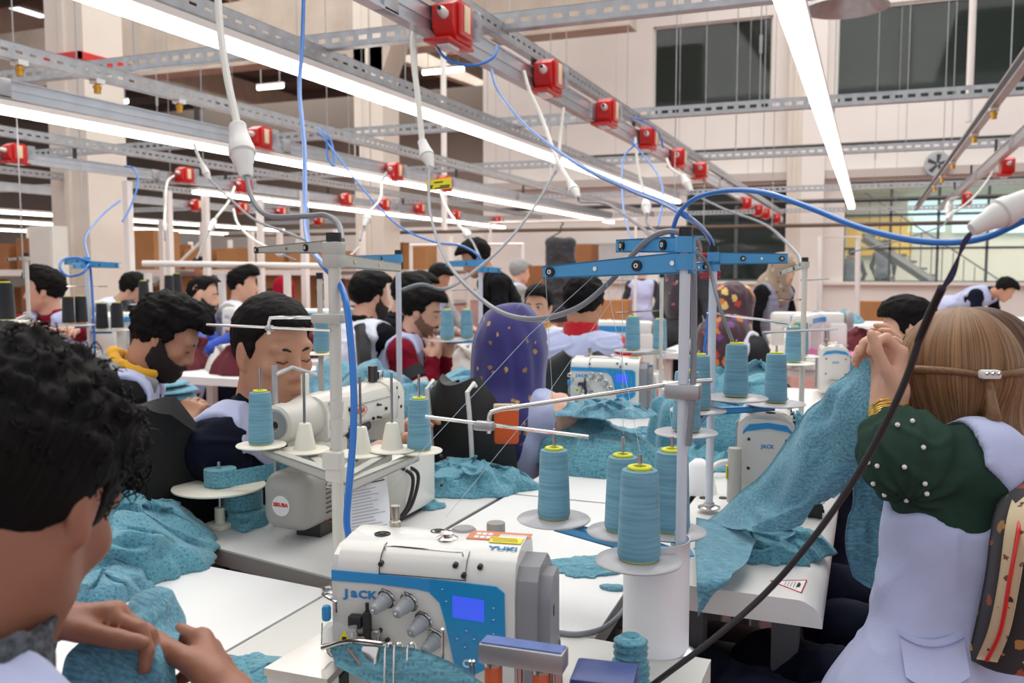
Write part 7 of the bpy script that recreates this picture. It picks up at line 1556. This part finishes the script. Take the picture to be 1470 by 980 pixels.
# ================================================================== chairs, boxes, racks and small things
M_seat = mat('black_leatherette', lin(26, 26, 28), .55, noise=.12, nscale=40)
def chair(label, top, phi, w=.44, hgt=.42, m=None, straps=0, group=None):
    """office chair; top = centre of the top edge of the back, phi = facing"""
    top = V3(top); ph = math.radians(phi); f = V3((math.cos(ph), math.sin(ph), 0)); r = V3((f[1], -f[0], 0)); up = V3((0, 0, 1)); m = m or M_seat
    t = thing('office_chair', label, 'chair', (top[0]+f[0]*.25, top[1]+f[1]*.25, 0), 0, group)
    U = np.linspace(-1, 1, 17); W = np.linspace(0, 1, 15); G = np.zeros((17, 15, 3))
    for i, u in enumerate(U):
        for j, v in enumerate(W):
            z = -hgt*(1-v); half = w/2*(1-abs(2*v-1)**3.2*.5)**.5*(1 if v < .45 else max(.12, 1-((v-.45)/.56)**2.4)**.5); G[i, j] = top+r*(u*half)+up*(z)+f*(.05*u*u+.03*math.sin(v*3.1))
    MB().grid(G, .055).build('backrest', m, t, world_pts=True, angle=70)
    for k in range(straps):
        u = (-.45, .38)[k]; P = [top+r*(u*w*.5)-f*.036+up*(-hgt*(1-v)+.0)+f*(.05*u*u+.03*math.sin(v*3.1)) for v in np.linspace(.02, .96, 10)]; P.append(top+r*(u*w*.5)+f*.01+up*.0); P.append(top+r*(u*w*.5)+f*.05-up*.04)
        MB().tube(P, .0065, 6).build('white_strap', M_wplas, t, world_pts=True)
    sz = max(.42, top[2]-hgt-.06); c = V3((top[0], top[1], sz))+f*.26
    MB().box(c, (.44, .44, .07), rz=ph, bev=.03).build('seat', m, t, world_pts=True); MB().tube([c-f*.18-up*.03, c-f*.26-up*.02, top-up*hgt*.6-f*.03], .018, 8).build('back_stem', M_black, t, world_pts=True)
    MB().cyl((c[0], c[1], .1), (c[0], c[1], sz-.03), .028, n=12).build('gas_post', M_black, t, world_pts=True)
    for k in range(5):
        a = ph+k*math.tau/5; e = V3((c[0]+.27*math.cos(a), c[1]+.27*math.sin(a), .07)); MB().tube([V3((c[0], c[1], .11)), e], .018, 6).build('base_spoke', M_black, t, world_pts=True); MB().cyl(e-V3((0, .012, .04)), e-V3((0, -.012, .04)), .028, n=12).build('castor', M_black, t, world_pts=True)
    return t
chair('black chair with two white straps on its back, behind the purple-scarfed woman', PD(650, 549, 2.42), 85, .31, .50, straps=2)
chair('black fabric chair behind the man in navy', PD(196, 584, 1.9), 0, .42, .62, M_rubber)
chair('dark chair of the man in the red jumper', PD(830, 512, 3.45), 95, .46, .40)
chair('black chair behind the moustached man', PD(515, 468, 4.5), 20, .46, .45)
chair('dark chair near the blue-sleeved man', PD(322, 447, 6.4), 200, .46, .4)
chair('dark round chair back at far left behind the black cones', PD(178, 434, 6.2), 30, .46, .4)
# folded patterned bag/cover on the chair of the long-haired woman
t = chair('black chair of the long-haired woman with a patterned fringed cover', PD(1640, 690, 1.5), 152, .44, .46)
M_pat = printed('patterned_cover', lin(30, 24, 28), [lin(168, 118, 60), lin(150, 60, 40), lin(30, 24, 28), lin(190, 160, 110), lin(30, 24, 28)], 42, .62); M_band = printed('cream_band', lin(206, 186, 150), [lin(60, 40, 36), lin(206, 186, 150), lin(120, 70, 50)], 60, .5)
cv = thing('patterned_cover', 'dark patterned cushion cover with cream and red band at right edge', 'cushion', PD(1450, 960, 1.30))
def L3(rows, name, m, par, sub=6, th=.004):
    C = np.array([[PD(*q) for q in r] for r in rows]); R = np.array([catmull(list(r), sub) for r in C]); G = np.array([catmull(list(R[:, j]), sub) for j in range(R.shape[1])]).transpose(1, 0, 2); return MB().grid(G, th).build(name, m, par, world_pts=True, angle=180)
L3([[(1462, 690, 1.36), (1440, 745, 1.30), (1428, 830, 1.29), (1412, 900, 1.30), (1400, 945, 1.32)], [(1490, 690, 1.32), (1468, 745, 1.26), (1456, 835, 1.25), (1445, 905, 1.26), (1430, 955, 1.28)], [(1540, 700, 1.32), (1520, 760, 1.26), (1510, 840, 1.25), (1500, 910, 1.26), (1490, 965, 1.28)]], 'cover', M_pat, cv, th=.03)
L3([[(1463, 690, 1.320), (1446, 745, 1.256), (1434, 832, 1.245), (1420, 900, 1.258), (1402, 945, 1.285)], [(1478, 690, 1.305), (1478, 745, 1.230), (1464, 834, 1.222), (1450, 904, 1.236), (1432, 950, 1.262)]], 'band', M_band, cv, th=.003)
MB().tube(catmull([PD(1470, 700, 1.305), PD(1462, 760, 1.232), PD(1449, 834, 1.226), PD(1436, 905, 1.240), PD(1416, 948, 1.266)], 6), .0028, 6).build('red_cord', M_red, cv, world_pts=True)
# ---- white paper tube and cone
c = T_(948, 938); t = tag(MB().grid(np.array([[(c[0]+.048*math.cos(a)-.012, c[1]+.048*math.sin(a)+.02, TZ+.002+z) for z in np.linspace(0, .165, 6)] for a in np.linspace(-2.9, 1.2, 30)]), .0012).build('paper_roll', M_paper, angle=180), 'white sheet of paper rolled into an open tube by the white pole', 'paper')
c = T_(1003, 706); MB_c = tag(MB().lathe([(.0, .085), (.012, .084), (.028, .07), (.040, .035), (.046, 0), (.043, 0), (.037, .035), (.026, .067), (0, .08)], c, n=28).build('paper_hood', M_paper, angle=80), 'white rounded paper hood right of the white pole on the right table', 'paper')
# grey bobbin post, screws on the table
p = T_(712, 792); tag(MB().lathe([(0, 0), (.0185, 0), (.0185, .058), (.0175, .060), (0, .060)], p, n=28).build('round_post', mat('warm_grey', lin(160, 154, 146), .5)), 'short grey round post behind the big overlock', 'post')
for i, (px, py) in enumerate(((1038, 715), (1010, 715))):
    p = T_(px, py); tag(MB().lathe([(0, .004), (.009, .003), (.011, 0)][::-1], p, n=18).build('table_grommet', M_dsteel), ['dark oval grommet in the right table beside the end-on overlock', 'steel screw in the right table left of the dark grommet'][i], 'grommet')
p = T_(1037, 690); t = tag(MB().tube(catmull([V3((p[0]-.05, p[1]-.02, TZ+.01)), V3((p[0]-.02, p[1]+.04, TZ+.035)), V3((p[0]+.02, p[1]+.07, TZ+.04)), V3((p[0]+.08, p[1]+.07, TZ+.05))], 14), .008, 10).build('suction_hose', M_wplas), 'white ribbed suction hose beside the end-on overlock', 'hose')
# air filter cylinders left of the end-on overlock
p = PD(1054, 690, 2.08); t = thing('air_filter', 'grey cylinder filter with yellow label left of the end-on overlock', 'filter', (p[0], p[1], TZ)); MB().lathe([(0, 0), (.013, 0), (.013, .02), (.0165, .02), (.0165, .115), (.0155, .118), (.0155, .145), (.0145, .147), (0, .147)], n=22).build('cylinder', mat('filter_grey', lin(196, 192, 184), .4), t); MB().box((-.0165, -.005, .09), (.003, .018, .03)).build('yellow_label', M_yel, t)
# yellow object on the right table
p = T_(1196, 697); t = thing('yellow_clip', 'small yellow and black clip on the far part of the right table', 'clip', p); MB().box((0, 0, .012), (.03, .05, .024), bev=.006).build('shell', M_yel, t); MB().box((.0, .01, .025), (.016, .02, .004)).build('mark', M_black, t)
# ---- tape feeder in front of the overlock: grey bar with blue top and orange rollers
a = PD(692, 928, .985); b = PD(812, 950, .955); d = b-a; d[2] = 0; L = np.linalg.norm(d); rz = math.atan2(d[1], d[0]); zt = PD(750, 925, .97)[2]; m_ = (a+b)/2
TF = thing('tape_feeder', 'grey bar tape feeder with blue top and orange rollers before the big overlock', 'feeder', (m_[0], m_[1], TZ), rz); hz = zt-TZ
MB().box((0, 0, hz-.011), (L, .026, .022), bev=.002).build('bar', mat('feeder_grey', lin(158, 156, 158), .35, .5), TF); MB().box((0, .0, hz+.0006), (L*.95, .020, .0016)).build('blue_top', mat('worn_blue_label', lin(88, 116, 186), .5, noise=.3, nscale=60), TF)
for x in (-L*.36, L*.22):
    rl = MB().lathe([(0, 0), (.009, 0), (.010, .003), (.010, .032), (.008, .036), (0, .036)], (x, 0, hz-.060), n=18).build('orange_roller', mat('orange_roller', lin(200, 92, 50), .45), TF); MB().lathe([(0, 0), (.011, 0), (.011, .004), (0, .005)], (x, 0, hz-.027), n=18).build('roller_cap', M_steel, rl)
MB().cyl((L*.4, 0, .0), (L*.4, 0, hz-.02), .006, n=10).build('post', M_steel, TF); MB().cyl((-L*.05, 0, 0), (-L*.05, 0, hz-.02), .005, n=10).build('post', M_steel, TF); MB().box((0, 0, .004), (L*.9, .04, .008), bev=.002).build('base', M_gplas, TF)
for px, h_ in ((636, 905), (675, 952), (680, 952)):
    p = PD(px, 1000, 1.03); z1 = PD(px, h_-5, 1.03)[2]; p = V3((p[0], p[1], TZ)); g = MB().cyl(p, (p[0], p[1], z1), .0016, n=8); g.lathe([(0, -.003), (.003, 0), (0, .003)], (p[0], p[1], z1), n=8); tag(g.build('guide_pin', M_steel), {636: 'thin steel guide pin with round tip under the control panel', 675: 'left of the pair of thin guide pins by the feeder bar', 680: 'right of the pair of thin guide pins by the feeder bar'}[px], 'pin')
# steel folder at the needle plate with three wire loops
c0 = PD(470, 926, 1.10); FO = thing('binding_folder', 'curved steel binding folder with wire loops at the needle plate', 'folder', c0)
g = SDF(c0-.12, c0+.12, .002); rows = [[(458, 926, 1.11), (500, 918, 1.10), (545, 922, 1.08)], [(470, 936, 1.10), (510, 930, 1.085), (548, 928, 1.07)], [(500, 952, 1.09), (520, 958, 1.075), (540, 966, 1.06)], [(520, 975, 1.08), (540, 982, 1.07), (556, 988, 1.06)]]
L3(rows, 'folder_plate', M_chrome, FO, 6, .0025)
MB().tube(catmull([PD(q[0], q[1], q[2]-.004) for q in ((462, 930, 1.10), (500, 920, 1.09), (548, 924, 1.07), (560, 928, 1.06))], 6), .0028, 8).build('rolled_edge', M_chrome, FO, world_pts=True)
MB().tube([PD(500, 930, 1.08), PD(524, 962, 1.07), PD(545, 985, 1.06)], .0022, 6).build('brace', M_chrome, FO, world_pts=True)
for px in (556, 569, 588): MB().tube(catmull([PD(px-4, 990, 1.04), PD(px-3, 932, 1.045), PD(px, 925, 1.05), PD(px+8, 928, 1.055), PD(px+9, 990, 1.04)], 5), .0012, 6).build('wire_loop', M_chrome, FO, world_pts=True)
# dark blue box and teal roll at the bottom
p = PD(868, 975, 1.02); BB = thing('blue_box', 'dark blue metal box at the bottom edge beside the teal roll', 'box', (p[0], p[1], TZ), math.radians(8)); zt = PD(868, 945, 1.05)[2]-TZ
MB().box((0, 0, zt/2), (.072, .06, zt), bev=.004).build('case', mat('blue_enamel', lin(52, 70, 130), .35), BB); MB().box((0, -.031, zt*.55), (.06, .002, zt*.5)).build('face_plate', mat('blue_face', lin(72, 92, 160), .4), BB)
p = PD(905, 960, 1.12); g = MB(); ctr = V3((p[0], p[1], TZ)); zt = PD(905, 912, 1.12)[2]-TZ
prof = []
for i in range(40): t_ = i/39; prof.append((.020+.004*math.sin(i*1.9)-.006*max(0, t_-.6)+.012*(1-t_)**3, t_*zt))
tag(g.lathe(prof+[(.012, zt+.002), (.010, zt-.01), (0, zt-.012)], ctr, n=28).build('twisted_tape', M_teal, angle=180), 'gathered roll of teal tape standing beside the blue box', 'tape')
# ---- water bottle
p = PD(933, 575, 3.4); WB = thing('water_bottle', 'clear water bottle with blue cap on the table by the middle overlock', 'bottle', (p[0], p[1], .775)); zb = PD(933, 524, 3.4)[2]-.775; q = zb/.24
MB().lathe([(0, 0), (.030, 0), (.033, .006), (.033, .05), (.030, .055), (.033, .06), (.033, .15), (.028, .175), (.014, .205), (.013, .222), (0, .222)] if True else [], n=22).build('bottle_body', mat('bottle_plastic', lin(214, 226, 232), .08, alpha=.45, spec=.7), WB); MB().lathe([(0, 0), (.0335, 0), (.0335, .06), (0, .06)], (0, 0, .08), n=22).build('paper_label', mat('bottle_label', lin(120, 170, 186), .5), WB); MB().cyl((0, 0, .22), (0, 0, .243), .0145, n=16).build('cap', M_stripe, WB); WB.scale = (q,)*3
# ---- orange printed bag on the strap chair
p = PD(727, 610, 2.35); t = thing('orange_pouch', 'orange printed pouch with zigzag trim hanging on the black chair', 'pouch', p); ex = _r; MB().box((0, 0, 0), (.065, .02, .10), rz=YAW, bev=.008).build('pouch', mat('orange_cloth', lin(206, 84, 34), .8), t); MB().box((0, 0, .048), (.068, .024, .016), rz=YAW, bev=.003).build('trim', M_band, t)
# ================================================================== background: cartons, racks, hanging coat, whiteboard, lamps
M_card = mat('cardboard', lin(176, 124, 78), .85, noise=.12, nscale=6); M_card2 = mat('dark_cardboard', lin(148, 98, 60), .85, noise=.12, nscale=6)
def carton(label, p, size, rz=0, m=None, group=None):
    t = thing('carton', label, 'carton', p, rz, group); sx, sy, sz = size; MB().box((0, 0, sz/2), size).build('box', m or M_card, t, smooth=False); MB().box((0, 0, sz+.001), (sx, .05, .003)).build('tape', mat('brown_tape', lin(196, 156, 110), .4), t, smooth=False); return t
def rack(label, px, py, d, n, bay, levels, z0=.1, dep=.7, h=2.0):
    p = PD(px, py, d); t = thing('storage_rack', label, 'rack', (p[0], p[1], 0), 0); w = n*bay
    for i in range(n+1):
        for y in (0, dep): MB().box((-w/2+i*bay, y, h/2), (.07, .07, h)).build('upright', M_white, t, smooth=False)
    for z in levels:
        for y in (0, dep): MB().box((0, y, z), (w, .05, .08)).build('beam', M_white, t, smooth=False)
        MB().box((0, dep/2, z+.02), (w, dep, .02)).build('shelf', M_galv, t, smooth=False)
    for i in range(n): MB().tube([(-w/2+i*bay, 0, .15), (-w/2+(i+1)*bay, dep, h-.2)], .018, 4).build('brace', M_white, t)
    return V3((p[0], p[1], 0)), w
lv = ('bottom', 'middle', 'top'); rs = np.random.default_rng(11)
for ri, (px, d, n, bay, nm) in enumerate(((40, 11.5, 3, 1.5, 'left'), (250, 14, 4, 1.5, 'centre-left'), (430, 17, 4, 1.6, 'centre'))):
    o, w = rack('white storage rack with cartons, %s of the far wall' % nm, px, 420, d, n, bay, (.12, .70, 1.28), h=1.9); k = 0
    for li, z in enumerate((.16, .74, 1.32)):
        x = -w/2+.35
        while x < w/2-.3:
            sx = rs.uniform(.38, .6); sz = rs.uniform(.3, .52); carton('cardboard carton on the %s shelf of the %s rack, %s from the left' % (lv[li], nm, ORD[k]), o+V3((x+sx/2-.2, .35, z)), (sx, .45, sz), rs.uniform(-.05, .05), M_card if rs.random() > .4 else M_card2, 'cartons on the %s rack' % nm); x += sx+rs.uniform(.05, .3); k += 1
        k = 0
for i, (px, py, d, s, lab) in enumerate(((830, 360, 14, (.55, .4, 1.5), 'tall flattened carton behind the hanging coat'), (880, 440, 13, (.5, .4, 1.0), 'carton standing behind the man in red'), (770, 390, 15, (.5, .4, .9), 'carton left of the hanging coat'), (1254, 470, 12, (.35, .35, .9), 'upright carton on the far floor left of the raised hand'), (1215, 470, 12.4, (.6, .4, .55), 'low carton left of the upright one'), (1290, 470, 12.6, (.45, .4, .5), 'low carton right of the upright one'), (1400, 470, 10, (.5, .4, .4), 'carton under the far right white table'), (905, 470, 15, (.4, .4, .6), 'carton beside the lone standing person'))):
    p = PD(px, py, d); carton(lab, (p[0], p[1], 0), (s[0], s[1], max(s[2], .3) if i > 2 else p[2]+.1), .1*i, M_card if i % 2 else M_card2)
# hanging coat on a rail
p = PD(805, 336, 10.5); t = thing('hanging_coat', 'dark patterned coat hanging on a hanger in front of the back wall', 'coat', (p[0], p[1], 0)); zt = p[2]; S = SDF((-.4, -.2, zt-1.2), (.4, .2, zt+.05), .018)
S.cone((-.12, 0, zt-.1), (.12, 0, zt-.1), .05, .05, .03); S.rbox((0, 0, zt-.55), (.15, .06, .5), .05, None, .05)
for e in (-1, 1): S.cone((e*.13, 0, zt-.12), (e*.165, 0, zt-.75), .045, .04, .03)
Vv, Q = S.mesh(1); fast_mesh('coat', wrinkle(Vv, Q, .014, 9), Q, printed('dark_print', lin(44, 44, 50), [lin(90, 88, 96), lin(44, 44, 50)], 30, .5), t); MB().tube(catmull([(-.18, 0, zt-.06), (0, 0, zt+.03), (.0, 0, zt+.09), (.03, 0, zt+.12), (0, 0, zt+.15)], 6), .008, 6).build('hanger', M_dsteel, t); MB().tube([(0, 0, zt+.15), (0, 0, zt+.15)], .008, 6) if False else None
q = thing('clothes_rail', 'white clothes rail carrying the dark coat', 'rail', (p[0], p[1], 0)); MB().tube([(-.9, 0, 0), (-.9, 0, zt+.15), (.9, 0, zt+.15), (.9, 0, 0)], .02, 8).build('rail_frame', M_white, q)
for e in (-.9, .9): MB().box((e, 0, .02), (.05, .5, .04)).build('foot', M_white, q, smooth=False)
p = PY(868, 375, YB-.12); t = thing('notice_board', 'grey notice board on the back wall behind the blue arm', 'board', p); MB().box((0, 0, 0), (1.25, .04, .75)).build('panel', mat('board_grey', lin(206, 206, 206), .5, noise=.1, nscale=6), t, smooth=False); MB().box((0, -.01, .385), (1.3, .05, .03)).build('frame', M_frame, t, smooth=False); MB().box((0, -.01, -.385), (1.3, .05, .03)).build('frame', M_frame, t, smooth=False)
# white frames around the back tables
def frame(label, pts, r=.022, d=8.):
    P = [PD(x, y, d) for x, y in pts]; P[0][2] = 0; P[-1][2] = 0; return tag(MB().tube(P, r, 8).build('tube_gantry', M_white), label, 'gantry')
frame('white tube frame over the table beside the far column', [(1178, 480), (1178, 340), (1232, 340), (1232, 480)], .022, 7.5)
frame('white tube frame over the far tables behind the purple scarf', [(590, 440), (590, 352), (750, 350), (750, 440)], .025, 9.5)
for i, (px, d) in enumerate(((247, 9), (300, 9.5), (190, 8), (440, 9), (377, 10))):
    p = PD(px, 480, d); tag(MB().box((p[0], p[1], 1.05), (.06, .06, 2.1)).build('white_post', M_white), 'white upright post among the far left tables, %s from the left' % ['third', 'fourth', 'second', 'sixth', 'fifth'][i], 'post')
a = PD(205, 378, 6.5); b = PD(480, 382, 6.5); tag(MB().cyl(a, b, .022, n=8).build('white_rail', M_white), 'white horizontal rail across the far left tables', 'rail')
for px, py in ((232, 378), (400, 378), (452, 379)): pass
for i, px in enumerate((212, 318, 412, 470)): p = PD(px, 380, 6.5); tag(MB().box((p[0], p[1], p[2]/2-.03), (.04, .04, p[2]-.06)).build('rail_leg', M_white), 'leg under the white horizontal rail, %s from the left' % ['first', 'second', 'third', 'fourth'][i], 'leg')
# electrical cabinet by the thick column
p = PD(72, 400, 8.6); t = thing('electric_cabinet', 'cream electrical cabinet on the thick left column', 'cabinet', (p[0], p[1], 0)); zc = PD(72, 325, 8.6)[2]; MB().box((0, 0, zc/2), (.30, .18, zc)).build('cabinet_body', M_cream, t, smooth=False); MB().box((0, -.095, zc/2+.02), (.27, .012, zc-.1)).build('door', M_cream, t, smooth=False); MB().box((.11, -.105, zc*.5), (.02, .012, .08)).build('handle', M_black, t, smooth=False)
# more sewing machines on the back tables
far_table('white table under the machine beyond the man in red', 835, 510, 4.5, 1.0, .6, .1)
def small_machine(label, px, py, d, rz, m=None, group=None, s=1.):
    p = PD(px, py, d); R = min(FAR, key=lambda r: math.hypot((r[0]+r[1])/2-p[0], (r[2]+r[3])/2-p[1])); cl = lambda v, a, b, m_: min(max(v, a+m_), b-m_) if b-a > 2*m_ else (a+b)/2
    p = V3((cl(p[0], R[0], R[1], .25), cl(p[1], R[2], R[3], .2), R[4])); t = thing('sewing_machine', label, 'sewing machine', (p[0], p[1], p[2]), rz, group); m = m or M_enam
    MB().box((0, 0, .03), (.46, .17, .06), bev=.008).build('bed', m, t); MB().box((.15, 0, .15), (.10, .12, .2), bev=.015).build('column', m, t); MB().box((-.02, 0, .26), (.42, .10, .10), bev=.025).build('arm', m, t); MB().box((-.19, 0, .19), (.07, .10, .16), bev=.012).build('head', m, t)
    MB().lathe([(0, 0), (.05, .0), (.06, .01), (.06, .03), (.05, .045), (0, .045)], (.19, 0, .26), (1, 0, 0), 20).build('handwheel', M_gplas, t); MB().cyl((-.19, 0, .06), (-.19, 0, .12), .006, n=8).build('needle_bar', M_chrome, t); MB().box((-.02, -.0515, .27), (.2, .003, .03)).build('blue_stripe', M_stripe, t, smooth=False); return t
for i, (px, py, d, rz, lab) in enumerate(((112, 470, 4.9, 2.2, 'machine with blue handwheel right of the man in maroon'), (182, 462, 5.3, .2, 'machine behind the black cones at left'), (340, 480, 5.5, .3, 'machine in front of the blue-sleeved man'), (660, 440, 6.2, .1, 'white and blue machine behind the moustached man'), (560, 440, 5.6, .4, 'machine in front of the white-vested man'), (1095, 470, 5.4, .2, 'machine beside the floral-scarfed woman'), (830, 500, 4.5, .1, 'machine beyond the man in red'), (410, 465, 6.6, .1, 'machine beyond the navy man among maroon pieces'), (1150, 480, 5.0, 1.4, 'machine under the ivory stand'))):
    small_machine(lab, px, py, d, rz)
b = far_table('white table with steel legs at far right edge', 1462, 440, 8.6, 1.1, .8, .1, .85)
